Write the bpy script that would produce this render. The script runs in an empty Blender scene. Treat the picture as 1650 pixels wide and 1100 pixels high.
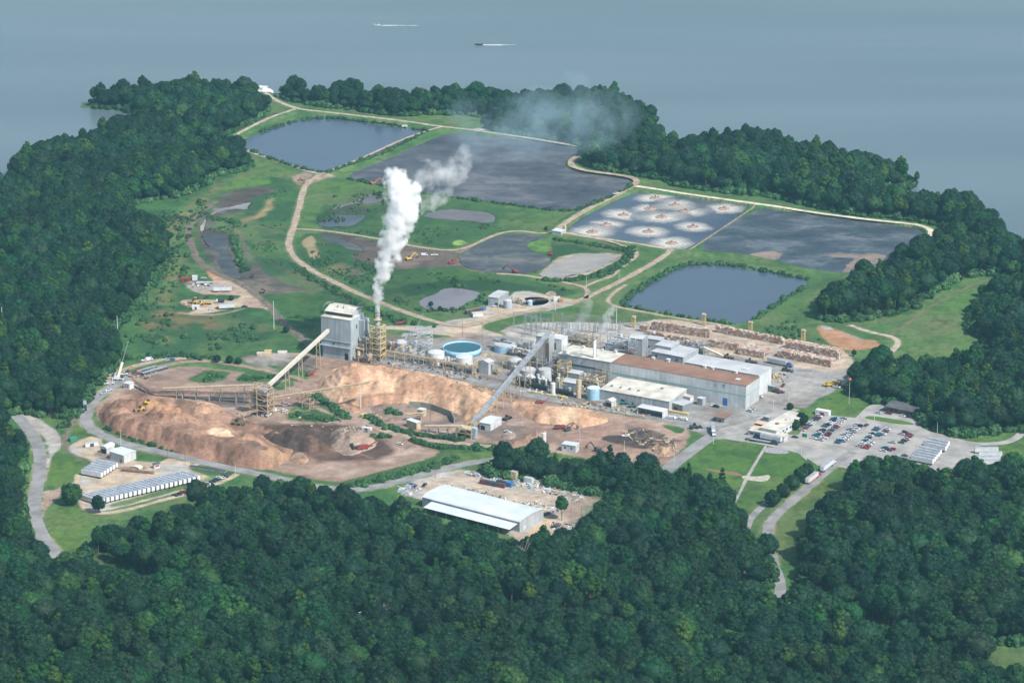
import bpy, bmesh, math, random
import numpy as np
from mathutils import Vector, Matrix
R_ = math.radians
random.seed(7)
NP = np.random.RandomState(11)
sc = bpy.context.scene
COL = sc.collection
# ---------------------------------------------------------------- camera
CAM_H, PITCH, FPX, W0, H0 = 706.0, R_(18.0), 5000.0, 1650.0, 1100.0
cd = bpy.data.cameras.new('camera'); cam = bpy.data.objects.new('camera', cd); COL.objects.link(cam)
cam.location = (0, 0, CAM_H); cam.rotation_euler = (math.pi/2 - PITCH, 0, 0)
cd.sensor_width = 36.0; cd.lens = FPX/W0*36.0; cd.clip_start = 5; cd.clip_end = 60000
sc.camera = cam
# ---------------------------------------------------------------- sky, sun, exposure
SUN_EL, SUN_AZ = R_(48), R_(-43)          # azimuth of the sun from +X
w = bpy.data.worlds.new('World'); sc.world = w; w.use_nodes = True
nt = w.node_tree; bg = nt.nodes['Background']
sky = nt.nodes.new('ShaderNodeTexSky'); sky.sky_type = 'NISHITA'; sky.sun_disc = False
sky.sun_elevation = SUN_EL; sky.sun_rotation = math.pi/2 - SUN_AZ
sky.dust_density = 2.0; sky.air_density = 1.2
nt.links.new(sky.outputs[0], bg.inputs[0]); bg.inputs[1].default_value = 0.12
ld = bpy.data.lights.new('sun', 'SUN'); ld.energy = 4.6; ld.angle = R_(0.6); ld.color = (1.0, .97, .925)
sun = bpy.data.objects.new('sun', ld); COL.objects.link(sun)
sd = Vector((math.cos(SUN_EL)*math.cos(SUN_AZ), math.cos(SUN_EL)*math.sin(SUN_AZ), math.sin(SUN_EL)))
sun.rotation_euler = sd.to_track_quat('Z', 'Y').to_euler(); sun.location = (300, 1800, 900)
sc.view_settings.view_transform = 'Standard'; sc.view_settings.look = 'None'
sc.view_settings.exposure = 0.40; sc.view_settings.gamma = 1
sc.render.engine = 'CYCLES'
cy = sc.cycles
cy.max_bounces = 20; cy.diffuse_bounces = 2; cy.glossy_bounces = 2; cy.transmission_bounces = 2
cy.transparent_max_bounces = 8; cy.volume_bounces = 20
cy.volume_step_rate = 1.5; cy.volume_max_steps = 256
cy.caustics_reflective = False; cy.caustics_refractive = False
cy.use_denoising = True; cy.use_adaptive_sampling = True; cy.adaptive_threshold = 0.02
try: cy.denoiser = 'OPENIMAGEDENOISE'
except Exception: pass
sc.render.use_motion_blur = False
# ---------------------------------------------------------------- pixel of the 1650x1100 survey photo -> point on the ground
cF = Vector((0, math.cos(PITCH), -math.sin(PITCH))); cU = Vector((0, math.sin(PITCH), math.cos(PITCH)))
def P(px, py, z=0.0):
    d = Vector(((px-825.0), 0, 0)) + cU*(550.0-py) + cF*FPX
    t = (z-CAM_H)/d.z
    return Vector((d.x*t, d.y*t, z))
def PP(pts, z=0.0): return np.array([P(a, b, z)[:2] for a, b in pts])
def S(py):                                   # pixels per metre at that row
    p = P(825, py); return FPX/(p.y*cF.y + (0-CAM_H)*cF.z)
def proj(x, y, z):
    d = Vector((x, y, z-CAM_H)); dep = d.dot(cF)
    return 825+FPX*x/dep, 550-FPX*d.dot(cU)/dep
# ---------------------------------------------------------------- noise in numpy
def _h(i, j, s):
    n = (i.astype(np.int64)*374761393 + j.astype(np.int64)*668265263 + s*1442695041) & 0x7fffffff
    n = (n ^ (n >> 13))*1274126177 & 0x7fffffff
    return ((n ^ (n >> 16)) & 0xffff)/65535.0
def vnoise(x, y, s=0):
    xi, yi = np.floor(x), np.floor(y); fx, fy = x-xi, y-yi
    fx = fx*fx*(3-2*fx); fy = fy*fy*(3-2*fy)
    a, b, c, d = _h(xi, yi, s), _h(xi+1, yi, s), _h(xi, yi+1, s), _h(xi+1, yi+1, s)
    return (a*(1-fx)+b*fx)*(1-fy)+(c*(1-fx)+d*fx)*fy
def fbm(x, y, sc_=10., o=4, s=0):
    x = np.asarray(x, float)/sc_; y = np.asarray(y, float)/sc_; v = 0; a = .5; t = 0
    for k in range(o):
        v = v+a*vnoise(x, y, s+k*17); t += a; a *= .5; x = x*2.03+3.1; y = y*2.03+1.7
    return v/t
def sst(a, b, v): t = np.clip((v-a)/(b-a), 0, 1); return t*t*(3-2*t)
# ---------------------------------------------------------------- 2-D geometry
def smooth(poly, n=2, closed=True):
    p = np.asarray(poly, float)
    for _ in range(n):
        q = np.roll(p, -1, 0) if closed else p[1:]
        a = p if closed else p[:-1]
        r = np.empty((len(a)*2, 2)); r[0::2] = a*.75+q*.25; r[1::2] = a*.25+q*.75
        if not closed: r = np.vstack([p[:1], r, p[-1:]])
        p = r
    return p
def inside(px, py, poly):
    c = np.zeros(px.shape, bool); n = len(poly)
    for i in range(n):
        x0, y0 = poly[i]; x1, y1 = poly[(i+1) % n]
        if y0 == y1: continue
        m = ((y0 > py) != (y1 > py)) & (px < (x1-x0)*(py-y0)/(y1-y0)+x0)
        c ^= m
    return c
def dline(px, py, pts, closed=False):
    d = np.full(px.shape, 1e18); n = len(pts)
    for i in range(n if closed else n-1):
        x0, y0 = pts[i]; x1, y1 = pts[(i+1) % n]; ex, ey = x1-x0, y1-y0
        L = ex*ex+ey*ey+1e-9
        t = np.clip(((px-x0)*ex+(py-y0)*ey)/L, 0, 1)
        d = np.minimum(d, (px-x0-t*ex)**2+(py-y0-t*ey)**2)
    return np.sqrt(d)
def sdist(px, py, poly):                      # positive inside
    d = dline(px, py, poly, True); return np.where(inside(px, py, poly), d, -d)
# ---------------------------------------------------------------- terrain height
HA, HB = P(-60, 915), P(640, 1075)
_hd = np.array([HB.x-HA.x, HB.y-HA.y]); _hd /= np.linalg.norm(_hd); _hn = np.array([_hd[1], -_hd[0]])
BERM = []                                     # filled below: (polyline, top half width, height)
def ht(x, y):
    x = np.asarray(x, float); y = np.asarray(y, float)
    s = (x-HA.x)*_hn[0]+(y-HA.y)*_hn[1]
    near = sst(1905, 1760, y)
    z = 24*sst(-10, 55, s+12*(fbm(x, y, 90, 2, 5)-.5))*sst(120, -80, x)
    z = z+near*10*(fbm(x, y, 150, 3, 9)-.35)
    far = sst(2560, 2700, y)*0
    for pl, hw, h in BERM:
        x0, x1, y0, y1 = pl[:, 0].min()-20, pl[:, 0].max()+20, pl[:, 1].min()-20, pl[:, 1].max()+20
        m = (x > x0) & (x < x1) & (y > y0) & (y < y1)
        if m.any():
            d = dline(x[m], y[m], pl); zz = np.zeros(x.shape); zz[m] = h*sst(hw+6.0, hw, d)
            z = np.maximum(z, zz)
    return z
def ht1(x, y): return float(ht(np.array([x]), np.array([y]))[0])
# ---------------------------------------------------------------- materials
MAT = {}
def _pr(m): return m.node_tree.nodes['Principled BSDF']
def mat(name, col, rough=.7, metal=0.0, col2=None, scale=.3, bump=0.0, detail=4, spec=.3, fac=(.35, .65), bscale=None):
    if name in MAT: return MAT[name]
    m = bpy.data.materials.new(name); m.use_nodes = True; MAT[name] = m
    b = _pr(m); t = m.node_tree; N, L = t.nodes, t.links
    b.inputs['Roughness'].default_value = rough; b.inputs['Metallic'].default_value = metal
    b.inputs['Specular IOR Level'].default_value = spec
    if col2 is None: col2 = tuple(c*.82 for c in col)
    g = N.new('ShaderNodeNewGeometry')
    n = N.new('ShaderNodeTexNoise'); n.inputs['Scale'].default_value = scale; n.inputs['Detail'].default_value = detail
    L.new(g.outputs['Position'], n.inputs['Vector'])
    r = N.new('ShaderNodeValToRGB'); r.color_ramp.elements[0].position = fac[0]; r.color_ramp.elements[1].position = fac[1]
    r.color_ramp.elements[0].color = (*col2, 1); r.color_ramp.elements[1].color = (*col, 1)
    L.new(n.outputs['Fac'], r.inputs['Fac']); L.new(r.outputs['Color'], b.inputs['Base Color'])
    if bump:
        n2 = N.new('ShaderNodeTexNoise'); n2.inputs['Scale'].default_value = bscale or scale*4; n2.inputs['Detail'].default_value = 5
        L.new(g.outputs['Position'], n2.inputs['Vector'])
        bp = N.new('ShaderNodeBump'); bp.inputs['Strength'].default_value = 1; bp.inputs['Distance'].default_value = bump
        L.new(n2.outputs['Fac'], bp.inputs['Height']); L.new(bp.outputs['Normal'], b.inputs['Normal'])
    return m
def siding(name, col, pitch=1.6, dirt=.75, axis='Z', rough=.55, streak=(.5, .5, .05), depth=.04):
    """sheet metal: seams across, vertical weather streaks"""
    if name in MAT: return MAT[name]
    m = mat(name, col, rough, col2=tuple(c*dirt for c in col), scale=.09, detail=6)
    t = m.node_tree; N, L = t.nodes, t.links; b = _pr(m)
    tc = N.new('ShaderNodeTexCoord'); mp = N.new('ShaderNodeMapping'); mp.inputs['Scale'].default_value = streak
    L.new(tc.outputs['Object'], mp.inputs['Vector'])
    ns = N.new('ShaderNodeTexNoise'); ns.inputs['Scale'].default_value = 1.; ns.inputs['Detail'].default_value = 6
    L.new(mp.outputs[0], ns.inputs['Vector'])
    mr = N.new('ShaderNodeMapRange'); mr.inputs['From Min'].default_value = .35; mr.inputs['From Max'].default_value = .65
    mr.inputs['To Min'].default_value = .84; mr.inputs['To Max'].default_value = 1.05
    L.new(ns.outputs['Fac'], mr.inputs['Value'])
    wv = N.new('ShaderNodeTexWave'); wv.wave_type = 'BANDS'; wv.bands_direction = 'X'; wv.inputs['Scale'].default_value = .314/pitch
    wv.inputs['Distortion'].default_value = 0
    L.new(tc.outputs['Object'], wv.inputs['Vector'])
    pw = N.new('ShaderNodeMath'); pw.operation = 'POWER'; pw.inputs[1].default_value = 8; L.new(wv.outputs['Fac'], pw.inputs[0])
    m3 = N.new('ShaderNodeMath'); m3.operation = 'MULTIPLY_ADD'; m3.inputs[1].default_value = -.14; m3.inputs[2].default_value = 1
    L.new(pw.outputs[0], m3.inputs[0])
    mm = N.new('ShaderNodeMath'); mm.operation = 'MULTIPLY'; L.new(mr.outputs[0], mm.inputs[0]); L.new(m3.outputs[0], mm.inputs[1])
    mx = N.new('ShaderNodeMix'); mx.data_type = 'RGBA'; mx.blend_type = 'MULTIPLY'; mx.inputs['Factor'].default_value = 1
    src = b.inputs['Base Color'].links[0].from_socket
    L.new(src, mx.inputs[6]); L.new(mm.outputs[0], mx.inputs[7]); L.new(mx.outputs[2], b.inputs['Base Color'])
    return m
# ---------------------------------------------------------------- objects
def tag(o, label=None, cat=None, group=None, kind=None):
    if label: o['label'] = label
    if cat: o['category'] = cat
    if group: o['group'] = group
    if kind: o['kind'] = kind
    return o
def empty(name, loc, rz=0.0):
    o = bpy.data.objects.new(name, None); COL.objects.link(o); o.location = loc; o.rotation_euler = (0, 0, rz); o.empty_display_size = 1
    return o
def copy_tree(o, parent=None):
    c = o.copy(); COL.objects.link(c); c.parent = parent
    for ch in o.children: copy_tree(ch, c)
    return c
def mesh_obj(name, V, F, m, parent=None, smooth_=False, attr=None):
    me = bpy.data.meshes.new(name)
    V = np.asarray(V, np.float32)
    if isinstance(F, np.ndarray):
        me.vertices.add(len(V)); me.vertices.foreach_set('co', V.ravel())
        k = F.shape[1]
        me.loops.add(F.size); me.loops.foreach_set('vertex_index', F.astype(np.int32).ravel())
        me.polygons.add(len(F)); me.polygons.foreach_set('loop_start', np.arange(0, F.size, k, dtype=np.int32))
        try: me.polygons.foreach_set('loop_total', np.full(len(F), k, np.int32))
        except Exception: pass
        me.update(calc_edges=True)
    else:
        me.from_pydata([tuple(v) for v in V.tolist()], [], F)
    if smooth_: me.polygons.foreach_set('use_smooth', np.ones(len(me.polygons), bool))
    if attr is not None:
        a = me.color_attributes.new('col', 'FLOAT_COLOR', 'POINT')
        c = np.ones((len(V), 4), np.float32); c[:, :3] = attr; a.data.foreach_set('color', c.ravel())
    if m is not None: me.materials.append(m)
    me.validate()
    o = bpy.data.objects.new(name, me); COL.objects.link(o); o.parent = parent
    return o
class MB:
    def __init__(s): s.v = []; s.f = []
    def add(s, V, F):
        n = len(s.v); s.v += [tuple(a) for a in V]; s.f += [tuple(i+n for i in f) for f in F]; return s
    def box(s, x0, x1, y0, y1, z0, z1):
        if x0 > x1: x0, x1 = x1, x0
        if y0 > y1: y0, y1 = y1, y0
        return s.add([(x0, y0, z0), (x1, y0, z0), (x1, y1, z0), (x0, y1, z0), (x0, y0, z1), (x1, y0, z1), (x1, y1, z1), (x0, y1, z1)],
                     [(0, 3, 2, 1), (4, 5, 6, 7), (0, 1, 5, 4), (1, 2, 6, 5), (2, 3, 7, 6), (3, 0, 4, 7)])
    def beam(s, a, b, w=.3, h=None):
        a, b = Vector(a), Vector(b); h = h or w; d = (b-a); L = d.length
        if L < 1e-6: return s
        q = d.to_track_quat('X', 'Z').to_matrix()
        V = [a+q@Vector((x*L, y*w/2, z*h/2)) for x in (0, 1) for y, z in ((-1, -1), (1, -1), (1, 1), (-1, 1))]
        return s.add(V, [(0, 1, 2, 3), (7, 6, 5, 4), (0, 4, 5, 1), (1, 5, 6, 2), (2, 6, 7, 3), (3, 7, 4, 0)])
    def tube(s, a, b, r0, r1=None, n=10, cap=True):
        a, b = Vector(a), Vector(b); r1 = r0 if r1 is None else r1
        q = (b-a).to_track_quat('Z', 'Y').to_matrix(); V = []
        for c, r in ((a, r0), (b, r1)):
            for i in range(n):
                t = 2*math.pi*i/n; V.append(c+q@Vector((r*math.cos(t), r*math.sin(t), 0)))
        F = [(i, (i+1) % n, n+(i+1) % n, n+i) for i in range(n)]
        if cap: F += [tuple(range(n-1, -1, -1)), tuple(range(n, 2*n))]
        return s.add(V, F)
    def lathe(s, c, prof, n=24):
        V = []; F = []
        for r, z in prof:
            for i in range(n):
                t = 2*math.pi*i/n; V.append((c[0]+r*math.cos(t), c[1]+r*math.sin(t), c[2]+z))
        for k in range(len(prof)-1):
            for i in range(n):
                F.append((k*n+i, k*n+(i+1) % n, (k+1)*n+(i+1) % n, (k+1)*n+i))
        F.append(tuple(range(n-1, -1, -1))); k = (len(prof)-1)*n; F.append(tuple(range(k, k+n)))
        return s.add(V, F)
    def prism(s, pts, y0, y1, axis='Y'):      # profile in (x,z) pushed along y
        n = len(pts)
        if axis == 'Y': V = [(x, y0, z) for x, z in pts]+[(x, y1, z) for x, z in pts]
        else: V = [(y0, x, z) for x, z in pts]+[(y1, x, z) for x, z in pts]
        F = [(i, (i+1) % n, n+(i+1) % n, n+i) for i in range(n)]+[tuple(range(n-1, -1, -1)), tuple(range(n, 2*n))]
        return s.add(V, F)
    def poly(s, pts): return s.add(pts, [tuple(range(len(pts)))])
    def build(s, name, m, parent=None, sm=False):
        if not s.v: return None
        me = bpy.data.meshes.new(name); me.from_pydata([tuple(v) for v in s.v], [], s.f)
        bm = bmesh.new(); bm.from_mesh(me); bmesh.ops.recalc_face_normals(bm, faces=bm.faces); bm.to_mesh(me); bm.free()
        if m: me.materials.append(m)
        if sm: me.polygons.foreach_set('use_smooth', np.ones(len(me.polygons), bool))
        o = bpy.data.objects.new(name, me); COL.objects.link(o); o.parent = parent
        return o
def mb(): return MB()
ORD = ['first', 'second', 'third', 'fourth', 'fifth', 'sixth', 'seventh', 'eighth', 'ninth', 'tenth', 'eleventh', 'twelfth', 'thirteenth',
       'fourteenth', 'fifteenth', 'sixteenth', 'seventeenth', 'eighteenth', 'nineteenth', 'twentieth', 'twenty-first', 'twenty-second',
       'twenty-third', 'twenty-fourth', 'twenty-fifth', 'twenty-sixth', 'twenty-seventh', 'twenty-eighth']
# ================================================================ the land: one sheet, its real colours painted per vertex
COAST = [(-400, 470), (-120, 360), (-20, 312), (5, 298), (30, 264), (70, 245), (130, 230), (190, 210), (222, 190), (200, 178), (150, 174), (122, 171), (142, 164),
 (190, 158), (240, 153), (300, 147), (370, 146), (415, 146), (442, 150), (480, 150), (560, 152), (600, 162), (640, 160), (700, 155), (780, 153), (830, 163), (900, 158),
 (980, 160), (1010, 170), (1050, 192), (1066, 215), (1068, 232), (1100, 236), (1160, 224), (1220, 225), (1300, 250), (1380, 268), (1450, 285), (1487, 299), (1450, 301),
 (1425, 305), (1417, 313), (1440, 322), (1500, 332), (1560, 342), (1600, 362), (1622, 392), (1645, 405), (1750, 405), (2100, 440)]
coast = np.vstack([smooth(PP(COAST), 1, False), [[2500, 2300], [3500, -1500], [-3500, -1500], [-3000, 2000]]])
POND_A = [(375, 232), (400, 221), (426, 212), (477, 193), (503, 188), (553, 191), (617, 202), (681, 209), (688, 214), (650, 232), (604, 253), (565, 268), (528, 279), (492, 275), (452, 263), (401, 243)]
POND_B = [(553, 286), (579, 273), (630, 253), (681, 230), (714, 216), (732, 214), (770, 217), (853, 226), (924, 238), (938, 243), (934, 250), (916, 257), (910, 266), (918, 273), (954, 279), (1005, 286), (1021, 291),
 (1018, 299), (980, 321), (942, 339), (921, 342), (827, 329), (751, 319), (668, 309), (604, 297)]
POND_C = [(1023, 309), (1080, 314), (1182, 328), (1215, 333), (1105, 405), (1080, 403), (1050, 396), (1000, 389), (940, 380), (909, 373), (925, 358), (960, 338), (995, 321)]
POND_D = [(1217.5, 334), (1260, 339), (1350, 351), (1440, 362), (1478, 367), (1492, 376), (1486, 385), (1460, 402), (1430, 420), (1405, 438), (1385, 442), (1340, 438), (1290, 430), (1240, 420), (1190, 409), (1107, 406)]
POND_E = [(1000, 490), (1010, 479), (1040, 459), (1070, 440), (1098, 427), (1120, 422), (1160, 426), (1220, 435), (1290, 445), (1304, 452), (1298, 461), (1270, 480), (1240, 497), (1210, 516), (1190, 522), (1150, 518), (1100, 509), (1050, 499)]
POND_F = [(744, 406), (756, 400), (780, 388), (810, 377), (850, 376), (888, 382), (876, 384), (846, 392), (858, 406), (880, 410), (890, 420), (880, 432), (850, 441), (826, 442), (800, 440), (746, 432), (736, 417)]
POND_G = [(916, 414), (930, 408), (980, 408), (1002, 412), (990, 419), (950, 438), (900, 448), (876, 446), (864, 442), (900, 421)]
POND_H = [(672, 488), (682, 479), (703, 473), (711, 465), (730, 463), (755, 466), (778, 472), (770, 480), (748, 489), (735, 501), (718, 503), (689, 499)]
POND_I = [(509, 362), (515, 353), (533, 345), (569, 347), (591, 345), (587, 353), (569, 364), (542, 366), (515, 365)]
POND_I2 = [(531, 338), (542, 331), (569, 325), (587, 315), (605, 311), (620, 318), (618, 324), (596, 328), (565, 329), (547, 336)]
POND_J = [(678, 346), (715, 336), (760, 338), (796, 344), (801, 358), (780, 359), (740, 355), (690, 351)]
POND_K = [(516, 378), (542, 382), (576, 394), (590, 404), (560, 402), (548, 393), (524, 388)]
STREAM = [(327, 376), (349, 376), (371, 382), (367, 402), (376, 427), (391, 444), (385, 450), (358, 441), (353, 427), (346, 418), (358, 409), (331, 398), (324, 382)]
STREAM2 = [(342, 342), (352, 336), (371, 333), (390, 328), (409, 325), (402, 331), (400, 338), (380, 336), (352, 340), (340, 349), (330, 358), (329, 374), (322, 372), (322, 360)]
ROADS = {  # name: (pixel path, width m, closed)
 'perimeter': ([(428, 152), (437, 160), (452, 168), (478, 178), (500, 181), (540, 185), (600, 192), (660, 199), (710, 207), (760, 212), (850, 225), (910, 235), (942, 240)], 4.6),
 'perimeter_b': ([(942, 250), (925, 257), (918, 266), (926, 273), (950, 279), (990, 284), (1015, 288), (1027, 293), (1023, 301), (990, 319), (960, 333), (930, 350), (905, 366), (896, 374)], 5.6),
 'perimeter_c': ([(1025, 303), (1060, 308), (1110, 316), (1180, 326), (1217, 331), (1260, 337), (1300, 344), (1400, 357), (1460, 363), (1484, 366), (1499, 372), (1500, 379), (1488, 391), (1460, 408), (1440, 421), (1415, 440)], 4.8),
 'west_dike': ([(478, 178), (440, 190), (400, 209), (368, 228), (385, 241), (430, 257), (480, 273), (515, 284)], 4.0),
 'mid_dike': ([(515, 284), (550, 272), (600, 250), (650, 227), (690, 213), (712, 207)], 3.6),
 'dirt_main': ([(515, 284), (500, 290), (490, 302), (485, 322), (475, 360), (466, 385), (465, 400), (475, 416), (490, 428), (520, 446), (560, 465), (600, 483), (650, 502), (700, 519), (740, 526), (760, 524), (800, 511), (860, 501), (920, 488), (944, 481), (970, 468), (996, 455), (1020, 442), (1050, 426), (1082, 405)], 5.2),
 'loop': ([(944, 481), (948, 470), (942, 462), (920, 457), (880, 450), (844, 443), (800, 441)], 3.6),
 'loop_b': ([(942, 462), (970, 450), (986, 446), (1002, 430), (1024, 415), (1027, 407), (1016, 400), (970, 389), (930, 382), (896, 377), (870, 376), (840, 372), (810, 374), (780, 386), (754, 399), (724, 405), (655, 395), (614, 385), (520, 371), (478, 369)], 3.2),
 'aerator_road': ([(896, 376), (920, 379), (960, 386), (1010, 393), (1050, 400), (1082, 405)], 4.0),
 'pond_track': ([(1008, 459), (990, 470), (978, 484), (984, 491), (1010, 498), (1050, 505), (1100, 514), (1136, 519), (1180, 526), (1196, 538)], 3.2),
 'meadow_track': ([(1370, 524), (1400, 535), (1440, 543), (1450, 553), (1432, 570), (1405, 585), (1380, 602), (1350, 622)], 4.5),
 'yard_track': ([(585, 676), (601, 686), (625, 696), (662, 705), (705, 711), (749, 715), (800, 720), (850, 727)], 5.5),
 'mud_track': ([(345, 325), (322, 344), (304, 362), (302, 380), (311, 402), (316, 416), (331, 431), (356, 445), (389, 456), (413, 475), (436, 496), (458, 523), (473, 534), (490, 548), (503, 556)], 4.5)}
for k in ('perimeter', 'perimeter_c', 'west_dike', 'mid_dike', 'aerator_road'):
    BERM.append((smooth(PP(ROADS[k][0]), 1, False), ROADS[k][1]/2+1.2, 1.6))
BERM.append((smooth(PP(ROADS['perimeter_b'][0]), 1, False), 4.0, 1.6))
BERM.append((smooth(PP([(1082, 405), (1110, 408), (1190, 412), (1290, 434), (1312, 445)]), 1, False), 2.5, 1.8))
# ---- woods: polygons of where the trunks stand (pixels)
WOODS = {
 'west': [(-180, 410), (-60, 345), (8, 300), (32, 266), (72, 247), (132, 232), (190, 212), (226, 192), (232, 184), (200, 176), (136, 171), (192, 161), (240, 155), (300, 150), (370, 149), (410, 152), (424, 168), (432, 181), (395, 204), (352, 222),
   (372, 242), (403, 262), (400, 272), (382, 277), (341, 284), (323, 305), (280, 317), (219, 328), (205, 338), (212, 362), (242, 378), (265, 402), (268, 422), (250, 442), (232, 470), (214, 498), (190, 520), (175, 540), (150, 548), (0, 552), (-180, 560)],
 'southwest': [(-120, 566), (0, 560), (110, 556), (175, 560), (190, 572), (185, 590), (163, 608), (140, 635), (124, 664), (100, 676), (60, 668), (20, 664), (-60, 700), (-120, 720)],
 'west_low': [(-160, 690), (0, 680), (18, 706), (36, 730), (36, 760), (34, 800), (32, 835), (42, 880), (68, 925), (82, 950), (80, 960), (-160, 960)],
 'near': [(-160, 950), (92, 955), (114, 945), (124, 920), (134, 900), (160, 886), (210, 876), (270, 860), (320, 828), (372, 808), (420, 800), (470, 806), (520, 822), (600, 834), (650, 842), (680, 848), (720, 862), (780, 878), (830, 894), (880, 890), (930, 868), (960, 848),
   (985, 835), (992, 806), (960, 796), (905, 786), (860, 775), (800, 768), (778, 762), (800, 750), (880, 752), (900, 758), (960, 762), (1040, 772), (1062, 782), (1100, 778), (1130, 790), (1172, 806), (1188, 842), (1198, 868), (1220, 896), (1240, 924), (1246, 948), (1222, 958), (1180, 950), (1190, 985), (1262, 992), (1296, 985), (1300, 940), (1294, 905), (1306, 872), (1326, 848), (1352, 822),
   (1370, 784), (1392, 772), (1430, 776), (1490, 782), (1545, 782), (1585, 772), (1640, 770), (1800, 780), (1820, 1040), (1640, 1036), (1575, 1036), (1560, 1052), (1600, 1105), (1660, 1140), (1820, 1150), (1950, 1330), (-300, 1330)],
 'north': [(446, 156), (480, 156), (560, 158), (600, 165), (640, 163), (700, 159), (780, 157), (830, 166), (900, 162), (980, 165), (1008, 174), (1048, 196), (1062, 217), (1066, 236), (1100, 240), (1160, 228), (1220, 229), (1300, 254), (1380, 272), (1448, 289),
   (1480, 300), (1450, 303), (1424, 306), (1414, 313), (1438, 325), (1500, 336), (1560, 346), (1598, 365), (1618, 394), (1645, 410), (1760, 412), (1790, 470), (1640, 452), (1580, 440), (1530, 455), (1480, 486), (1448, 506), (1400, 514), (1360, 518), (1320, 516), (1322, 504), (1350, 478),
   (1380, 460), (1410, 448), (1440, 430), (1466, 412), (1490, 402), (1530, 384), (1530, 372), (1500, 358), (1440, 352), (1380, 347), (1330, 338), (1290, 328), (1250, 318), (1200, 312), (1150, 308), (1090, 300), (1075, 290), (1020, 282), (950, 272), (944, 255), (948, 240), (900, 228), (840, 219), (785, 210), (790, 196), (770, 186), (700, 184),
   (640, 188), (590, 180), (520, 172), (460, 162)],
 'east': [(1565, 505), (1610, 478), (1650, 470), (1780, 470), (1800, 700), (1640, 692), (1560, 702), (1530, 700), (1500, 690), (1478, 662), (1430, 648), (1372, 640), (1380, 615), (1400, 612), (1430, 608), (1480, 612), (1520, 600), (1560, 598), (1600, 590), (1600, 560), (1565, 540)],
}
WP = {k: PP(v) for k, v in WOODS.items()}
# ---------------------------------------------------------------- grid
def axis(segs):
    a = []
    for x0, x1, d in segs: a.append(np.arange(x0, x1, d))
    return np.concatenate(a+[[segs[-1][1]]])
gx = axis([(-6500, -1000, 500), (-1000, -480, 12), (-480, -330, 2.2), (-330, 440, 1.05), (440, 560, 2.2), (560, 1000, 12), (1000, 6500, 500)])
gy = axis([(-1600, 1400, 250), (1400, 1720, 6), (1720, 1800, 3), (1800, 2560, 1.7), (2560, 2900, 2.6), (2900, 3100, 5), (3100, 3500, 50)])
X, Y = np.meshgrid(gx, gy); SH = X.shape; x, y = X.ravel(), Y.ravel()
N1 = fbm(x, y, 7, 4, 1); N2 = fbm(x, y, 28, 4, 2); N3 = fbm(x, y, 110, 3, 3); N4 = fbm(x, y, 2.6, 2, 4)
col = np.empty((len(x), 3))
def C(*a): return np.array(a, float)
GRASS = C(.050, .122, .038); GRASS2 = C(.088, .155, .052); SCRUB = C(.032, .084, .034); BROWN = C(.165, .13, .065); FLOOR = C(.035, .045, .022)
DIRT = C(.315, .225, .18); SAND = C(.43, .34, .25); GRAVEL = C(.34, .32, .29); PAVE = C(.27, .265, .255); DARK = C(.085, .07, .062); MUD = C(.17, .125, .105); LAWN = C(.085, .15, .035); RED = C(.36, .19, .11)
f = sst(.35, .65, N2)[:, None]; col[:] = GRASS*f+GRASS2*(1-f)
def blend(m, c, a):
    a = np.clip(a, 0, 1)[:, None]; col[m] = col[m]*(1-a)+c*a
def paint(px, c, feather=1.5, wob=4., a=1., c2=None, world=False, sm=1, mot=None):
    """fill a pixel polygon with a colour, its edge wandering with noise"""
    p = smooth(px if world else PP(px), sm); pad = feather+wob+3
    m = np.where((x > p[:, 0].min()-pad) & (x < p[:, 0].max()+pad) & (y > p[:, 1].min()-pad) & (y < p[:, 1].max()+pad))[0]
    if not len(m): return
    d = sdist(x[m], y[m], p)+wob*2*(N1[m]-.5)+wob*1.3*(N2[m]-.5); al = sst(-feather, feather, d)*a
    cc = np.broadcast_to(c, (len(m), 3))
    if c2 is not None:
        k = sst(.40, .60, (mot if mot is not None else N2)[m])[:, None]; cc = cc*(1-k)+c2*k
    if a < 1: al = al*1.0
    blend(m, cc, al)
def stroke(px, wd, c, feather=1., wob=1., a=1., c2=None, patchy=0):
    p = smooth(PP(px), 2, False); pad = wd+feather+wob+2
    m = np.where((x > p[:, 0].min()-pad) & (x < p[:, 0].max()+pad) & (y > p[:, 1].min()-pad) & (y < p[:, 1].max()+pad))[0]
    if not len(m): return
    d = wd/2-dline(x[m], y[m], p)+wob*2*(N1[m]-.5); al = sst(-feather, feather, d)*a
    if patchy: al = al*sst(.5-patchy*.3, .5+.1, N2[m])
    cc = np.broadcast_to(c, (len(m), 3))
    if c2 is not None: k = sst(.4, .6, N1[m])[:, None]; cc = cc*(1-k)+c2*k
    blend(m, cc, al)
# scrub land inside the plant, west of the brown road
paint([(200, 330), (330, 290), (350, 280), (410, 275), (480, 290), (488, 310), (470, 370), (462, 400), (480, 430), (560, 475), (600, 500), (520, 560), (380, 575), (190, 575), (190, 520), (230, 470), (270, 420), (240, 370)], SCRUB, 4, 6, 1, GRASS)
stroke([(400, 283), (350, 300), (320, 325), (300, 345), (285, 365), (268, 390), (285, 410), (282, 440), (265, 470), (255, 510), (262, 550)], 15, BROWN, 7, 7, .9, GRASS2)
stroke([(300, 345), (262, 372), (243, 383)], 9, BROWN*1.15, 4, 4, .8)
paint([(225, 480), (300, 505), (400, 510), (440, 530), (430, 550), (300, 545), (230, 540)], SCRUB, 5, 7, .9, BROWN*.8)
paint([(300, 560), (420, 548), (470, 542), (478, 556), (400, 568), (320, 576)], C(.07, .125, .045), 4, 3, .9)
paint([(435, 470), (500, 462), (560, 480), (590, 505), (560, 530), (500, 530), (450, 505)], C(.045, .10, .032), 5, 5, .9)
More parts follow.
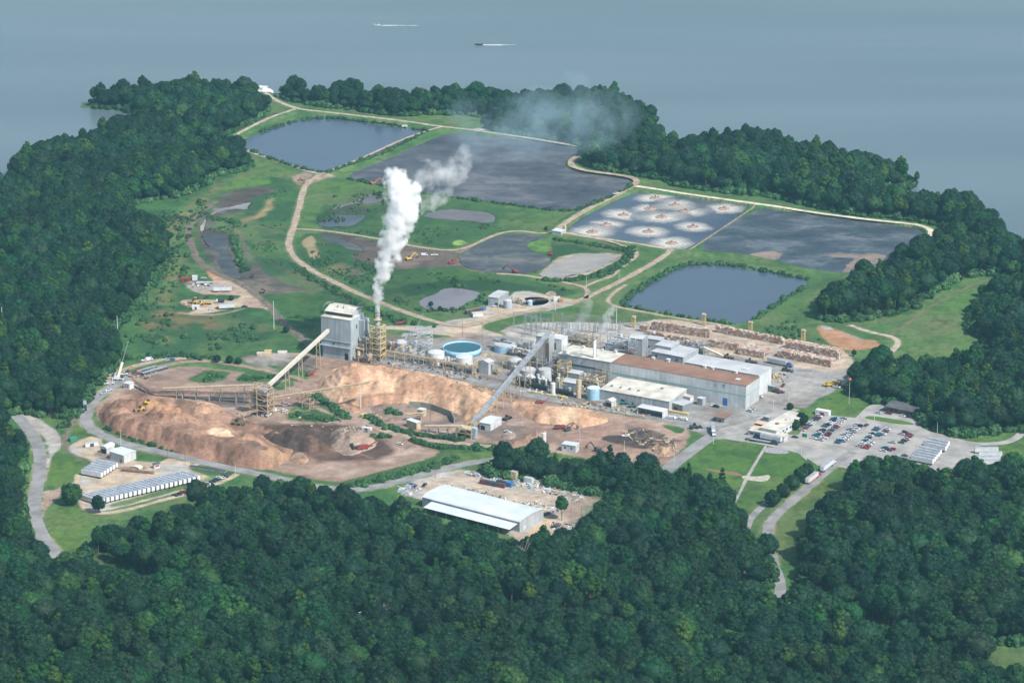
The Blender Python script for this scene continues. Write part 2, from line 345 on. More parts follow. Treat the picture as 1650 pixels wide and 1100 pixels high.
paint([(361, 300), (385, 285), (425, 283), (440, 295), (415, 300), (380, 308), (362, 312)], C(.09, .175, .04), 2, 3, .9)
paint([(344, 340), (353, 324), (376, 311), (410, 299), (440, 302), (442, 308), (412, 316), (404, 327), (380, 334), (358, 342)], DARK*1.1, 3, 4, .92, MUD*.8)
paint([(345, 334), (356, 332), (372, 334), (368, 342), (350, 346), (338, 345)], C(.22, .22, .15), 1.5, 2, .8)
paint([(320, 372), (345, 366), (385, 378), (380, 405), (388, 430), (396, 448), (388, 456), (350, 446), (338, 425), (345, 410), (322, 398)], DARK, 3, 3, .9, SCRUB)
stroke([(325, 385), (345, 402), (352, 425)], 5, MUD, 3, 3, .8)
paint([(400, 428), (412, 420), (424, 426), (434, 444), (465, 456), (515, 470), (480, 468), (430, 476), (410, 470), (392, 455)], DARK*1.1, 4, 4, .9, MUD)
paint([(380, 370), (400, 358), (425, 350), (445, 330), (435, 325), (410, 345), (385, 352)], BROWN*1.2, 3, 3, .7)
stroke([(380, 362), (390, 390), (405, 420)], 4, MUD, 3, 3, .7)
stroke([(378, 365), (420, 364), (470, 367)], 3, MUD, 2, 1.5, .6)
stroke([(436, 320), (428, 340), (410, 352)], 5, BROWN*1.6, 3, 3, .8)
for q in ([(390, 400), (420, 415), (470, 440), (520, 462), (570, 492)], [(440, 425), (480, 450), (540, 482), (580, 505)]):
    stroke(q, 3, DARK*.8, 2, 2, .55)
stroke([(470, 425), (500, 445), (560, 478), (610, 505), (640, 520)], 8, SCRUB*.7, 3, 2, .9)
stroke([(475, 435), (505, 452), (560, 482), (600, 500)], 3, DARK*.6, 1.5, 1, .9)
for q_ in ([(318, 345), (345, 335), (410, 318), (418, 335), (352, 350), (336, 372), (388, 380), (402, 442), (432, 456), (392, 462), (350, 446), (322, 405), (314, 370)], [(345, 318), (380, 303), (442, 298), (435, 315), (362, 336)]): paint(q_, DARK*.75, 4, 8, .85, C(.105, .095, .085))
# contractor's yard
paint([(333, 436), (353, 442), (371, 453), (400, 467), (422, 483), (438, 500), (422, 497), (385, 494), (327, 506), (300, 505), (321, 497), (294, 493), (289, 484), (312, 482), (378, 484), (395, 475), (360, 476), (318, 474), (298, 458), (327, 455), (345, 452)], DIRT*1.05, 1.5, 2, .95, SAND)
paint([(298, 452), (325, 452), (352, 458), (372, 462), (360, 468), (330, 468), (312, 470), (300, 462)], GRAVEL*.8, 2, 2, .8)
paint([(333, 434), (345, 438), (358, 445), (352, 451), (338, 446)], C(.42, .22, .11), 1.5, 1.5, .95)
stroke([(290, 504), (325, 508), (360, 506), (392, 497)], 3, DIRT, 1, 1, .8)
# grass between the ponds, reeds
paint([(500, 297), (540, 290), (600, 300), (612, 306), (560, 318), (520, 340), (508, 366), (490, 368), (486, 340)], C(.075, .14, .04), 2, 2, .95)
paint([(515, 330), (560, 312), (620, 308), (760, 325), (830, 338), (900, 345), (890, 366), (810, 370), (770, 388), (730, 403), (640, 388), (560, 376), (508, 368)], C(.036, .088, .036), 2, 3, .95, C(.05, .105, .038))
paint([(824, 338), (905, 348), (890, 368), (830, 366), (810, 372), (800, 362)], C(.065, .125, .035), 2, 3, .9, C(.085, .14, .045))
paint([(725, 390), (740, 386), (752, 389), (748, 395), (730, 396)], C(.23, .33, .09), 1.2, 1.5, .95)
paint([(484, 378), (505, 374), (620, 390), (720, 408), (735, 425), (800, 445), (870, 455), (930, 465), (930, 478), (830, 475), (780, 470), (700, 500), (640, 495), (560, 460), (490, 425), (474, 400)], SCRUB*.95, 2, 3, .95, C(.05, .10, .036))
paint([(486, 390), (500, 378), (508, 384), (506, 394), (512, 404), (518, 416), (498, 417), (494, 400)], C(.26, .21, .12), 1.5, 1.5, .95)
paint([(548, 420), (570, 432), (600, 436), (575, 446), (540, 440), (525, 428)], MUD*.8, 4, 5, .6, BROWN)
paint([(535, 376), (600, 386), (640, 398), (700, 405), (745, 415), (742, 432), (720, 428), (690, 420), (645, 432), (600, 425), (560, 415), (590, 405), (570, 392)], MUD, 2.5, 4, .9, DARK)
paint([(505, 372), (560, 380), (612, 392), (600, 403), (540, 397)], DARK*.8, 3, 6, .8)
paint([(600, 392), (720, 402), (747, 412), (738, 431), (640, 435), (585, 424), (560, 410)], DARK*.95, 3, 7, .85, MUD*.75)
paint([(525, 338), (570, 322), (620, 310), (640, 330), (600, 350), (580, 368), (520, 368), (500, 360)], DARK*.7, 3, 8, .7, SCRUB*.8)
paint([(735, 400), (765, 392), (790, 440), (745, 436)], DARK*.8, 3, 5, .8, MUD)
paint([(633, 416), (645, 404), (680, 406), (715, 414), (690, 422), (650, 432)], DARK*.9, 2, 3, .8, MUD)
paint([(600, 480), (640, 470), (700, 478), (670, 490), (690, 503), (740, 508), (760, 515), (700, 512), (640, 495)], C(.07, .12, .04), 3, 3, .8)
paint([(640, 462), (700, 455), (740, 440), (800, 452), (870, 462), (860, 470), (790, 468), (700, 465), (660, 480)], SCRUB*.8, 2, 3, .95)
paint([(688, 432), (735, 430), (800, 447), (760, 452), (700, 448)], C(.06, .13, .035), 2, 3, .85)
paint([(730, 402), (745, 396), (770, 404), (745, 410)], MUD*1.2, 3, 2, .7)
paint([(842, 390), (870, 384), (888, 394), (890, 406), (865, 405), (850, 400)], C(.10, .20, .05), 1.5, 2, .95)
paint([(890, 382), (940, 388), (1000, 400), (1018, 408), (1000, 424), (960, 446), (900, 452), (960, 434), (1000, 413), (930, 405), (905, 415), (885, 430), (888, 405)], SCRUB*.85, 1.5, 2, .95)
paint([(1030, 405), (1052, 404), (1076, 408), (1040, 428), (1000, 445), (1020, 425)], C(.06, .125, .04), 2, 1, .9)
paint([(890, 420), (920, 408), (1000, 408), (1008, 414), (950, 442), (900, 452), (862, 446)], C(.26, .22, .18), 2, 2.5, .9, C(.34, .28, .2))
# clarifier yard, sandy pads
paint([(776, 498), (800, 484), (822, 478), (834, 468), (862, 470), (915, 482), (950, 482), (910, 496), (850, 505), (800, 516), (772, 522), (750, 520), (770, 512)], SAND, 1.5, 1.5, .97, GRAVEL)
paint([(715, 518), (745, 512), (790, 512), (800, 515), (770, 526), (800, 536), (840, 548), (700, 540), (640, 530), (600, 532), (596, 526), (650, 524), (700, 526)], SAND*.95, 1.5, 1, .97, GRAVEL)
paint([(597, 535), (640, 540), (720, 545), (740, 535), (790, 540), (860, 552), (880, 560), (700, 560), (600, 560)], DIRT*1.0, 2, 3, .8, MUD)
paint([(775, 528), (800, 516), (840, 508), (905, 500), (1000, 492), (1140, 522), (1195, 535), (1195, 545), (1050, 522), (1000, 520), (900, 516), (835, 520), (798, 536)], C(.05, .115, .032), 1.5, 1, .97, C(.06, .125, .036))
# plant ground
paint([(505, 578), (560, 555), (620, 548), (700, 545), (800, 545), (840, 528), (905, 518), (1000, 521), (1052, 516), (1130, 522), (1250, 545), (1330, 560), (1372, 572), (1372, 600), (1350, 628), (1312, 645), (1296, 660), (1262, 655), (1240, 670), (1205, 692), (1150, 704), (1100, 690), (1000, 664), (820, 632), (640, 592), (560, 588)], PAVE*.95, 1.2, 1.2, 1, C(.22, .2, .185))
stroke([(612, 577), (700, 591), (800, 611), (900, 636), (960, 648)], 5, MUD*1.1, 2, 2, .85, DARK*1.6)
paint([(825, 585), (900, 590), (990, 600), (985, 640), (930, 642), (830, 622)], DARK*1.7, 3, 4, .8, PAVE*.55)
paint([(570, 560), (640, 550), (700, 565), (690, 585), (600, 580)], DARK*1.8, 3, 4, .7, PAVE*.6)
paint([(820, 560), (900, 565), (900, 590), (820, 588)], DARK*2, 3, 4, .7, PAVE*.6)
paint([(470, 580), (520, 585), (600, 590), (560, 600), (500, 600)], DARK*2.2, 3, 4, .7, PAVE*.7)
paint([(798, 537), (830, 521), (905, 518), (1000, 521), (1060, 535), (960, 555), (870, 552)], GRAVEL*1.0, 1, .6, .95)
paint([(1035, 520), (1060, 512), (1150, 522), (1260, 543), (1372, 566), (1375, 588), (1345, 602), (1262, 588), (1180, 575), (1080, 545)], SAND*1.0, 1.5, 1.2, .9, C(.36, .3, .24))
paint([(1135, 562), (1180, 572), (1260, 590), (1330, 600), (1320, 612), (1250, 600), (1180, 590)], PAVE*.85, 2, 2, .85)
paint([(1240, 592), (1300, 598), (1345, 608), (1340, 622), (1300, 642), (1260, 650), (1225, 640)], C(.30, .28, .26), 2, 2, .8)
paint([(1190, 522), (1260, 505), (1312, 515), (1325, 545), (1345, 560), (1260, 542), (1200, 535)], C(.07, .125, .042), 2, 3, .9, C(.045, .09, .03))
paint([(1312, 524), (1332, 528), (1361, 535), (1385, 545), (1420, 550), (1415, 560), (1390, 564), (1368, 566), (1339, 556), (1325, 543)], RED, 2, 2.5, .95, DIRT)
paint([(1318, 522), (1335, 525), (1345, 530), (1330, 534)], GRAVEL, 1.5, 1.5, .8)
# wood yard
paint([(152, 655), (165, 636), (200, 610), (245, 596), (300, 589), (380, 598), (440, 606), (480, 618), (512, 600), (500, 585), (400, 582), (380, 575), (470, 566), (520, 575), (600, 582), (700, 604), (800, 628), (900, 650), (1000, 668), (1115, 688), (1105, 715), (1085, 748), (1035, 752), (960, 740), (880, 728), (800, 714), (740, 712), (700, 735), (640, 752), (600, 768), (560, 778), (480, 768), (400, 748), (300, 728), (220, 708), (180, 694), (158, 676)], DIRT, 1.5, 2, .98, C(.25, .165, .125))
paint([(380, 572), (470, 568), (512, 578), (505, 590), (480, 600), (440, 597), (400, 588)], GRAVEL*.85, 2, 2, .85, DARK*1.6)
paint([(250, 600), (300, 592), (370, 598), (440, 610), (430, 622), (330, 618), (250, 615), (230, 610)], MUD*1.1, 2, 3, .8, DIRT*.8)
paint([(330, 595), (370, 598), (362, 612), (330, 618), (300, 612), (320, 602)], GRASS, 1.5, 2.5, .95, C(.05, .11, .03))
paint([(378, 608), (400, 598), (430, 602), (465, 608), (420, 617), (380, 616)], GRASS, 1.5, 2, .95)
paint([(420, 586), (470, 592), (500, 600), (490, 606), (450, 598)], GRASS, 1, 1.5, .9)
paint([(440, 618), (470, 612), (475, 620), (455, 630), (438, 628)], GRASS, 1.2, 2, .9)
paint([(462, 664), (480, 650), (500, 655), (535, 668), (555, 676), (530, 680), (480, 680), (462, 674)], GRASS, 1.5, 2, .97, GRASS2)
stroke([(505, 636), (530, 652), (558, 672)], 6, C(.04, .10, .03), 1.5, 1.5, .97)
stroke([(512, 648), (545, 670)], 5, C(.06, .12, .035), 1.5, 1.5, .8)
paint([(340, 632), (420, 628), (425, 640), (400, 655), (350, 658), (320, 650)], DARK*1.3, 3, 4, .85, MUD)
paint([(185, 640), (250, 622), (330, 632), (300, 645), (230, 650)], MUD*1.2, 3, 4, .7)
paint([(408, 684), (470, 681), (560, 682), (605, 698), (642, 718), (625, 738), (560, 745), (500, 740), (450, 726), (400, 702)], C(.066, .043, .036), 4, 5, .96, C(.125, .075, .058))
paint([(617, 662), (640, 660), (652, 668), (640, 674), (622, 670)], C(.05, .12, .035), 1.2, 1.5, .95)
paint([(590, 645), (640, 650), (720, 655), (760, 665), (750, 680), (650, 690), (600, 668)], MUD*.9, 2.5, 3, .8, DIRT*.9)
stroke([(592, 672), (625, 690), (680, 702), (740, 708)], 5.5, C(.05, .11, .035), 1.5, 2, .95)
stroke([(600, 705), (625, 704)], 5, C(.055, .12, .035), 1.5, 2, .9)
paint([(655, 708), (700, 712), (800, 720), (802, 735), (740, 742), (680, 760), (600, 785), (560, 782), (545, 778), (640, 752), (700, 738), (712, 727), (690, 722)], C(.055, .12, .03), 1.2, 1.5, .97, C(.045, .095, .03))
paint([(735, 728), (795, 730), (792, 738), (740, 745), (728, 738)], LAWN, 1, 1, .9)
paint([(640, 715), (690, 722), (710, 730), (690, 740), (600, 760), (560, 770), (540, 765), (600, 750), (640, 735)], C(.37, .28, .22), 2, 3, .85, DIRT*.85)
paint([(750, 690), (800, 680), (860, 690), (900, 700), (870, 718), (800, 712)], DARK*1.5, 3, 4, .8, MUD)
paint([(900, 690), (960, 672), (1040, 672), (1100, 690), (1090, 720), (1040, 742), (960, 735)], C(.33, .235, .18), 3, 3, .7, C(.28, .18, .14))
paint([(965, 706), (985, 699), (1030, 706), (1062, 713), (1045, 724), (1015, 720), (985, 713)], C(.055, .042, .038), 1.0, .6, .98)
paint([(1008, 696), (1060, 704), (1100, 708), (1095, 714), (1040, 706), (1005, 700)], C(.10, .075, .065), 1.5, 2, .9)
paint([(1063, 685), (1080, 684), (1105, 690), (1100, 697), (1090, 698)], C(.05, .13, .035), .8, 1, .97)
paint([(1005, 680), (1030, 690), (1040, 700), (1020, 696)], DARK*1.6, 2, 2, .7)
# verge along the loop road
stroke([(137, 697), (175, 716), (260, 735), (340, 752), (440, 776), (520, 792)], 5, C(.075, .12, .04), 2, 2, .9)
stroke([(160, 690), (210, 710), (300, 733), (400, 757), (480, 776), (540, 784)], 4, C(.06, .10, .04), 2, 1.5, .9, DARK)
# lots bottom left
paint([(22, 664), (50, 667), (75, 682), (92, 695), (102, 712), (98, 722), (85, 732), (80, 760), (72, 785), (62, 795), (50, 795), (56, 745), (60, 725), (50, 700), (35, 682)], GRAVEL*1.0, 1.2, .8, 1, C(.3, .275, .25))
stroke([(128, 662), (122, 680), (108, 698), (102, 712), (112, 725)], 5, MUD, 3, 2, .9)
paint([(106, 712), (120, 706), (135, 712), (118, 722), (135, 732), (150, 745), (165, 752), (150, 758), (130, 745), (110, 735)], MUD, 2, 2, .7, GRASS2)
paint([(106, 722), (125, 710), (145, 703), (168, 703), (162, 712), (175, 722), (210, 742), (255, 745), (270, 738), (292, 731), (335, 742), (318, 750), (300, 755), (330, 765), (345, 772), (300, 790), (180, 822), (150, 828), (135, 818), (124, 797), (129, 770), (134, 758), (150, 745), (140, 738), (120, 732)], GRAVEL*1.1, 1.2, 1, .97, SAND*.95)
paint([(150, 728), (180, 728), (215, 742), (190, 748), (160, 745)], DARK*2, 3, 2, .8)
paint([(185, 752), (215, 752), (240, 752), (225, 760), (200, 758)], MUD, 2, 1.5, .8)
paint([(62, 795), (72, 790), (105, 782), (125, 775), (128, 785), (100, 795), (75, 820), (62, 850), (52, 830)], GRAVEL*1.05, 1.5, 1, .9, DIRT)
for q, wd in (([(126, 765), (122, 790), (126, 812), (145, 826), (168, 829), (200, 823), (260, 806), (320, 791), (365, 773), (385, 762)], 4.5),):
    stroke(q, wd, SAND, 1, .8, .97)
paint([(175, 812), (240, 796), (300, 778), (322, 775), (318, 782), (250, 800), (180, 820)], LAWN, 1, 1, .9)
stroke([(157, 808), (230, 788), (320, 765)], 3, C(.33, .19, .14), 1.2, 1.5, .8)
paint([(325, 772), (345, 765), (372, 764), (350, 776), (330, 782)], GRASS2*1.2, 2, 1.5, .8)
paint([(82, 735), (100, 727), (140, 747), (118, 768), (92, 790), (68, 790), (76, 765)], LAWN, 1, 1, .95, GRASS2)
paint([(70, 835), (88, 808), (120, 800), (135, 828), (148, 845), (140, 880), (100, 895), (80, 880)], LAWN, 1, 1, .95, GRASS2)
paint([(112, 690), (125, 684), (145, 700), (120, 706)], LAWN, 1, 1, .95)
# junk yard behind the long white shed
paint([(640, 792), (672, 768), (722, 752), (748, 758), (800, 764), (870, 772), (935, 790), (962, 810), (985, 822), (950, 845), (905, 866), (840, 875), (820, 860), (700, 810), (660, 802)], GRAVEL*1.1, 1.5, 2, .97, C(.4, .32, .25))
paint([(900, 772), (960, 790), (990, 808), (985, 838), (930, 850), (905, 830), (920, 800)], GRASS, 2, 4, .75, DIRT*.8)
paint([(842, 872), (860, 850), (880, 838), (915, 842), (880, 858), (858, 872)], C(.5, .34, .2), 1.2, 1.5, .9)
# gate lawns, meadow
paint([(1084, 754), (1110, 734), (1145, 709), (1168, 707), (1234, 717), (1286, 730), (1305, 740), (1303, 752), (1255, 790), (1225, 815), (1200, 842), (1180, 820), (1150, 790), (1100, 775)], LAWN, 1, .4, .98, C(.062, .13, .03))
paint([(1345, 752), (1372, 750), (1360, 790), (1300, 815), (1285, 850), (1282, 920), (1250, 925), (1242, 880), (1243, 845), (1270, 815), (1310, 782)], C(.09, .13, .035), 1, 1, .97, GRASS)
paint([(1251, 664), (1272, 652), (1317, 664), (1286, 697), (1270, 700), (1265, 690)], LAWN, .8, .3, .97)
paint([(1307, 658), (1340, 640), (1374, 622), (1403, 645), (1375, 672), (1334, 664)], LAWN, .8, .3, .97, C(.07, .135, .035))
paint([(1374, 640), (1392, 606), (1448, 556), (1452, 520), (1480, 495), (1520, 476), (1580, 448), (1650, 462), (1700, 500), (1660, 600), (1560, 600), (1480, 620), (1420, 640), (1400, 650)], C(.075, .15, .042), 1.5, 1, .98, C(.10, .155, .055))
stroke([(1430, 545), (1470, 515), (1500, 492), (1560, 462), (1590, 450)], 3.5, C(.15, .12, .08), 1.5, 1, .8)
paint([(1470, 530), (1510, 512), (1560, 508), (1545, 530), (1490, 545)], C(.13, .14, .07), 6, 6, .6)
paint([(1486, 690), (1495, 673), (1527, 682), (1560, 700), (1600, 712), (1562, 712), (1520, 702)], C(.075, .13, .035), 1, 1, .97, BROWN)
paint([(1612, 718), (1650, 708), (1750, 700), (1750, 740), (1650, 735), (1605, 735)], LAWN, 1, 1, .9)
paint([(1555, 1040), (1600, 1040), (1660, 1060), (1660, 1085), (1600, 1070)], LAWN*.8, 1, 1, .95)
# perimeter grass by the lake
paint([(432, 168), (450, 170), (475, 180), (440, 188), (400, 206), (362, 226), (352, 222), (400, 205), (432, 184)], C(.085, .145, .05), 1, 1, .97)
paint([(640, 190), (700, 184), (780, 186), (786, 205), (772, 211), (712, 204)], C(.085, .145, .05), 1, 1, .97)
paint([(470, 166), (540, 172), (640, 190), (640, 196), (540, 182), (490, 176)], C(.07, .13, .045), 1, 1, .97)
paint([(765, 206), (785, 207), (775, 213), (758, 212)], GRAVEL*1.2, 1, 1, .9)
paint([(405, 273), (430, 262), (490, 282), (490, 290), (420, 283), (380, 282)], C(.085, .145, .045), 1.5, 1, .97)
paint([(470, 282), (500, 278), (530, 281), (545, 284), (520, 289), (500, 300), (484, 300), (470, 292)], DIRT*.95, 1.5, 2, .85, MUD)
paint([(1035, 290), (1075, 291), (1150, 308), (1250, 320), (1330, 340), (1440, 354), (1500, 360), (1460, 362), (1380, 354), (1215, 329), (1110, 314), (1035, 302)], C(.075, .135, .045), 1, 1, .97)
paint([(1500, 362), (1525, 368), (1530, 376), (1500, 398), (1475, 410), (1455, 418), (1490, 392), (1504, 378)], C(.07, .14, .04), 1, .6, .97)
paint([(1312, 442), (1360, 448), (1400, 452), (1340, 478), (1310, 505), (1260, 512), (1205, 528), (1190, 524), (1250, 495), (1305, 462)], C(.075, .14, .045), 1.5, 1, .97, C(.055, .115, .038))
for q in ((('perimeter'), 3), (('perimeter_c'), 3), (('west_dike'), 4), (('mid_dike'), 3), ('aerator_road', 3)): stroke(ROADS[q[0]][0], ROADS[q[0]][1]+q[1], C(.06, .11, .045), 1.5, 1, .8)
# earth under the woods
for k in WP: paint(WP[k], FLOOR, 3, 2.5, .95, C(.03, .05, .02), world=True, sm=0)
for q_, w_ in (([(1246, 915), (1240, 885), (1236, 862), (1240, 842), (1258, 822), (1290, 795), (1325, 765), (1352, 742)], 9.5), ([(870, 742), (830, 736), (795, 740), (740, 749), (700, 760), (650, 773), (600, 786), (560, 791), (500, 783), (440, 769), (380, 756), (320, 743), (260, 728), (210, 718), (175, 706), (147, 692), (137, 678), (139, 662), (150, 646), (168, 631), (190, 617), (215, 604)], 11.5), ([(45, 690), (60, 712), (66, 740), (62, 775), (55, 805), (56, 838), (68, 868), (88, 894)], 11.5)):
    stroke(q_, w_, SAND*.8, 1, 2, .75, GRASS2)
for k in ('perimeter', 'perimeter_b', 'perimeter_c', 'west_dike', 'dirt_main', 'loop', 'loop_b', 'aerator_road', 'pond_track', 'mud_track', 'meadow_track'): stroke(ROADS[k][0], ROADS[k][1]+2.6, SAND*.72, 1, 2.2, .6, GRASS2)
rs = random.Random(4)
for k in range(70):                            # wheel and dozer tracks over the yards
    px_, py_ = rs.uniform(170, 1080), rs.uniform(600, 760); a_ = rs.uniform(-.5, .5); L__ = rs.uniform(40, 130); q = [(px_+L__*u, py_+L__*u*a_*.5+rs.uniform(-3, 3)) for u in (0, .25, .5, .75, 1)]
    if 620+(px_-170)*.02 < q[-1][1] < 760-(px_-170)*.035 and py_ > 618+abs(px_-500)*.05: stroke(q, 1.3, rs.choice([DIRT*1.25, DIRT*.6, MUD, SAND]), .8, .6, .5); stroke([(u, v+.9) for u, v in q], 1., MUD*.8, .6, .6, .4)
for k in range(16):
    px_, py_ = rs.uniform(1040, 1330), rs.uniform(560, 620); stroke([(px_, py_), (px_+40, py_+9+rs.uniform(-3, 3)), (px_+80, py_+17)], 1.4, rs.choice([PAVE*.7, SAND, PAVE*1.15]), 1, .8, .45)
sdc = sdist(x, y, coast)
blend(np.arange(len(x)), C(.12, .12, .08), sst(3, 0, sdc)*.8)
z = ht(x, y)
pond_all = [POND_A, POND_B, POND_C, POND_D, POND_E, POND_F, POND_G, POND_H, POND_I, POND_I2, POND_J, POND_K, STREAM, STREAM2]
# ponds sit in shallow basins
for pnd in pond_all:
    p = smooth(PP(pnd), 1); m = np.where((x > p[:, 0].min()) & (x < p[:, 0].max()) & (y > p[:, 1].min()) & (y < p[:, 1].max()))[0]
    if len(m):
        d = sdist(x[m], y[m], p); z[m] = np.where(d > 0, np.minimum(z[m], -1.6*sst(0, 2.5, d)), z[m])
z = z-3.5*sst(4, -4, sdc)
green = np.clip((col[:, 1]-col[:, 0]*.98)/.02, 0, 1)*(y < 3000); M1 = fbm(x, y, 14, 5, 91); M2 = fbm(x, y, 40, 4, 92)
g_ = (green*sst(.52, .66, M1)*.45)[:, None]; col = col*(1-g_)+C(.026, .068, .026)*g_; g_ = (green*sst(.55, .72, M2)*.5)[:, None]; col = col*(1-g_)+C(.12, .15, .065)*g_; g_ = (green*sst(.60, .66, fbm(x, y, 5, 3, 93))*.35)[:, None]; col = col*(1-g_)+C(.026, .055, .022)*g_
dirt_ = (1-green)*(fbm(x, y*1.8, 9, 5, 94)-.5)*.75; col *= (1+dirt_)[:, None]
col *= (.78+.44*N4)[:, None]
ny, nx = SH; i = np.arange((ny-1)*nx).reshape(ny-1, nx)[:, :-1].ravel()
Fq = np.stack([i, i+1, i+nx+1, i+nx], 1)
m = bpy.data.materials.new('land'); m.use_nodes = True; b = _pr(m); T = m.node_tree; Nn, Ln = T.nodes, T.links
b.inputs['Roughness'].default_value = .95; b.inputs['Specular IOR Level'].default_value = .1
at = Nn.new('ShaderNodeVertexColor'); at.layer_name = 'col'
g = Nn.new('ShaderNodeNewGeometry')
na = Nn.new('ShaderNodeTexNoise'); na.inputs['Scale'].default_value = .9; na.inputs['Detail'].default_value = 6; na.inputs['Roughness'].default_value = .7; Ln.new(g.outputs['Position'], na.inputs['Vector'])
mr = Nn.new('ShaderNodeMapRange'); mr.inputs['From Min'].default_value = .3; mr.inputs['From Max'].default_value = .7; mr.inputs['To Min'].default_value = .62; mr.inputs['To Max'].default_value = 1.3; Ln.new(na.outputs['Fac'], mr.inputs['Value'])
mx = Nn.new('ShaderNodeMix'); mx.data_type = 'RGBA'; mx.blend_type = 'MULTIPLY'; mx.inputs['Factor'].default_value = 1
Ln.new(at.outputs['Color'], mx.inputs[6]); Ln.new(mr.outputs[0], mx.inputs[7]); Ln.new(mx.outputs[2], b.inputs['Base Color'])
bp = Nn.new('ShaderNodeBump'); bp.inputs['Strength'].default_value = .6; bp.inputs['Distance'].default_value = .5; Ln.new(na.outputs['Fac'], bp.inputs['Height']); Ln.new(bp.outputs['Normal'], b.inputs['Normal'])
tag(mesh_obj('ground', np.stack([x, y, z], 1), Fq, m, attr=col), kind='structure')
del X, Y, N3, Fq
# ================================================================ sheets: water, sludge, roads, paving
def tri_poly(pts):
    bm = bmesh.new(); vs = [bm.verts.new((a, b_, 0)) for a, b_ in pts]; f_ = bm.faces.new(vs)
    bmesh.ops.triangulate(bm, faces=[f_]); bm.verts.ensure_lookup_table(); bm.faces.ensure_lookup_table()
    V = [tuple(v.co) for v in bm.verts]; F = [tuple(v.index for v in f.verts) for f in bm.faces]; bm.free(); return V, F
def jit(p, amp, step=3.):
    out = []
    for k in range(len(p)):
        a, b_ = p[k], p[(k+1) % len(p)]; n = max(1, int(np.hypot(*(b_-a))/step))
        for q in range(n): out.append(a+(b_-a)*q/n)
    o = np.array(out); o[:, 0] += amp*2*(fbm(o[:, 0], o[:, 1], 6, 3, 71)-.5); o[:, 1] += amp*2*(fbm(o[:, 0], o[:, 1], 6, 3, 72)-.5); return o
def sheet(name, px, m, zz, amp=1.2, sm=1, kind='structure', world=False):
    p = smooth(px if world else PP(px), sm) if sm else (np.asarray(px, float) if world else PP(px))
    if amp: p = jit(p, amp)
    V, F = tri_poly(p); V = [(a, b_, zz) for a, b_, _ in V]
    o = mb(); o.add(V, F); o = o.build(name, m); o['kind'] = kind
    if o.data.polygons[0].normal.z < 0: o.data.flip_normals()
    return o
def ribbon(name, px, wd, m, lift=.12, sm=2, wob=.35):
    p = smooth(PP(px), sm, False)
    q = [p[0]]
    for a, b_ in zip(p[:-1], p[1:]):
        n = max(1, int(np.hypot(*(b_-a))/3.0))
        for k in range(1, n+1): q.append(a+(b_-a)*k/n)
    p = np.array(q); t = np.gradient(p, axis=0); t /= np.linalg.norm(t, axis=1)[:, None]+1e-9; nrm = np.stack([-t[:, 1], t[:, 0]], 1)
    wv = wd/2*(1+wob*2*(fbm(p[:, 0], p[:, 1], 9, 3, 33)-.5)); wv2 = wd/2*(1+wob*2*(fbm(p[:, 0], p[:, 1], 9, 3, 44)-.5))
    rows = [p+nrm*wv[:, None], p+nrm*wv[:, None]*.5, p, p-nrm*wv2[:, None]*.5, p-nrm*wv2[:, None]]; V = []
    zc = [np.maximum(ht(r[:, 0], r[:, 1]), 0) for r in rows]; zt = np.maximum.reduce(zc)+lift
    for r in rows: V.append(np.stack([r[:, 0], r[:, 1], zt], 1))
    n = len(p); V = np.vstack(V); F = []
    for c in range(4):
        for k in range(n-1): F.append((c*n+k, c*n+k+1, (c+1)*n+k+1, (c+1)*n+k))
    o = mesh_obj(name, V, F, m); 
    if o.data.polygons[0].normal.z < 0: o.data.flip_normals()
    return tag(o, kind='structure')
def water_mat(name, col_, rough=.12, bump=.06, scale=.25, spec=.5, col2=None, cs=.01):
    m = mat(name, col_, rough, col2=col2 or tuple(c*.9 for c in col_), scale=cs, spec=spec, detail=3)
    t = m.node_tree; N, L = t.nodes, t.links; b_ = _pr(m); b_.inputs['IOR'].default_value = 1.33
    n = N.new('ShaderNodeTexNoise'); n.inputs['Scale'].default_value = scale; n.inputs['Detail'].default_value = 4
    gg = N.new('ShaderNodeNewGeometry'); L.new(gg.outputs['Position'], n.inputs['Vector'])
    bb = N.new('ShaderNodeBump'); bb.inputs['Distance'].default_value = bump; bb.inputs['Strength'].default_value = 1
    L.new(n.outputs['Fac'], bb.inputs['Height']); L.new(bb.outputs['Normal'], b_.inputs['Normal']); return m
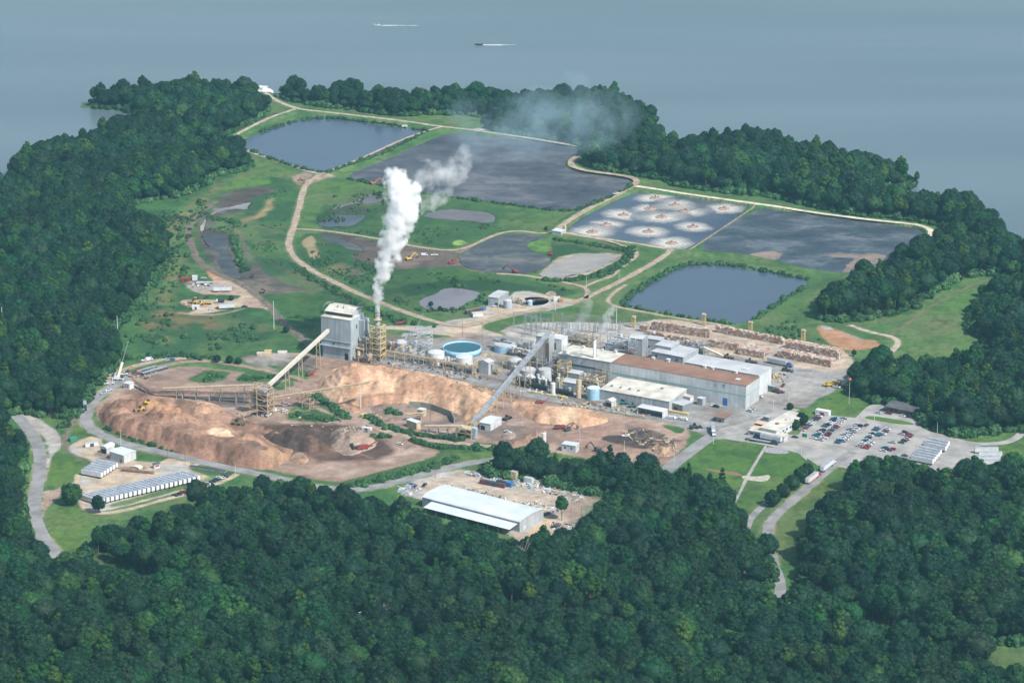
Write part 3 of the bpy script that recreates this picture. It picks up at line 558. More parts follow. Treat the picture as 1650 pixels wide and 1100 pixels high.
def sludge_mat(name, c1, c2, c3, scale=.05, rough=.35, stretch=(1, 1, 1), rot=0., spec=.5):
    """drying sludge: streaks of crust, wet film and cracks"""
    m = bpy.data.materials.new(name); m.use_nodes = True; MAT[name] = m; b_ = _pr(m); t = m.node_tree; N, L = t.nodes, t.links
    gg = N.new('ShaderNodeNewGeometry'); mp = N.new('ShaderNodeMapping'); mp.inputs['Scale'].default_value = stretch; mp.inputs['Rotation'].default_value = (0, 0, rot); L.new(gg.outputs['Position'], mp.inputs['Vector'])
    n = N.new('ShaderNodeTexNoise'); n.inputs['Scale'].default_value = scale; n.inputs['Detail'].default_value = 9; n.inputs['Roughness'].default_value = .68; n.inputs['Distortion'].default_value = .8; L.new(mp.outputs[0], n.inputs['Vector'])
    n2 = N.new('ShaderNodeTexNoise'); n2.inputs['Scale'].default_value = scale*.22; n2.inputs['Detail'].default_value = 5; L.new(mp.outputs[0], n2.inputs['Vector']); ma = N.new('ShaderNodeMath'); ma.operation = 'MULTIPLY_ADD'; ma.inputs[1].default_value = .55; L.new(n2.outputs['Fac'], ma.inputs[0]); mb_ = N.new('ShaderNodeMath'); mb_.operation = 'MULTIPLY'; mb_.inputs[1].default_value = .45; L.new(n.outputs['Fac'], mb_.inputs[0]); L.new(mb_.outputs[0], ma.inputs[2])
    r = N.new('ShaderNodeValToRGB'); e = r.color_ramp.elements; e[0].position = .36; e[0].color = (*c1, 1); e[1].position = .50; e[1].color = (*c2, 1); q = e.new(.64); q.color = (*c3, 1)
    L.new(ma.outputs[0], r.inputs['Fac']); L.new(r.outputs['Color'], b_.inputs['Base Color'])
    b_.inputs['Roughness'].default_value = rough; b_.inputs['Specular IOR Level'].default_value = spec
    bb = N.new('ShaderNodeBump'); bb.inputs['Distance'].default_value = .25; bb.inputs['Strength'].default_value = .7; L.new(n.outputs['Fac'], bb.inputs['Height']); L.new(bb.outputs['Normal'], b_.inputs['Normal']); return m
lake_m = water_mat('lake_water', (.112, .146, .163), .28, .10, .30, col2=(.090, .122, .138), cs=.0022)
for n_ in lake_m.node_tree.nodes:
    if n_.type == 'TEX_NOISE' and abs(n_.inputs['Scale'].default_value-.0022) < 1e-6:
        mp_ = lake_m.node_tree.nodes.new('ShaderNodeMapping'); mp_.inputs['Scale'].default_value = (.5, 3.2, 1); mp_.inputs['Rotation'].default_value = (0, 0, .08); n_.inputs['Detail'].default_value = 9; l_ = n_.inputs['Vector'].links[0].from_socket; lake_m.node_tree.links.new(l_, mp_.inputs['Vector']); lake_m.node_tree.links.new(mp_.outputs[0], n_.inputs['Vector'])
o = mb(); o.box(-6500, 6500, 1200, 6500, -1.3, -1.29); lk = o.build('lake', lake_m); lk['kind'] = 'structure'
pond_m = water_mat('pond_water', (.062, .082, .112), .16, .03, .4)
sheet('pond_water', POND_A, pond_m, -.25, 1.0); sheet('pond_water', POND_E, pond_m, -.25, 1.0)
slB = sludge_mat('black_liquor_crust', (.022, .024, .030), (.058, .059, .069), (.14, .136, .14), .06, .55, (1, 1.4, 1), .3)
sheet('sludge_pond', POND_B, slB, -.2, 1.2)
slC = sludge_mat('aerated_water', (.03, .04, .062), (.05, .062, .086), (.12, .13, .14), .03, .3)
sheet('aeration_pond', POND_C, slC, -.2, .6)
slD = sludge_mat('cracked_sludge', (.016, .026, .034), (.045, .058, .070), (.13, .14, .15), .12, .55, (1, 1.7, 1), -.35)
sheet('sludge_pond', POND_D, slD, -.2, .8)
slF = sludge_mat('wet_sludge', (.022, .028, .036), (.05, .056, .062), (.14, .135, .115), .07, .65, (1, 1.6, 1), .2)
sheet('sludge_pond', POND_F, slF, -.15, 3)
slG = sludge_mat('grey_mud', (.10, .12, .15), (.22, .21, .20), (.36, .31, .24), .035, .5, (1, 1.8, 1), .5)
sheet('mud_flat', POND_G, slG, -.15, 3.5)
slH = sludge_mat('brown_water', (.13, .11, .12), (.19, .165, .17), (.23, .2, .2), .02, .3)
sheet('pond_water', POND_H, slH, -.2, 1.2); slJ = sludge_mat('brown_mud_water', (.055, .05, .055), (.115, .10, .105), (.17, .145, .14), .05, .45); sheet('pond_water', POND_J, slJ, -.2, 4.5); sheet('pond_water', POND_I2, slJ, -.2, 4)
sheet('silt_bank', [(1330, 408), (1360, 406), (1412, 412), (1398, 416), (1340, 414)], sludge_mat('brown_silt', (.05, .05, .055), (.15, .12, .10), (.26, .19, .14), .06, .8), -.12, 3)
sheet('silt_bank', [(1375, 410), (1425, 408), (1432, 414), (1405, 428), (1385, 440), (1350, 438), (1372, 424)], MAT['brown_silt'], -.11, 4)
sheet('silt_bank', [(1200, 410), (1235, 403), (1262, 408), (1255, 420), (1225, 415)], MAT['brown_silt'], -.11, 4)

slI = sludge_mat('dark_water', (.02, .026, .034), (.045, .05, .058), (.09, .09, .09), .06, .3)
sheet('pond_water', POND_I, slI, -.2, 3.5); sheet('pond_water', POND_K, slF, -.2, 3); sheet('mud_flat', STREAM, slF, -.15, 4); sheet('stream_water', STREAM2, slG, -.15, 3)
def road_mat(name, c, c2, sc2=.12): return mat(name, c, .85, col2=tuple(v*.84 for v in c2), scale=sc2*1.6, detail=12, bump=.05, spec=.2, fac=(.36, .62))
sand_m = road_mat('sandy_track', (.42, .36, .28), (.31, .265, .205)); pale_m = road_mat('pale_track', (.62, .56, .43), (.5, .45, .35)); brown_m = road_mat('brown_track', (.31, .225, .175), (.22, .155, .12))
asph = road_mat('worn_asphalt', (.26, .255, .25), (.20, .197, .195), .06); conc = road_mat('pale_paving', (.34, .325, .30), (.265, .255, .24), .05)
tan_m = road_mat('tan_track', (.38, .30, .225), (.29, .22, .165)); mud_m = road_mat('mud_road', (.18, .13, .115), (.12, .09, .08))
for k, mm in (('perimeter', sand_m), ('perimeter_b', tan_m), ('perimeter_c', pale_m), ('west_dike', sand_m), ('mid_dike', tan_m), ('dirt_main', tan_m), ('loop', tan_m), ('loop_b', tan_m), ('aerator_road', sand_m),
              ('pond_track', tan_m), ('meadow_track', sand_m), ('yard_track', tan_m), ('mud_track', mud_m)):
    ribbon('dirt_track', ROADS[k][0], ROADS[k][1], mm, .12+.02*(len(k) % 5))
ribbon('road', [(1256, 975), (1258, 945), (1246, 915), (1240, 885), (1236, 862), (1240, 842), (1258, 822), (1290, 795), (1325, 765), (1352, 742), (1375, 728)], 6.8, asph, .14, wob=.04)
ribbon('road', [(1195, 960), (1195, 890), (1205, 840), (1218, 825), (1240, 805), (1250, 797)], 5, asph, .1, wob=.04)
ribbon('road', [(1160, 696), (1135, 710), (1105, 733), (1080, 752), (1062, 768), (1040, 780)], 10, asph, .13, wob=.05)
ribbon('road', [(870, 742), (830, 736), (795, 740), (740, 749), (700, 760), (650, 773), (600, 786), (560, 791), (500, 783), (440, 769), (380, 756), (320, 743), (260, 728), (210, 718), (175, 706), (147, 692), (137, 678), (139, 662), (150, 646), (168, 631), (190, 617), (215, 604), (245, 594)], 8, asph, .12, wob=.06)
ribbon('dirt_track', [(240, 596), (280, 585), (320, 581), (360, 584), (400, 591), (440, 599), (480, 610), (510, 622)], 6, brown_m, .12)
ribbon('dirt_track', [(185, 620), (175, 612), (180, 602), (210, 592), (240, 584), (262, 579), (300, 577)], 6, tan_m, .10)
ribbon('road', [(22, 664), (45, 690), (60, 712), (66, 740), (62, 775), (55, 805), (56, 838), (68, 868), (88, 894), (104, 914), (115, 925)], 8.5, asph, .12, wob=.05)
ribbon('road', [(600, 579), (660, 590), (720, 603), (780, 617), (820, 630), (870, 641), (930, 652), (1017, 666), (1075, 677), (1120, 685), (1160, 690)], 7, asph, .12, wob=.12)
ribbon('road', [(1650, 690), (1646, 700), (1625, 713), (1590, 716), (1560, 714), (1530, 706), (1500, 697)], 6, conc, .16, wob=.05)
ribbon('road', [(1700, 668), (1660, 676), (1650, 690)], 6, conc, .14, wob=.05)
sheet('parking_lot', [(1277, 716), (1290, 695), (1321, 667), (1378, 673), (1396, 656), (1412, 648), (1434, 651), (1432, 662), (1478, 674), (1486, 690), (1520, 702), (1560, 714), (1592, 722), (1585, 745), (1540, 765), (1400, 762), (1345, 750), (1318, 750), (1300, 738)], conc, .10, .2, 0)
sheet('paved_yard', [(1147, 708), (1160, 690), (1205, 680), (1240, 665), (1262, 655), (1290, 660), (1266, 668), (1255, 682), (1262, 700), (1300, 700), (1300, 742), (1286, 730), (1234, 717), (1168, 707)], conc, .07, .3, 0)
gr_m = mat('mown_grass', (.085, .15, .035), .95, col2=(.062, .12, .03), scale=.08, detail=8, spec=.1)
sheet('grass_island', [(1391, 673), (1401, 669), (1445, 676), (1470, 681), (1474, 685), (1445, 683), (1413, 678)], gr_m, .14, .1, 1)
sheet('footpath', [(1232, 718), (1236, 719), (1206, 770), (1186, 810), (1182, 810), (1200, 770)], conc, .08, .2, 0)
sheet('gravel_patch', [(1231, 724), (1240, 719), (1275, 727), (1265, 732), (1232, 729)], mat('grey_gravel', (.32, .31, .32), .9, col2=(.2, .2, .22), scale=.6), .09, .5, 1)
sheet('bare_ground_patch', [(1198, 765), (1222, 768), (1240, 764), (1242, 770), (1232, 777), (1208, 774), (1196, 770)], mat('pale_rubble', (.45, .42, .36), .9, col2=(.25, .25, .16), scale=.5), .09, 1, 1)
sheet('drainage_ditch', [(1138, 754), (1195, 762), (1196, 768), (1150, 760), (1138, 757)], mat('red_clay', (.24, .11, .08), .9, col2=(.10, .13, .05), scale=.4), .09, .5, 1)
line_m = mat('yellow_line', (.62, .47, .22), .8)
ribbon('road_marking', [(1262, 706), (1290, 710), (1333, 721)], .5, line_m, .17, 1, 0)
ribbon('divider_dike', [(1216.5, 333), (1107, 405.5)], 1.8, brown_m, .12, 0, .3)
# ================================================================ trees
def leaf_mat(name, ramp, rough=.65, spec=.18):
    m = bpy.data.materials.new(name); m.use_nodes = True; b_ = _pr(m); t = m.node_tree; N, L = t.nodes, t.links
    oi = N.new('ShaderNodeObjectInfo'); r = N.new('ShaderNodeValToRGB'); e = r.color_ramp.elements
    e[0].position = ramp[0][0]; e[0].color = (*ramp[0][1], 1); e[1].position = ramp[1][0]; e[1].color = (*ramp[1][1], 1)
    for p_, c_ in ramp[2:]: q = e.new(p_); q.color = (*c_, 1)
    L.new(oi.outputs['Random'], r.inputs['Fac'])
    g_ = N.new('ShaderNodeNewGeometry')
    n = N.new('ShaderNodeTexNoise'); n.inputs['Scale'].default_value = .012; n.inputs['Detail'].default_value = 3; L.new(oi.outputs['Location'], n.inputs['Vector'])
    n2 = N.new('ShaderNodeTexNoise'); n2.inputs['Scale'].default_value = .8; n2.inputs['Detail'].default_value = 3; L.new(g_.outputs['Position'], n2.inputs['Vector'])
    ad = N.new('ShaderNodeMath'); ad.operation = 'MULTIPLY_ADD'; ad.inputs[1].default_value = .9; ad.inputs[2].default_value = .10; L.new(n.outputs['Fac'], ad.inputs[0])
    mr_ = N.new('ShaderNodeMapRange'); mr_.inputs['From Min'].default_value = .3; mr_.inputs['From Max'].default_value = .7; mr_.inputs['To Min'].default_value = .75; mr_.inputs['To Max'].default_value = 1.3; L.new(n2.outputs['Fac'], mr_.inputs['Value'])
    mu = N.new('ShaderNodeMath'); mu.operation = 'MULTIPLY'; L.new(mr_.outputs[0], mu.inputs[0]); L.new(ad.outputs[0], mu.inputs[1])
    sc2 = N.new('ShaderNodeMath'); sc2.operation = 'MULTIPLY'; sc2.inputs[1].default_value = 1.85; L.new(mu.outputs[0], sc2.inputs[0])
    mx_ = N.new('ShaderNodeMix'); mx_.data_type = 'RGBA'; mx_.blend_type = 'MULTIPLY'; mx_.inputs['Factor'].default_value = 1
    L.new(r.outputs['Color'], mx_.inputs[6]); L.new(sc2.outputs[0], mx_.inputs[7]); L.new(mx_.outputs[2], b_.inputs['Base Color'])
    b_.inputs['Roughness'].default_value = rough; b_.inputs['Specular IOR Level'].default_value = spec
    return m
leafA = leaf_mat('broadleaf_foliage', [(0, (.003, .022, .012)), (1, (.034, .080, .020)), (.35, (.007, .033, .014)), (.55, (.011, .040, .014)), (.72, (.014, .034, .017)), (.86, (.005, .043, .015)), (.94, (.013, .055, .013))])
leafB = leaf_mat('bright_foliage', [(0, (.014, .070, .017)), (1, (.050, .095, .016)), (.6, (.028, .078, .014))])
leafS = leaf_mat('shrub_foliage', [(0, (.022, .072, .026)), (1, (.055, .120, .042)), (.5, (.034, .092, .034))])
bark_m = mat('bark', (.16, .13, .10), .9, col2=(.09, .075, .06), scale=1.5); dead_m = mat('dead_wood', (.42, .37, .34), .9, col2=(.3, .26, .24), scale=1)
_ico = None
def ico(sub=2):
    bm = bmesh.new(); bmesh.ops.create_icosphere(bm, subdivisions=sub, radius=1); V = np.array([v.co[:] for v in bm.verts]); F = np.array([[v.index for v in f.verts] for f in bm.faces]); bm.free(); return V, F
IV, IF = ico(2); IV3, IF3 = ico(3)
def crown_mesh(name, seed, r=5.5, h=8., zc=10., lobes=22, cards=1500, cone=0., card=.62, m=None):
    """crown of leaf clumps: ragged lobes over an uneven dome, with loose sprays of leaves standing off them"""
    rs = np.random.RandomState(seed); Vs = []; Fs = []; n0 = 0; L_ = []
    for k in range(lobes):
        t = rs.uniform(0, 2*math.pi); u = (k+.5)/lobes; zz = 1-1.75*u+rs.uniform(-.12, .12)
        rad = math.sqrt(max(0, 1-min(1, abs(zz))**2))
        if cone: rad = (1-(zz+1)/2)**.8*cone+.12
        t = k*2.399+rs.uniform(-.5, .5); q = rs.uniform(.60, .80)
        c = np.array([math.cos(t)*rad*r*q, math.sin(t)*rad*r*q, zc+zz*h/2*rs.uniform(.8, 1.0)])
        lr = r*rs.uniform(.20, .32)*(1 if not cone else .75); L_.append((c, lr))
    L_.append((np.array([0, 0, zc-.04*h]), r*.86 if not cone else r*.5))
    for c, lr in L_:
        v = IV.copy(); d = 1+.55*(fbm(v[:, 0]*1.7+c[0]*3, v[:, 1]*1.7+v[:, 2]*2.3+c[2], .5, 3, seed)-.5)*2*.8
        v = v*d[:, None]*lr; v[:, 2] *= .82; Vs.append(v+c); Fs.append(IF+n0); n0 += len(v)
    # leaf sprays
    w_ = np.array([l[1]**2 for l in L_]); w_ /= w_.sum(); pick = rs.choice(len(L_), cards, p=w_)
    dirn = rs.normal(size=(cards, 3)); dirn[:, 2] += .35; dirn /= np.linalg.norm(dirn, axis=1)[:, None]
    C_ = np.array([L_[i][0] for i in pick]); R__ = np.array([L_[i][1] for i in pick])
    pos = C_+dirn*(R__*rs.uniform(.84, 1.26, cards))[:, None]*np.array([1, 1, .85])
    nrm = dirn+rs.normal(size=(cards, 3))*.5; nrm /= np.linalg.norm(nrm, axis=1)[:, None]
    tx = np.cross(nrm, rs.normal(size=(cards, 3))); tx /= np.linalg.norm(tx, axis=1)[:, None]; ty = np.cross(nrm, tx)
    s = (card*rs.uniform(.55, 1.3, cards))[:, None]; bend = nrm*s*.35
    q = np.stack([pos-tx*s-bend, pos-ty*s*.7, pos+tx*s-bend, pos+ty*s*.7], 1).reshape(-1, 3)
    f4 = np.arange(cards*4).reshape(-1, 4)+n0
    V = np.vstack(Vs+[q]); F3 = np.vstack(Fs); F = np.vstack([F3, f4[:, [0, 1, 2]], f4[:, [0, 2, 3]]])
    me = bpy.data.meshes.new(name); me.vertices.add(len(V)); me.vertices.foreach_set('co', V.astype(np.float32).ravel())
    me.loops.add(F.size); me.loops.foreach_set('vertex_index', F.astype(np.int32).ravel()); me.polygons.add(len(F)); me.polygons.foreach_set('loop_start', np.arange(0, F.size, 3, dtype=np.int32))
    me.update(calc_edges=True); me.validate(); me.materials.append(m or leafA); return me
def trunk_mesh(name, hgt, r, seed=0, limbs=5, spread=3.5, m=None, top=.75):
    rs = random.Random(seed); b_ = mb(); z0 = 0; px_, py_ = 0, 0; n = 4; pr = r
    for k in range(n):
        z1 = hgt*top*(k+1)/n; nx_, ny_ = px_+rs.uniform(-.25, .25), py_+rs.uniform(-.25, .25); nr = r*(1-.75*(k+1)/n)+.04
        b_.tube((px_, py_, z0), (nx_, ny_, z1), pr, nr, 7, k == 0); px_, py_, z0, pr = nx_, ny_, z1, nr
    for k in range(limbs):
        t = k*2.4+rs.uniform(-.4, .4); zb = hgt*(.32+.38*k/limbs); e = (math.cos(t)*spread, math.sin(t)*spread, zb+hgt*.2)
        b_.tube((0, 0, zb), e, r*.38, r*.1, 5, False)
    me_o = b_.build(name, m or bark_m); me = me_o.data; bpy.data.objects.remove(me_o); return me
PROTO = []   # (crown mesh, trunk mesh, radius)
for k, (r, h, zc, lb, cn) in enumerate([(5.6, 9.5, 11.5, 24, 0), (6.6, 9.0, 11.0, 28, 0), (4.6, 10., 12., 22, 0), (5.2, 8.4, 10.5, 20, 0), (7.4, 10., 12.5, 32, 0), (3.6, 12.5, 11.5, 22, 1.0)]):
    PROTO.append((crown_mesh('crown', 100+k, r, h, zc, lb, 4200, cn, .36), trunk_mesh('trunk', zc+h*.3, .32, k, 5, r*.55), r))
PB = [(crown_mesh('crown', 200+k, r, h, zc, lb, 3200, cn, .36, leafB), trunk_mesh('trunk', zc+h*.3, .3, k+9, 4, r*.5), r) for k, (r, h, zc, lb, cn) in enumerate([(4.2, 10, 12.5, 20, 0), (3.3, 13., 12.5, 22, 1.0)])]
def tree(name, label, cat, x_, y_, proto, s=1., group=None, rz=None, zs=1.):
    o = empty(name, (x_, y_, ht1(x_, y_)), rz if rz is not None else random.uniform(0, 6.28)); o.scale = (s, s, s*zs); tag(o, label, cat, group)
    for nm, me in (('crown', proto[0]), ('trunk', proto[1])):
        c = bpy.data.objects.new(nm, me); COL.objects.link(c); c.parent = o
    return o
def poisson(poly, step, jitter=.42, seed=0):
    rs = np.random.RandomState(seed); x0, y0 = poly.min(0); x1, y1 = poly.max(0)
    xs = np.arange(x0, x1, step); ys = np.arange(y0, y1, step*.87); A, B = np.meshgrid(xs, ys); A = A+(np.arange(len(ys)) % 2)[:, None]*step/2
    A = A+rs.uniform(-jitter, jitter, A.shape)*step; B = B+rs.uniform(-jitter, jitter, B.shape)*step
    A, B = A.ravel(), B.ravel(); m_ = inside(A, B, poly); return A[m_], B[m_]
tx_, ty_ = [], []
for n_, (k, p) in enumerate(WP.items()):
    a, b_ = poisson(p, 7.7 if k == 'near' else 6.6, .42, n_+3); tx_.append(a); ty_.append(b_)
tx_ = np.concatenate(tx_); ty_ = np.concatenate(ty_)
# inside the view (with a margin), nearest first
dep = ty_*cF.y-CAM_H*cF.z; sx = 825+FPX*tx_/dep; sy = 550-FPX*(ty_*cU.y-CAM_H*cU.z)/dep
SEAM = [(PP([(128, 905), (200, 938), (270, 975), (340, 1012), (420, 1040), (520, 1085)]), 12), (PP([(1262, 975), (1340, 995), (1430, 1040), (1500, 1066), (1560, 1056)]), 10), (PP([(700, 960), (780, 985), (860, 1010), (960, 1020)]), 6), (PP([(560, 880), (620, 905), (700, 930)]), 5)]
keep = (np.min([dline(tx_, ty_, p)-w for p, w in SEAM], 0) > 0) & (sx > -140) & (sx < 1790) & (sy < 1270)
tx_, ty_, sx, sy = tx_[keep], ty_[keep], sx[keep], sy[keep]
tz_ = ht(tx_, ty_)
nT = len(tx_); rs_ = np.random.RandomState(5)
ridx = rs_.choice(6, nT, p=[.23, .21, .16, .21, .14, .05]); clump = fbm(tx_, ty_, 45, 3, 61)
brt = (rs_.rand(nT) < .05) | ((clump > .62) & (rs_.rand(nT) < .30)); ridx = np.where(brt, 6+rs_.randint(0, 2, nT), ridx)
scl = rs_.uniform(.70, 1.24, nT)*(.84+.34*fbm(tx_, ty_, 60, 2, 77)); rot = rs_.uniform(0, 6.283, nT); tall = rs_.uniform(.62, 1.2, nT); ridx = np.where((ty_ > 2350) & (ridx == 5), 0, ridx); ridx = np.where((ty_ > 2350) & (ridx == 7), 6, ridx)
edge = np.min([np.abs(sdist(tx_, ty_, p)) for p in WP.values()], 0); scl = scl*(.80+.45*fbm(tx_, ty_, 38, 2, 78))*np.where(ty_ > 2700, .86, 1.0); scl = np.where(edge < 7, scl*rs_.uniform(.62, 1.0, nT), scl)
order = np.argsort(ty_); vis = [i for i in order if -10 < sx[i] < 1660 and proj(tx_[i], ty_[i], tz_[i]+10)[1] < 1096][:300]; vs_ = set(vis)
ALLP = PROTO+PB
LAB = {0: ('broadleaf_tree', 'dark green broadleaf tree with a rounded crown in the dense woods along the bottom', 'woods along the bottom of the view'),
       5: ('tall_tree', 'narrow tall dark green tree rising among rounded crowns along the bottom', 'narrow trees in the bottom woods'),
       6: ('bright_tree', 'bright yellow-green tree among the darker woods along the bottom', 'bright trees in the bottom woods')}
protoobj = {}
for i in vis:
    k = int(ridx[i]); nm, lb, gp = LAB[0 if k < 5 else (5 if k == 5 else 6)]
    o = tree(nm, lb, 'tree', float(tx_[i]), float(ty_[i]), ALLP[k], float(scl[i]), gp, float(rot[i]), float(tall[i]))
    protoobj.setdefault(k, o)
def scatter(name, pts, protos, idx, sc_, rt, kind='stuff', label=None, tl=None):
    tl = np.ones(len(pts)) if tl is None else tl
    """one object holding countless plants, instanced on its points"""
    me = bpy.data.meshes.new(name); me.vertices.add(len(pts)); me.vertices.foreach_set('co', np.asarray(pts, np.float32).ravel())
    for nm, ty, dat in (('pick', 'INT', idx), ('size', 'FLOAT', sc_), ('turn', 'FLOAT', rt), ('tall', 'FLOAT', tl)):
        a_ = me.attributes.new(nm, ty, 'POINT'); a_.data.foreach_set('value', np.asarray(dat, np.int32 if ty == 'INT' else np.float32))
    o = bpy.data.objects.new(name, me); COL.objects.link(o); o['kind'] = kind
    if label: o['label'] = label
    ng = bpy.data.node_groups.new(name, 'GeometryNodeTree'); ng.interface.new_socket('Geometry', in_out='INPUT', socket_type='NodeSocketGeometry'); ng.interface.new_socket('Geometry', in_out='OUTPUT', socket_type='NodeSocketGeometry')
    N, L = ng.nodes, ng.links; gi = N.new('NodeGroupInput'); go = N.new('NodeGroupOutput'); jn = N.new('GeometryNodeJoinGeometry')
    for pr in reversed(protos):
        j2 = N.new('GeometryNodeJoinGeometry')
        for ob in pr:
            oi = N.new('GeometryNodeObjectInfo'); oi.inputs['Object'].default_value = ob; oi.inputs['As Instance'].default_value = True; L.new(oi.outputs['Geometry'], j2.inputs[0])
        g2 = N.new('GeometryNodeGeometryToInstance'); L.new(j2.outputs[0], g2.inputs[0]); L.new(g2.outputs[0], jn.inputs[0])
    ip = N.new('GeometryNodeInstanceOnPoints'); ip.inputs['Pick Instance'].default_value = True
    def att(nm, ty):
        a_ = N.new('GeometryNodeInputNamedAttribute'); a_.data_type = ty; a_.inputs['Name'].default_value = nm; return a_.outputs['Attribute']
    cx = N.new('ShaderNodeCombineXYZ'); L.new(att('turn', 'FLOAT'), cx.inputs[2])
    L.new(gi.outputs[0], ip.inputs['Points']); L.new(jn.outputs[0], ip.inputs['Instance']); L.new(att('pick', 'INT'), ip.inputs['Instance Index'])
    L.new(cx.outputs[0], ip.inputs['Rotation']); sz = att('size', 'FLOAT'); mt = N.new('ShaderNodeMath'); mt.operation = 'MULTIPLY'; L.new(sz, mt.inputs[0]); L.new(att('tall', 'FLOAT'), mt.inputs[1]); c3 = N.new('ShaderNodeCombineXYZ'); L.new(sz, c3.inputs[0]); L.new(sz, c3.inputs[1]); L.new(mt.outputs[0], c3.inputs[2]); L.new(c3.outputs[0], ip.inputs['Scale']); L.new(ip.outputs[0], go.inputs[0])
    md = o.modifiers.new('scatter', 'NODES'); md.node_group = ng; return o
rest = np.array([i for i in range(nT) if i not in vs_])
pl = [[c for c in protoobj[k].children] if k in protoobj else None for k in range(8)]
fallback = next(p for p in pl if p); pl = [p or fallback for p in pl]
scatter('forest', np.stack([tx_[rest], ty_[rest], tz_[rest]], 1), pl, ridx[rest], scl[rest], rot[rest], tl=tall[rest])
print('TREES', nT, len(vis), [k for k in range(8) if k in protoobj])
# ---- lone and edge trees that stand apart
LONE = [(116, 814, 2.2, 0, 1.25, 'dense round tree at the left end of the curved gravel lot, beside the small road'),
 (159, 828, 2.2, 2, .95, 'small dark pointed tree at the left end of the long row of white trailers'),
 (1584, 478, 2., 0, .82, 'lone dark tree standing on the open meadow at the right'),
 (1384, 612, 2., 3, 1.15, 'large dark tree at the right corner of the bale yard'),
 (1396, 640, 2., 0, .95, 'dark tree on the lawn corner below the bale yard'),
 (1376, 574, 2., 2, .42, 'small bush-like tree beside the red dirt mound'),
 (905, 838, 2., 2, .92, 'single tree with a bare trunk at the right end of the long white shed'),
 (1292, 684, 2., 3, .85, 'small leafy tree between the cream office and the car park'),
 (1282, 692, 2., 0, .62, 'smallest leafy tree at the near right corner of the cream office'),
 (1273, 660, 2., 3, .5, 'small bush-like tree behind the far end of the cream office'),
 (1245, 815, 2., 0, .95, 'nearest round tree of the short hedge line left of the entrance road'),
 (1262, 800, 2., 3, .9, 'second round tree from the near end of the hedge line by the entrance road'),
 (1276, 788, 2., 1, .85, 'third round tree from the near end of the hedge line by the entrance road'),
 (1290, 775, 2., 0, .85, 'fourth round tree from the near end of the hedge line by the entrance road'),
 (1300, 766, 2., 3, .85, 'farthest round tree of the hedge line beside the two road trucks'),
 (373, 484, 2., 3, .42, 'leafy bush-like tree beside the long white trailer in the contractor yard'),
 (461, 536, 2., 0, .45, 'small dark tree beside the dark mud road near the tall steel pole'),
 (694, 494, 2., 0, .36, 'left one of two small trees on the near bank of the brown pond'),
 (709, 500, 2., 3, .34, 'right one of two small trees on the near bank of the brown pond'),
 (350, 584, 2., 0, .5, 'leftmost of the three dark bushes above the loop road'), (370, 585, 2., 3, .55, 'middle one of the three dark bushes above the loop road'), (384, 586, 2., 1, .42, 'rightmost of the three dark bushes above the loop road'),
 (502, 648, 2., 2, .45, 'small dark tree between the legs of the conveyor support tower'),
 (880, 371, 2., 3, .32, 'small bush left of the white shed by the aeration pond')]
for px_, py_, _, k, s_, lb in LONE:
    p = P(px_, py_); o = tree('tree' if s_ > .6 else 'small_tree', lb, 'tree', p.x, p.y, PROTO[k], s_)
    if 'bare trunk' not in lb: o.children[0].location.z = -5.2; o.children[1].scale = (1, 1, .62)
def dead_tree(px_, py_, s_, lb, z_=0):
    p = P(px_, py_); rs = random.Random(int(px_)); b_ = mb(); b_.tube((0, 0, 0), (.3, 0, 11), .28, .12, 6)
    o = empty('dead_tree', (p.x, p.y, ht1(p.x, p.y)), rs.uniform(0, 6)); o.scale = (s_,)*3; tag(o, lb, 'tree')
    l_ = mb()
    for k in range(16):
        t = rs.uniform(0, 6.28); zb = rs.uniform(6, 11); e = Vector((math.cos(t)*rs.uniform(1.5, 3.8), math.sin(t)*rs.uniform(1.5, 3.8), zb+rs.uniform(1.5, 5)))
        l_.tube((.2, 0, zb), e, .12, .04, 5, False)
        for q in range(3): l_.tube(Vector((.2, 0, zb)).lerp(e, .4+.2*q), e+Vector((rs.uniform(-1.5, 1.5), rs.uniform(-1.5, 1.5), rs.uniform(0, 2))), .06, .03, 4, False)
    b_.build('trunk', dead_m, o); l_.build('bare_branches', dead_m, o)
dead_tree(845, 922, 1.35, 'grey leafless dead tree showing above the dark woods below the long white shed')
dead_tree(1148, 838, 1.3, 'grey leafless dead tree in the woods left of the small lawn path')
dead_tree(612, 1030, 1.3, 'thin bare dead tree among the dark crowns at the bottom centre')
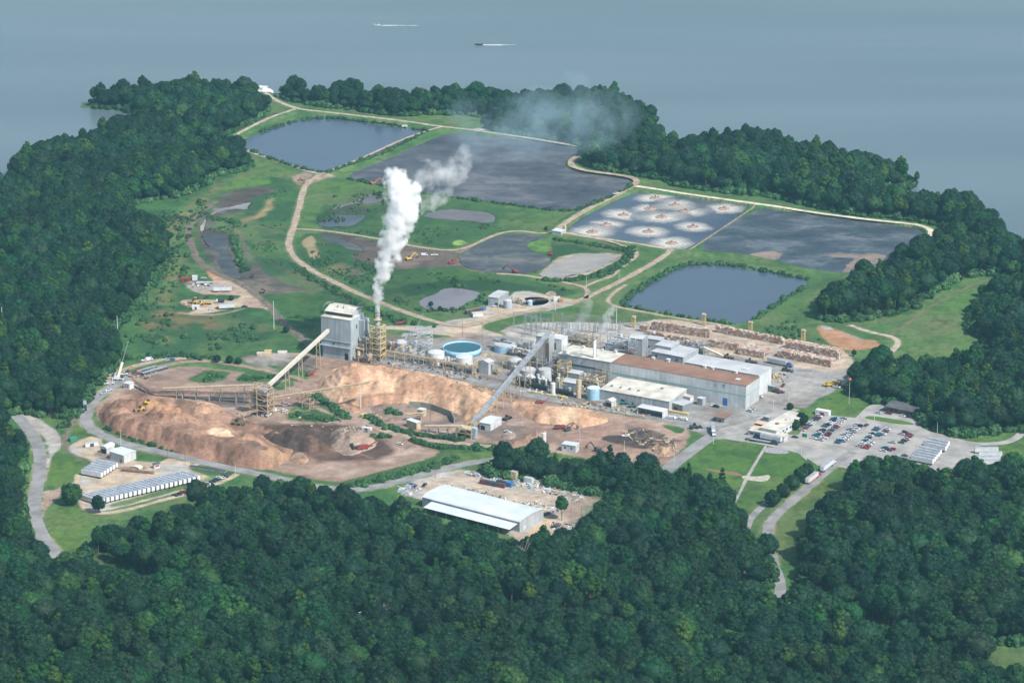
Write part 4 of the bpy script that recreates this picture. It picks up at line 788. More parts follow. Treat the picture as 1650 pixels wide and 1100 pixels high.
# ---- low growth: shrubs and reeds
def shrub_mesh(name, seed, r, n=5, cards=160):
    return crown_mesh(name, seed, r, r*1.1, r*.45, n, cards, 0, .42*r/1.6, leafS)
SH = [[mesh_obj_ for mesh_obj_ in ()] for _ in range(0)]
shr = []
for k, r in enumerate((1.7, 1.3, 2.3)):
    me = shrub_mesh('foliage', 300+k, r); shr.append(me)
SHRUBS = [((695, 499), 'shrub in front of the brown pond bank between two small trees'), ((226, 540), 'leafy shrub at the wood edge left of the scrub field'), ((640, 485), 'leafy shrub left of the brown pond')]
so = []
for k, ((px_, py_), lb) in enumerate(SHRUBS):
    p = P(px_, py_); o = empty('shrub', (p.x, p.y, 0)); tag(o, lb, 'shrub'); c = bpy.data.objects.new('foliage', shr[k]); COL.objects.link(c); c.parent = o; so.append([c])
def brush(name, polys, dens, smin, smax, seed, lines=(), thr=.57):
    A, B = [], []
    for q in polys:
        p = smooth(PP(q), 1); a, b_ = poisson(p, dens, .45, seed); kk = fbm(a, b_, 22, 3, seed) > thr; A.append(a[kk]); B.append(b_[kk])
    rs = np.random.RandomState(seed)
    for ln, wd, st in lines:
        p = smooth(PP(ln), 2, False); L__ = np.r_[0, np.cumsum(np.hypot(*np.diff(p, axis=0).T))]; n = int(L__[-1]/st); u = rs.uniform(0, L__[-1], n)
        A.append(np.interp(u, L__, p[:, 0])+rs.normal(0, wd/2, n)); B.append(np.interp(u, L__, p[:, 1])+rs.normal(0, wd/2, n))
    A = np.concatenate(A); B = np.concatenate(B); n = len(A)
    return scatter(name, np.stack([A, B, ht(A, B)-.1], 1), so, rs.randint(0, 3, n), rs.uniform(smin, smax, n), rs.uniform(0, 6.28, n))
brush('thicket', [], 6, 1.3, 2.5, 47, lines=[(v+[v[0]], 3, 2.6) for v in WOODS.values()])
brush('reeds', [[(510, 345), (600, 300), (660, 330), (620, 380), (560, 376), (510, 368)], [(640, 365), (700, 360), (820, 362), (760, 390), (730, 402), (640, 388)], [(480, 385), (560, 400), (640, 440), (740, 440), (690, 470), (620, 480), (540, 450), (480, 415)], [(330, 345), (385, 352), (390, 378), (330, 372)], [(420, 320), (470, 300), (465, 360), (420, 380)], [(390, 375), (440, 385), (470, 430), (420, 425)]], 3.4, .22, .62, 43)
brush('undergrowth', [[(205, 340), (320, 315), (345, 335), (300, 380), (275, 470), (300, 530), (420, 540), (430, 560), (200, 575), (200, 520), (265, 440)], [(490, 420), (560, 455), (640, 490), (690, 505), (670, 480), (700, 460), (640, 440), (560, 415)], [(510, 320), (600, 300), (640, 330), (560, 350)],
  [(650, 455), (740, 445), (860, 455), (930, 470), (860, 468), (770, 465), (690, 468), (640, 470)], [(230, 520), (440, 505), (452, 540), (300, 552), (230, 560)], [(1200, 530), (1310, 512), (1340, 560), (1240, 545)]], 5.2, .3, 1.15, 41,
 lines=[([(475, 432), (560, 480), (640, 520), (690, 527)], 5, 1.2), ([(690, 500), (740, 502), (768, 488), (782, 474)], 3, 1.5), ([(385, 243), (401, 245), (452, 265), (492, 277), (528, 281)], 1.2, 1.6), ([(528, 281), (604, 254), (650, 233), (688, 214)], 1.4, 1.5), ([(420, 213), (503, 186), (617, 200), (688, 211)], 1.6, 1.2),
        ([(1000, 490), (1040, 458), (1098, 426), (1160, 425), (1220, 434), (1304, 451)], 2.2, .9), ([(1296, 463), (1240, 498), (1210, 518)], 1.5, 1.5), ([(1000, 492), (1100, 511), (1190, 524)], 1.2, 2.), ([(560, 288), (668, 311), (827, 331), (921, 344), (980, 323), (1022, 300)], 1.5, 1.6), 
        ([(505, 636), (530, 652), (562, 674)], 3.2, .35), ([(592, 672), (625, 690), (680, 702), (745, 710)], 2.6, .45), ([(662, 709), (700, 722), (760, 722), (835, 726)], 2.8, .5), ([(560, 783), (600, 778), (650, 765), (710, 748), (730, 738)], 4, .5), ([(600, 704), (626, 704)], 2, .8), ([(1018, 400), (1000, 432), (955, 448), (900, 455), (870, 450)], 3.5, .6), ([(892, 386), (950, 394), (1010, 405)], 2.5, .8),
        ([(190, 580), (230, 576), (300, 572), (345, 580)], 4, .8), ([(100, 690), (120, 672), (128, 660)], 4, 1.0), ([(165, 688), (210, 708), (290, 730)], 1.5, 2.), ([(440, 777), (520, 796), (560, 802)], 2.5, 1.), ([(622, 663), (648, 668)], 3, .6), ([(470, 668), (540, 678)], 5, .5), ([(300, 352), (262, 470), (240, 560)], 18, 2.2),
        ([(350, 600), (335, 612)], 7, .8), ([(385, 612), (455, 606)], 4, .8), ([(376, 380), (385, 410), (392, 440)], 3, .6), ([(338, 352), (380, 356), (385, 366)], 6, .6)])
# ================================================================ builders
def rgbm(name, c, r=.5, **k): return mat(name, c, r, col2=k.pop('col2', tuple(v*.85 for v in c)), scale=k.pop('scale', .4), **k)
white_w = siding('white_siding', (.60, .62, .63)); grey_w = siding('grey_siding', (.40, .425, .445)); blue_w = siding('blue_grey_siding', (.38, .435, .47)); pale_w = siding('pale_siding', (.58, .61, .62)); dim_w = siding('dull_siding', (.28, .30, .31))
cream_r = mat('cream_roof', (.60, .575, .50), .6, col2=(.42, .39, .33), scale=.12, detail=7); white_r = mat('white_roof', (.60, .61, .61), .5, col2=(.45, .46, .46), scale=.08, detail=7); bright_r = mat('clean_white_roof', (.56, .60, .62), .5, col2=(.46, .51, .54), scale=.1)
grey_r = mat('grey_roof', (.46, .47, .47), .6, col2=(.36, .37, .38), scale=.1, detail=8); rust_r = mat('rust_roof', (.27, .155, .105), .8, col2=(.18, .10, .07), scale=.10, detail=9, fac=(.3, .7)); dark_r = mat('dark_roof', (.10, .105, .11), .8, col2=(.07, .07, .075), scale=.3)
yel = rgbm('yellow_steel', (.56, .43, .19)); tan_s = rgbm('tan_steel', (.55, .45, .30), col2=(.38, .29, .19)); grey_s = rgbm('grey_steel', (.36, .38, .40), col2=(.22, .23, .25)); wht_s = rgbm('white_steel', (.62, .63, .62)); dk_s = rgbm('dark_steel', (.075, .08, .09), col2=(.04, .045, .05)); rust_s = rgbm('rusty_steel', (.26, .15, .10), col2=(.15, .09, .07))
galv = mat('galvanised', (.40, .42, .44), .4, metal=.3, col2=(.27, .29, .31), scale=.3); blue_p = rgbm('light_blue_paint', (.32, .52, .66)); teal_w = water_mat('teal_water', (.02, .085, .11), .15, .01, 1.0); black_m = rgbm('black', (.02, .022, .026)); tyre_m = rgbm('tyre', (.025, .025, .027), .85)
glass_m = mat('dark_glass', (.02, .03, .04), .12, spec=.6); conc_m = mat('concrete', (.42, .40, .37), .85, col2=(.32, .30, .28), scale=.3); red_m = rgbm('red_paint', (.30, .04, .04)); org_m = rgbm('orange_paint', (.45, .17, .07)); grn_m = rgbm('green_paint', (.04, .22, .14)); blu_m = rgbm('blue_paint', (.04, .16, .42)); wood_p = mat('pole_wood', (.16, .13, .10), .9); pole_m = rgbm('grey_pole', (.58, .60, .60))
stack_m = mat('stack_steel', (.33, .335, .34), .5, col2=(.20, .195, .19), scale=.2, detail=8)
def ang(a, b): p, q = P(*a), P(*b); return math.atan2(q.y-p.y, q.x-p.x)
SITE = ang((984, 621), (1202, 659))
def frame_roof(A, B, C_, h):
    a, b_, c = P(*A, h), P(*B, h), P(*C_, h); t = math.atan2(b_.y-a.y, b_.x-a.x); wd = (b_-a).to_2d().length
    n_ = Vector((-math.sin(t), math.cos(t))); dp = (c-b_).to_2d().dot(n_)
    return a, t, wd, dp
def bldg(name, label, A, B, C_, h, wm, rm, roof='flat', rise=1.2, over=.3, doors=(), vents=(), stripe=None, cat='building', group=None, ht0=0, open_front=False, parapet=False):
    a, t, W, D = frame_roof(A, B, C_, h); o = empty(name, (a.x, a.y, ht0), t); tag(o, label, cat, group); h = h-ht0
    w_ = mb()
    if open_front:
        w_.box(0, .25, 0, D, 0, h); w_.box(W-.25, W, 0, D, 0, h); w_.box(.25, W-.25, D-.25, D, 0, h)
    elif roof == 'gable': w_.prism([(0, 0), (D, 0), (D, h), (D/2, h+rise), (0, h)], 0, W, 'X')
    elif roof == 'gabley': w_.prism([(0, 0), (W, 0), (W, h), (W/2, h+rise), (0, h)], 0, D, 'Y')
    elif roof == 'arch': w_.prism([(0, 0), (D, 0)]+[(D/2+D/2*math.cos(q), h+rise*math.sin(q)) for q in [math.pi*k/10 for k in range(11)]], 0, W, 'X')
    elif roof == 'archy': w_.prism([(0, 0), (W, 0)]+[(W/2+W/2*math.cos(q), h+rise*math.sin(q)) for q in [math.pi*k/10 for k in range(11)]], 0, D, 'Y')
    elif roof == 'shed': w_.prism([(0, 0), (D, 0), (D, h+rise), (0, h)], 0, W, 'X')
    else: w_.box(0, W, 0, D, 0, h)
    w_.build('wall', wm, o); r_ = mb(); e = over; th = .22
    def slab(pts, x0, x1, ax): r_.prism(pts+[(u, v+th) for u, v in reversed(pts)], x0, x1, ax)
    if roof == 'gable': slab([(-e, h-e*rise*2/D+.01), (D/2, h+rise+.01), (D+e, h-e*rise*2/D+.01)], -e, W+e, 'X')
    elif roof == 'gabley': slab([(-e, h-e*rise*2/W+.01), (W/2, h+rise+.01), (W+e, h-e*rise*2/W+.01)], -e, D+e, 'Y')
    elif roof == 'arch': slab([(D/2+(D/2+e*.5)*math.cos(q), h+.02+rise*math.sin(q)) for q in [math.pi*k/12 for k in range(12, -1, -1)]], -e, W+e, 'X')
    elif roof == 'archy': slab([(W/2+(W/2+e*.5)*math.cos(q), h+.02+rise*math.sin(q)) for q in [math.pi*k/12 for k in range(12, -1, -1)]], -e, D+e, 'Y')
    elif roof == 'shed': slab([(-e, h+.01-e*rise/D), (D+e, h+rise+.01+e*rise/D)], -e, W+e, 'X')
    else:
        r_.box(-e, W+e, -e, D+e, h+.01, h+.26)
        if parapet:
            for q in ((-e, W+e, -e-.02, -e+.3), (-e, W+e, D+e-.3, D+e+.02), (-e-.02, -e+.3, -e+.3, D+e-.3), (W+e-.3, W+e+.02, -e+.3, D+e-.3)): r_.box(q[0], q[1], q[2], q[3], h+.26, h+.9)
    r_.build('roof', rm, o)
    for sd_, u, dw, dh, dm, *zz in doors:     # side, fraction along, width, height, material, sill
        z0 = zz[0] if zz else 0; nm = zz[1] if len(zz) > 1 else ('window' if z0 > .6 else 'door'); q = mb()
        if sd_ == 'f': q.box(u*W-dw/2, u*W+dw/2, -.12, .2, z0, z0+dh)
        elif sd_ == 'b': q.box(u*W-dw/2, u*W+dw/2, D-.2, D+.12, z0, z0+dh)
        elif sd_ == 'r': q.box(W-.2, W+.12, u*D-dw/2, u*D+dw/2, z0, z0+dh)
        else: q.box(-.12, .2, u*D-dw/2, u*D+dw/2, z0, z0+dh)
        q.build(nm, dm, o)
    for u, v, s_, vh, vm in vents:
        q = mb(); zz = h+.2+(rise if roof != 'flat' else 0)*.5; q.box(u*W-s_/2, u*W+s_/2, v*D-s_/2, v*D+s_/2, zz-.6, zz+vh); q.box(u*W-s_*.65, u*W+s_*.65, v*D-s_*.65, v*D+s_*.65, zz+vh, zz+vh+.25); q.build('roof_vent', vm, o)
    if stripe:
        z0, z1, sm_ = stripe; q = mb(); q.box(-.06, W+.06, -.06, D+.06, z0, z1); q.build('painted_stripe', sm_, o)
    o['_w'] = W; o['_d'] = D
    return o, W, D
def tank(name, label, px, py, r, h, wm, rm=None, open_top=None, z=0, dome=.5, cat='tank', group=None, rail=True, at_top=True, n=28):
    p = P(px, py, h+z) if at_top else P(px, py, z); o = empty(name, (p.x, p.y, z)); tag(o, label, cat, group); b_ = mb()
    if open_top:
        b_.lathe((0, 0, 0), [(r, 0), (r, h), (r-.35, h), (r-.35, h-1.3)], n); s_ = b_.build('shell', wm, o, True)
        q = mb(); q.lathe((0, 0, 0), [(r-.36, h-1.1), (r-.36, h-.95)], n); q.build('water_surface', open_top, o)
    else:
        b_.lathe((0, 0, 0), [(r, 0), (r, h*.5), (r*1.012, h*.5), (r*1.012, h*.5+.15), (r, h*.5+.15), (r, h)], n); b_.build('shell', wm, o)
        q = mb(); q.lathe((0, 0, 0), [(r+.08, h), (r+.08, h+.15), (r*.55, h+.15+dome*.7), (.3, h+.15+dome)], n); q.tube((r*.3, 0, h+dome*.6), (r*.3, 0, h+dome+.9), .3, n=8); q.build('roof', rm or wm, o)
        if rail:
            q = mb()
            for k in range(14):
                t = 6.283*k/14; a_ = (math.cos(t)*r, math.sin(t)*r, h+.1); c_ = (a_[0], a_[1], h+1.2); e_ = (math.cos(t+6.283/14)*r, math.sin(t+6.283/14)*r, h+1.2); q.beam(a_, c_, .07); q.beam(c_, e_, .07)
            q.build('handrail', grey_s, o)
    q = mb(); q.beam((r+.25, -.3, 0), (r+.25, -.3, h+.8), .07); q.beam((r+.25, .3, 0), (r+.25, .3, h+.8), .07)
    for k in range(int(h/.6)): q.beam((r+.25, -.3, k*.6+.3), (r+.25, .3, k*.6+.3), .05)
    q.build('ladder', grey_s, o)
    return o
def truss(b_, a, c, w_, h, n, r=.16):
    a, c = Vector(a), Vector(c); d = (c-a); L_ = d.length; u = d/L_; s_ = Vector((0, 0, 1)).cross(u).normalized()*w_/2; up = Vector((0, 0, h))
    for k in (-1, 1):
        for z_ in (0, 1): b_.beam(a+s_*k+up*z_, c+s_*k+up*z_, r)
        for i in range(n):
            p0, p1 = a+d*(i/n)+s_*k, a+d*((i+1)/n)+s_*k; b_.beam(p0, p0+up, r*.7); b_.beam(p0+(up if i % 2 else Vector()), p1+(Vector() if i % 2 else up), r*.6)
    for i in range(n+1): b_.beam(a+d*(i/n)-s_, a+d*(i/n)+s_, r*.7)
def tower_frame(b_, x0, x1, y0, y1, h, lev, r=.3, brace=True, z0=0):
    zs = [z0+(h-z0)*k/lev for k in range(lev+1)]; cs = [(x0, y0), (x1, y0), (x1, y1), (x0, y1)]
    for cx, cy_ in cs: b_.beam((cx, cy_, z0), (cx, cy_, h), r)
    for z_ in zs[1:]:
        for i in range(4): b_.beam((*cs[i], z_), (*cs[(i+1) % 4], z_), r*.8)
    if brace:
        for k in range(lev):
            for i in range(4):
                a, c = cs[i], cs[(i+1) % 4]
                if k % 2: a, c = c, a
                b_.beam((*a, zs[k]), (*c, zs[k+1]), r*.5)
def pole(name, label, px, py, h, m=None, arms=0, r=.16, lamp=False, cat='pole', group=None, az=None):
    p = P(px, py); o = empty(name, (p.x, p.y, ht1(p.x, p.y)), SITE if az is None else az); tag(o, label, cat, group); b_ = mb(); b_.tube((0, 0, 0), (0, 0, h), r, r*.6, 8); b_.build('shaft', m or wood_p, o)
    if arms:
        q = mb()
        for k in range(arms): q.beam((-1.3, 0, h-.5-k*1.1), (1.3, 0, h-.5-k*1.1), .14); [q.tube((x_, 0, h-.45-k*1.1), (x_, 0, h-.1-k*1.1), .07, n=6) for x_ in (-1.2, -.6, .6, 1.2)]
        q.build('crossarm', m or wood_p, o)
    if lamp:
        q = mb(); q.beam((-.9, 0, h), (.9, 0, h), .12); q.box(-1.2, -.6, -.25, .25, h-.05, h+.2); q.box(.6, 1.2, -.25, .25, h-.05, h+.2); q.build('lamp_head', grey_s, o)
    return o
# ---------------------------------------------------------------- vehicles
WHEEL = {}
def wheel_mesh(r, w_):
    k = (r, w_)
    if k not in WHEEL:
        b_ = mb(); b_.tube((0, -w_/2, 0), (0, w_/2, 0), r, n=12); o = b_.build('wheel', tyre_m); WHEEL[k] = o.data; bpy.data.objects.remove(o)
        WHEEL[k].materials.append(galv); 
    return WHEEL[k]
def wheel(parent, x_, y_, r=.34, w_=.24):
    o = bpy.data.objects.new('wheel', wheel_mesh(r, w_)); COL.objects.link(o); o.parent = parent; o.location = (x_, y_, r); return o
PAINT = {'white': (.62, .63, .64), 'silver': (.42, .44, .46), 'grey': (.20, .21, .22), 'black': (.025, .027, .03), 'navy': (.03, .05, .11), 'blue': (.05, .14, .32), 'teal': (.03, .13, .17), 'red': (.38, .03, .035), 'maroon': (.15, .03, .04), 'green': (.03, .09, .07), 'beige': (.50, .44, .34), 'purple': (.08, .05, .10), 'orange': (.5, .16, .05), 'yellow': (.62, .45, .08)}
def paintm(c):
    if 'car_'+c not in MAT:
        m = mat('car_'+c, PAINT[c], .22, col2=tuple(v*.95 for v in PAINT[c]), spec=.5); _pr(m).inputs['Coat Weight'].default_value = .5
    return MAT['car_'+c]
CARP = {}
def car_proto(kind, c):
    if (kind, c) in CARP: return CARP[(kind, c)]
    o = empty({'sedan': 'parked_car', 'suv': 'parked_suv', 'pickup': 'pickup_truck', 'van': 'van'}[kind], (0, 0, -500)); m = paintm(c); W = .9
    if kind == 'sedan': L_, body, cab = 4.6, [(-2.3, .3), (2.3, .3), (2.32, .62), (2.2, .8), (1.0, .92), (-1.35, .98), (-2.25, .92), (-2.33, .6)], [(1.05, .9), (.35, 1.38), (-.95, 1.4), (-1.6, .96)]
    elif kind == 'suv': L_, body, cab = 4.8, [(-2.4, .38), (2.4, .38), (2.42, .8), (2.25, 1.02), (1.15, 1.1), (-2.35, 1.12), (-2.42, .7)], [(1.2, 1.08), (.6, 1.7), (-2.0, 1.74), (-2.33, 1.1)]
    elif kind == 'van': L_, body, cab = 5.4, [(-2.7, .4), (2.7, .4), (2.72, .9), (2.3, 1.25), (1.7, 2.05), (-2.65, 2.1), (-2.7, .7)], [(2.25, 1.3), (1.75, 1.98), (1.0, 1.98), (1.0, 1.3)]
    else: L_, body, cab = 5.6, [(-2.8, .5), (2.8, .5), (2.82, .9), (2.65, 1.1), (1.35, 1.15), (-.55, 1.15), (-.56, .72), (-2.6, .72), (-2.6, 1.12), (-2.8, 1.12)], [(1.4, 1.12), (.85, 1.72), (-.35, 1.74), (-.5, 1.14)]
    b_ = mb(); b_.prism(body, -W, W); 
    if kind == 'pickup': b_.box(-2.6, -.56, -W, -W+.1, .72, 1.12); b_.box(-2.6, -.56, W-.1, W, .72, 1.12)
    ob = b_.build('body', m, o)
    q = mb(); wi = W-.14 if kind != 'van' else W+.01; q.prism(cab, -wi, wi); q.build('windows', glass_m, o)
    zt = max(v for _, v in cab); xs = [u for u, v in cab if v > zt-.08]; q = mb(); q.box(min(xs)-.03, max(xs)+.03, -wi+.06, wi-.06, zt-.01, zt+.05); q.build('roof', m, o)
    for x_ in (L_*.31, -L_*.31):
        for y_ in (-W+.08, W-.08): wheel(o, x_, y_, .34 if kind != 'pickup' else .4)
    CARP[(kind, c)] = o; o['_used'] = 0; return o
def car(px, py, c, kind, label, rz=None, group=None, cat=None, z=0.12):
    pr = car_proto(kind, c)
    if pr['_used']: o = copy_tree(pr)
    else: o = pr
    pr['_used'] = 1
    if '_used' in o and o is not pr: del o['_used']
    p = P(px, py); o.location = (p.x, p.y, ht1(p.x, p.y)+z); o.rotation_euler = (0, 0, SITE if rz is None else rz)
    if 'group' in o: del o['group']
    tag(o, label, cat or {'sedan': 'car', 'suv': 'car', 'pickup': 'pickup truck', 'van': 'van'}[kind], group); return o
def trailer_parts(o, L_=15.5, W=2.55, z0=1.15, z1=4.05, body=None, x0=0., flat=False, dk=None):
    b_ = mb()
    if flat: b_.box(x0, x0+L_, -W/2, W/2, z0, z0+.25); b_.build('deck', body or wood_p, o)
    else:
        b_.box(x0, x0+L_, -W/2, W/2, z0, z1)
        b_.build('box_body', body or trail_m, o); q = mb(); q.box(x0+.1, x0+L_-.1, -W/2+.04, W/2-.04, z1, z1+.05); q.build('roof', trail_r, o)
        q = mb(); q.box(x0-.06, x0+.02, -W/2+.12, -.03, z0+.1, z1-.1); q.build('door', trail_d, o); q = mb(); q.box(x0-.06, x0+.02, .03, W/2-.12, z0+.1, z1-.1); q.build('door', trail_d, o)
    q = mb(); q.box(x0+.6, x0+L_-1., -.5, .5, z0-.3, z0-.01); q.box(x0+L_-3.4, x0+L_-3.2, -.9, -.75, .1, z0); q.box(x0+L_-3.4, x0+L_-3.2, .75, .9, .1, z0); q.build('chassis', dk_s, o)
    for x_ in (1.2, 2.5):
        for y_ in (-W/2+.3, W/2-.3): wheel(o, x0+x_, y_, .5, .5)
trail_m = mat('trailer_side', (.60, .62, .63), .45, col2=(.50, .51, .52), scale=.5, detail=6); trail_r = mat('trailer_roof', (.34, .37, .41), .5, col2=(.22, .245, .28), scale=.35, detail=7); trail_d = mat('trailer_door', (.68, .69, .70), .45, col2=(.68, .69, .70), scale=.7)
def trailer(px, py, rz, label, group=None, proto={}, L_=15.5, z=0, key='w'):
    if key not in proto:
        o = empty('box_trailer', (0, 0, -500)); trailer_parts(o, L_); proto[key] = o
    else: o = copy_tree(proto[key])
    if 'group' in o: del o['group']
    p = P(px, py); o.location = (p.x, p.y, .1+z); o.rotation_euler = (0, 0, rz); tag(o, label, 'trailer', group); return o
def tractor_parts(o, x0, c, sleeper=True):
    """cab unit whose nose points to +x, fifth wheel at x0"""
    m = paintm(c); b_ = mb(); b_.prism([(x0+.6, .9), (x0+4.9, .9), (x0+5.0, 1.5), (x0+4.7, 1.85), (x0+3.3, 2.1), (x0+2.9, 2.9), (x0+1.0, 3.5 if sleeper else 2.9), (x0+.6, 3.3 if sleeper else 2.8)], -1.1, 1.1); b_.build('cab', m, o)
    q = mb(); q.prism([(x0+3.38, 2.14), (x0+3.0, 2.85), (x0+2.3, 2.85), (x0+2.3, 2.14)], -1.13, 1.13); q.build('windscreen', glass_m, o)
    q = mb(); q.box(x0-2.4, x0+4.7, -.45, .45, .65, .9); q.build('chassis', dk_s, o)
    q = mb(); q.tube((x0+.75, -1.0, .9), (x0+.75, -1.0, 3.9), .09, n=6); q.tube((x0+.75, 1.0, .9), (x0+.75, 1.0, 3.9), .09, n=6); q.build('exhaust_stack', galv, o)
    for x_ in (-1.6, -.3):
        for y_ in (-.95, .95): wheel(o, x0+x_, y_, .5, .5)
    for y_ in (-1.0, 1.0): wheel(o, x0+4.0, y_, .5, .3)
def semi(name, label, px, py, rz, cabc, body=None, flat=False, group=None, L_=15.5):
    p = P(px, py); o = empty(name, (p.x, p.y, .15), rz); tag(o, label, 'truck', group); trailer_parts(o, L_, body=body, x0=-L_/2-2, flat=flat); tractor_parts(o, L_/2-2+.2, cabc); return o
def excavator(label, px, py, rz, m=None, s=1., reach=1., name='excavator'):
    m = m or rgbm('machine_yellow', (.62, .40, .06)); p = P(px, py); o = empty(name, (p.x, p.y, ht1(p.x, p.y)), rz); o.scale = (s,)*3; tag(o, label, 'excavator')
    for y_ in (-1.2, 1.2):
        b_ = mb(); b_.prism([(-2.1, .15), (2.1, .15), (2.4, .5), (2.1, .95), (-2.1, .95), (-2.4, .5)], y_-.3, y_+.3); b_.build('track', dk_s, o)
    b_ = mb(); b_.box(-2.4, 1.4, -1.35, 1.35, 1.05, 2.0); b_.box(-2.6, -1.2, -1.3, 1.3, 1.3, 2.3); b_.build('body', m, o)
    q = mb(); q.prism([(.0, 2.0), (1.5, 2.0), (1.4, 2.9), (.1, 3.0)], .3, 1.3); q.build('cab', glass_m, o)
    k1, k2, k3 = Vector((1.2, -.3, 1.8)), Vector((4.6*reach, -.3, 5.2)), Vector((7.6*reach, -.3, 2.2))
    q = mb(); q.beam(k1, k2, .45, .6); q.build('boom', m, o); q = mb(); q.beam(k2, k3, .35, .45); q.build('arm', m, o)
    q = mb(); q.prism([(7.2*reach, 2.3), (8.0*reach, 2.2), (7.9*reach, 1.1), (6.9*reach, .8), (6.7*reach, 1.5)], -.9, .3); q.build('bucket', dk_s, o); return o
def loader(label, px, py, rz, m=None, s=1., z=0, name='wheel_loader'):
    m = m or rgbm('machine_yellow', (.62, .40, .06)); p = P(px, py, z); o = empty(name, (p.x, p.y, z+(0 if z else ht1(p.x, p.y))), rz); o.scale = (s,)*3; tag(o, label, 'loader')
    b_ = mb(); b_.box(-3.2, -.3, -1.0, 1.0, .9, 2.1); b_.box(-.2, 1.6, -.7, .7, .8, 1.5); b_.build('body', m, o); q = mb(); q.prism([(-1., 2.1), (.3, 2.1), (.2, 3.3), (-.9, 3.35)], -.75, .75); q.build('cab', glass_m, o)
    q = mb(); q.beam((.6, -.6, 1.5), (3.2, -.6, .8), .2, .35); q.beam((.6, .6, 1.5), (3.2, .6, .8), .2, .35); q.build('lift_arm', m, o)
    q = mb(); q.prism([(3.1, .2), (4.6, .15), (3.7, .5), (3.4, 1.5), (3.1, 1.5)], -1.5, 1.5); q.build('bucket', dk_s, o)
    for x_ in (-2.2, 1.1):
        for y_ in (-1.15, 1.15): wheel(o, x_, y_, .8, .6)
    return o
def dumptruck(label, px, py, rz, cabc, bedm, s=1.):
    p = P(px, py); o = empty('dump_truck', (p.x, p.y, .1), rz); o.scale = (s,)*3; tag(o, label, 'truck'); b_ = mb()
    b_.prism([(1.6, .9), (4.2, .9), (4.3, 1.6), (3.5, 1.9), (3.2, 2.8), (1.6, 2.8)], -1.15, 1.15); b_.build('cab', paintm(cabc), o); q = mb(); q.prism([(3.6, 1.95), (3.28, 2.7), (2.6, 2.7), (2.6, 1.95)], -1.17, 1.17); q.build('windows', glass_m, o)
    q = mb(); q.box(-4.0, 1.3, -1.2, 1.2, 1.2, 1.4); q.box(-4.0, 1.3, -1.25, -1.1, 1.4, 2.7); q.box(-4.0, 1.3, 1.1, 1.25, 1.4, 2.7); q.box(1.2, 1.35, -1.1, 1.1, 1.4, 2.9); q.box(-4.05, -3.95, -1.1, 1.1, 1.4, 2.6); q.build('dump_bed', bedm, o)
    q = mb(); q.box(-4, 4, -.45, .45, .7, .95); q.build('chassis', dk_s, o)
    for x_ in (-3, -1.7, 3.1):
        for y_ in (-1., 1.): wheel(o, x_, y_, .5, .4)
    return o
def box_thing(name, label, cat, px, py, rz, L_, W, H_, m, top=None, z=0, lid=.12, group=None, door=None, door_m=None):
    """a container-like box with a proud lid, corner posts and an end door"""
    p = P(px, py); o = empty(name, (p.x, p.y, ht1(p.x, p.y)+z), rz); tag(o, label, cat, group); b_ = mb(); b_.box(-L_/2, L_/2, -W/2, W/2, .15, H_); b_.build('body', m, o)
    q = mb(); q.box(-L_/2-.06, L_/2+.06, -W/2-.06, W/2+.06, H_, H_+lid); q.build('top', top or m, o)
    q = mb(); q.box(-L_/2, L_/2, -W/2+.1, -W/2+.3, 0, .15); q.box(-L_/2, L_/2, W/2-.3, W/2-.1, 0, .15); q.build('skid', dk_s, o)
    if door: q = mb(); q.box(-L_*.15, L_*.15, -W/2-.06, -W/2+.05, .2, min(H_-.2, 2.3)); q.build('door', door_m or dk_s, o)
    return o
# ================================================================ piles of chips, bark and earth
def pile_mat():
    m = bpy.data.materials.new('wood_chips'); m.use_nodes = True; b = _pr(m); T = m.node_tree; N, L = T.nodes, T.links
    b.inputs['Roughness'].default_value = .95; b.inputs['Specular IOR Level'].default_value = .08
    at = N.new('ShaderNodeVertexColor'); at.layer_name = 'col'; g = N.new('ShaderNodeNewGeometry')
    na = N.new('ShaderNodeTexNoise'); na.inputs['Scale'].default_value = .55; na.inputs['Detail'].default_value = 7; na.inputs['Roughness'].default_value = .7; L.new(g.outputs['Position'], na.inputs['Vector'])
    mr = N.new('ShaderNodeMapRange'); mr.inputs['From Min'].default_value = .3; mr.inputs['From Max'].default_value = .7; mr.inputs['To Min'].default_value = .62; mr.inputs['To Max'].default_value = 1.25; L.new(na.outputs['Fac'], mr.inputs['Value'])
    mx = N.new('ShaderNodeMix'); mx.data_type = 'RGBA'; mx.blend_type = 'MULTIPLY'; mx.inputs['Factor'].default_value = 1
    L.new(at.outputs['Color'], mx.inputs[6]); L.new(mr.outputs[0], mx.inputs[7]); L.new(mx.outputs[2], b.inputs['Base Color'])
    bp = N.new('ShaderNodeBump'); bp.inputs['Distance'].default_value = .5; bp.inputs['Strength'].default_value = .8; L.new(na.outputs['Fac'], bp.inputs['Height']); L.new(bp.outputs['Normal'], b.inputs['Normal']); return m
PILEM = pile_mat()
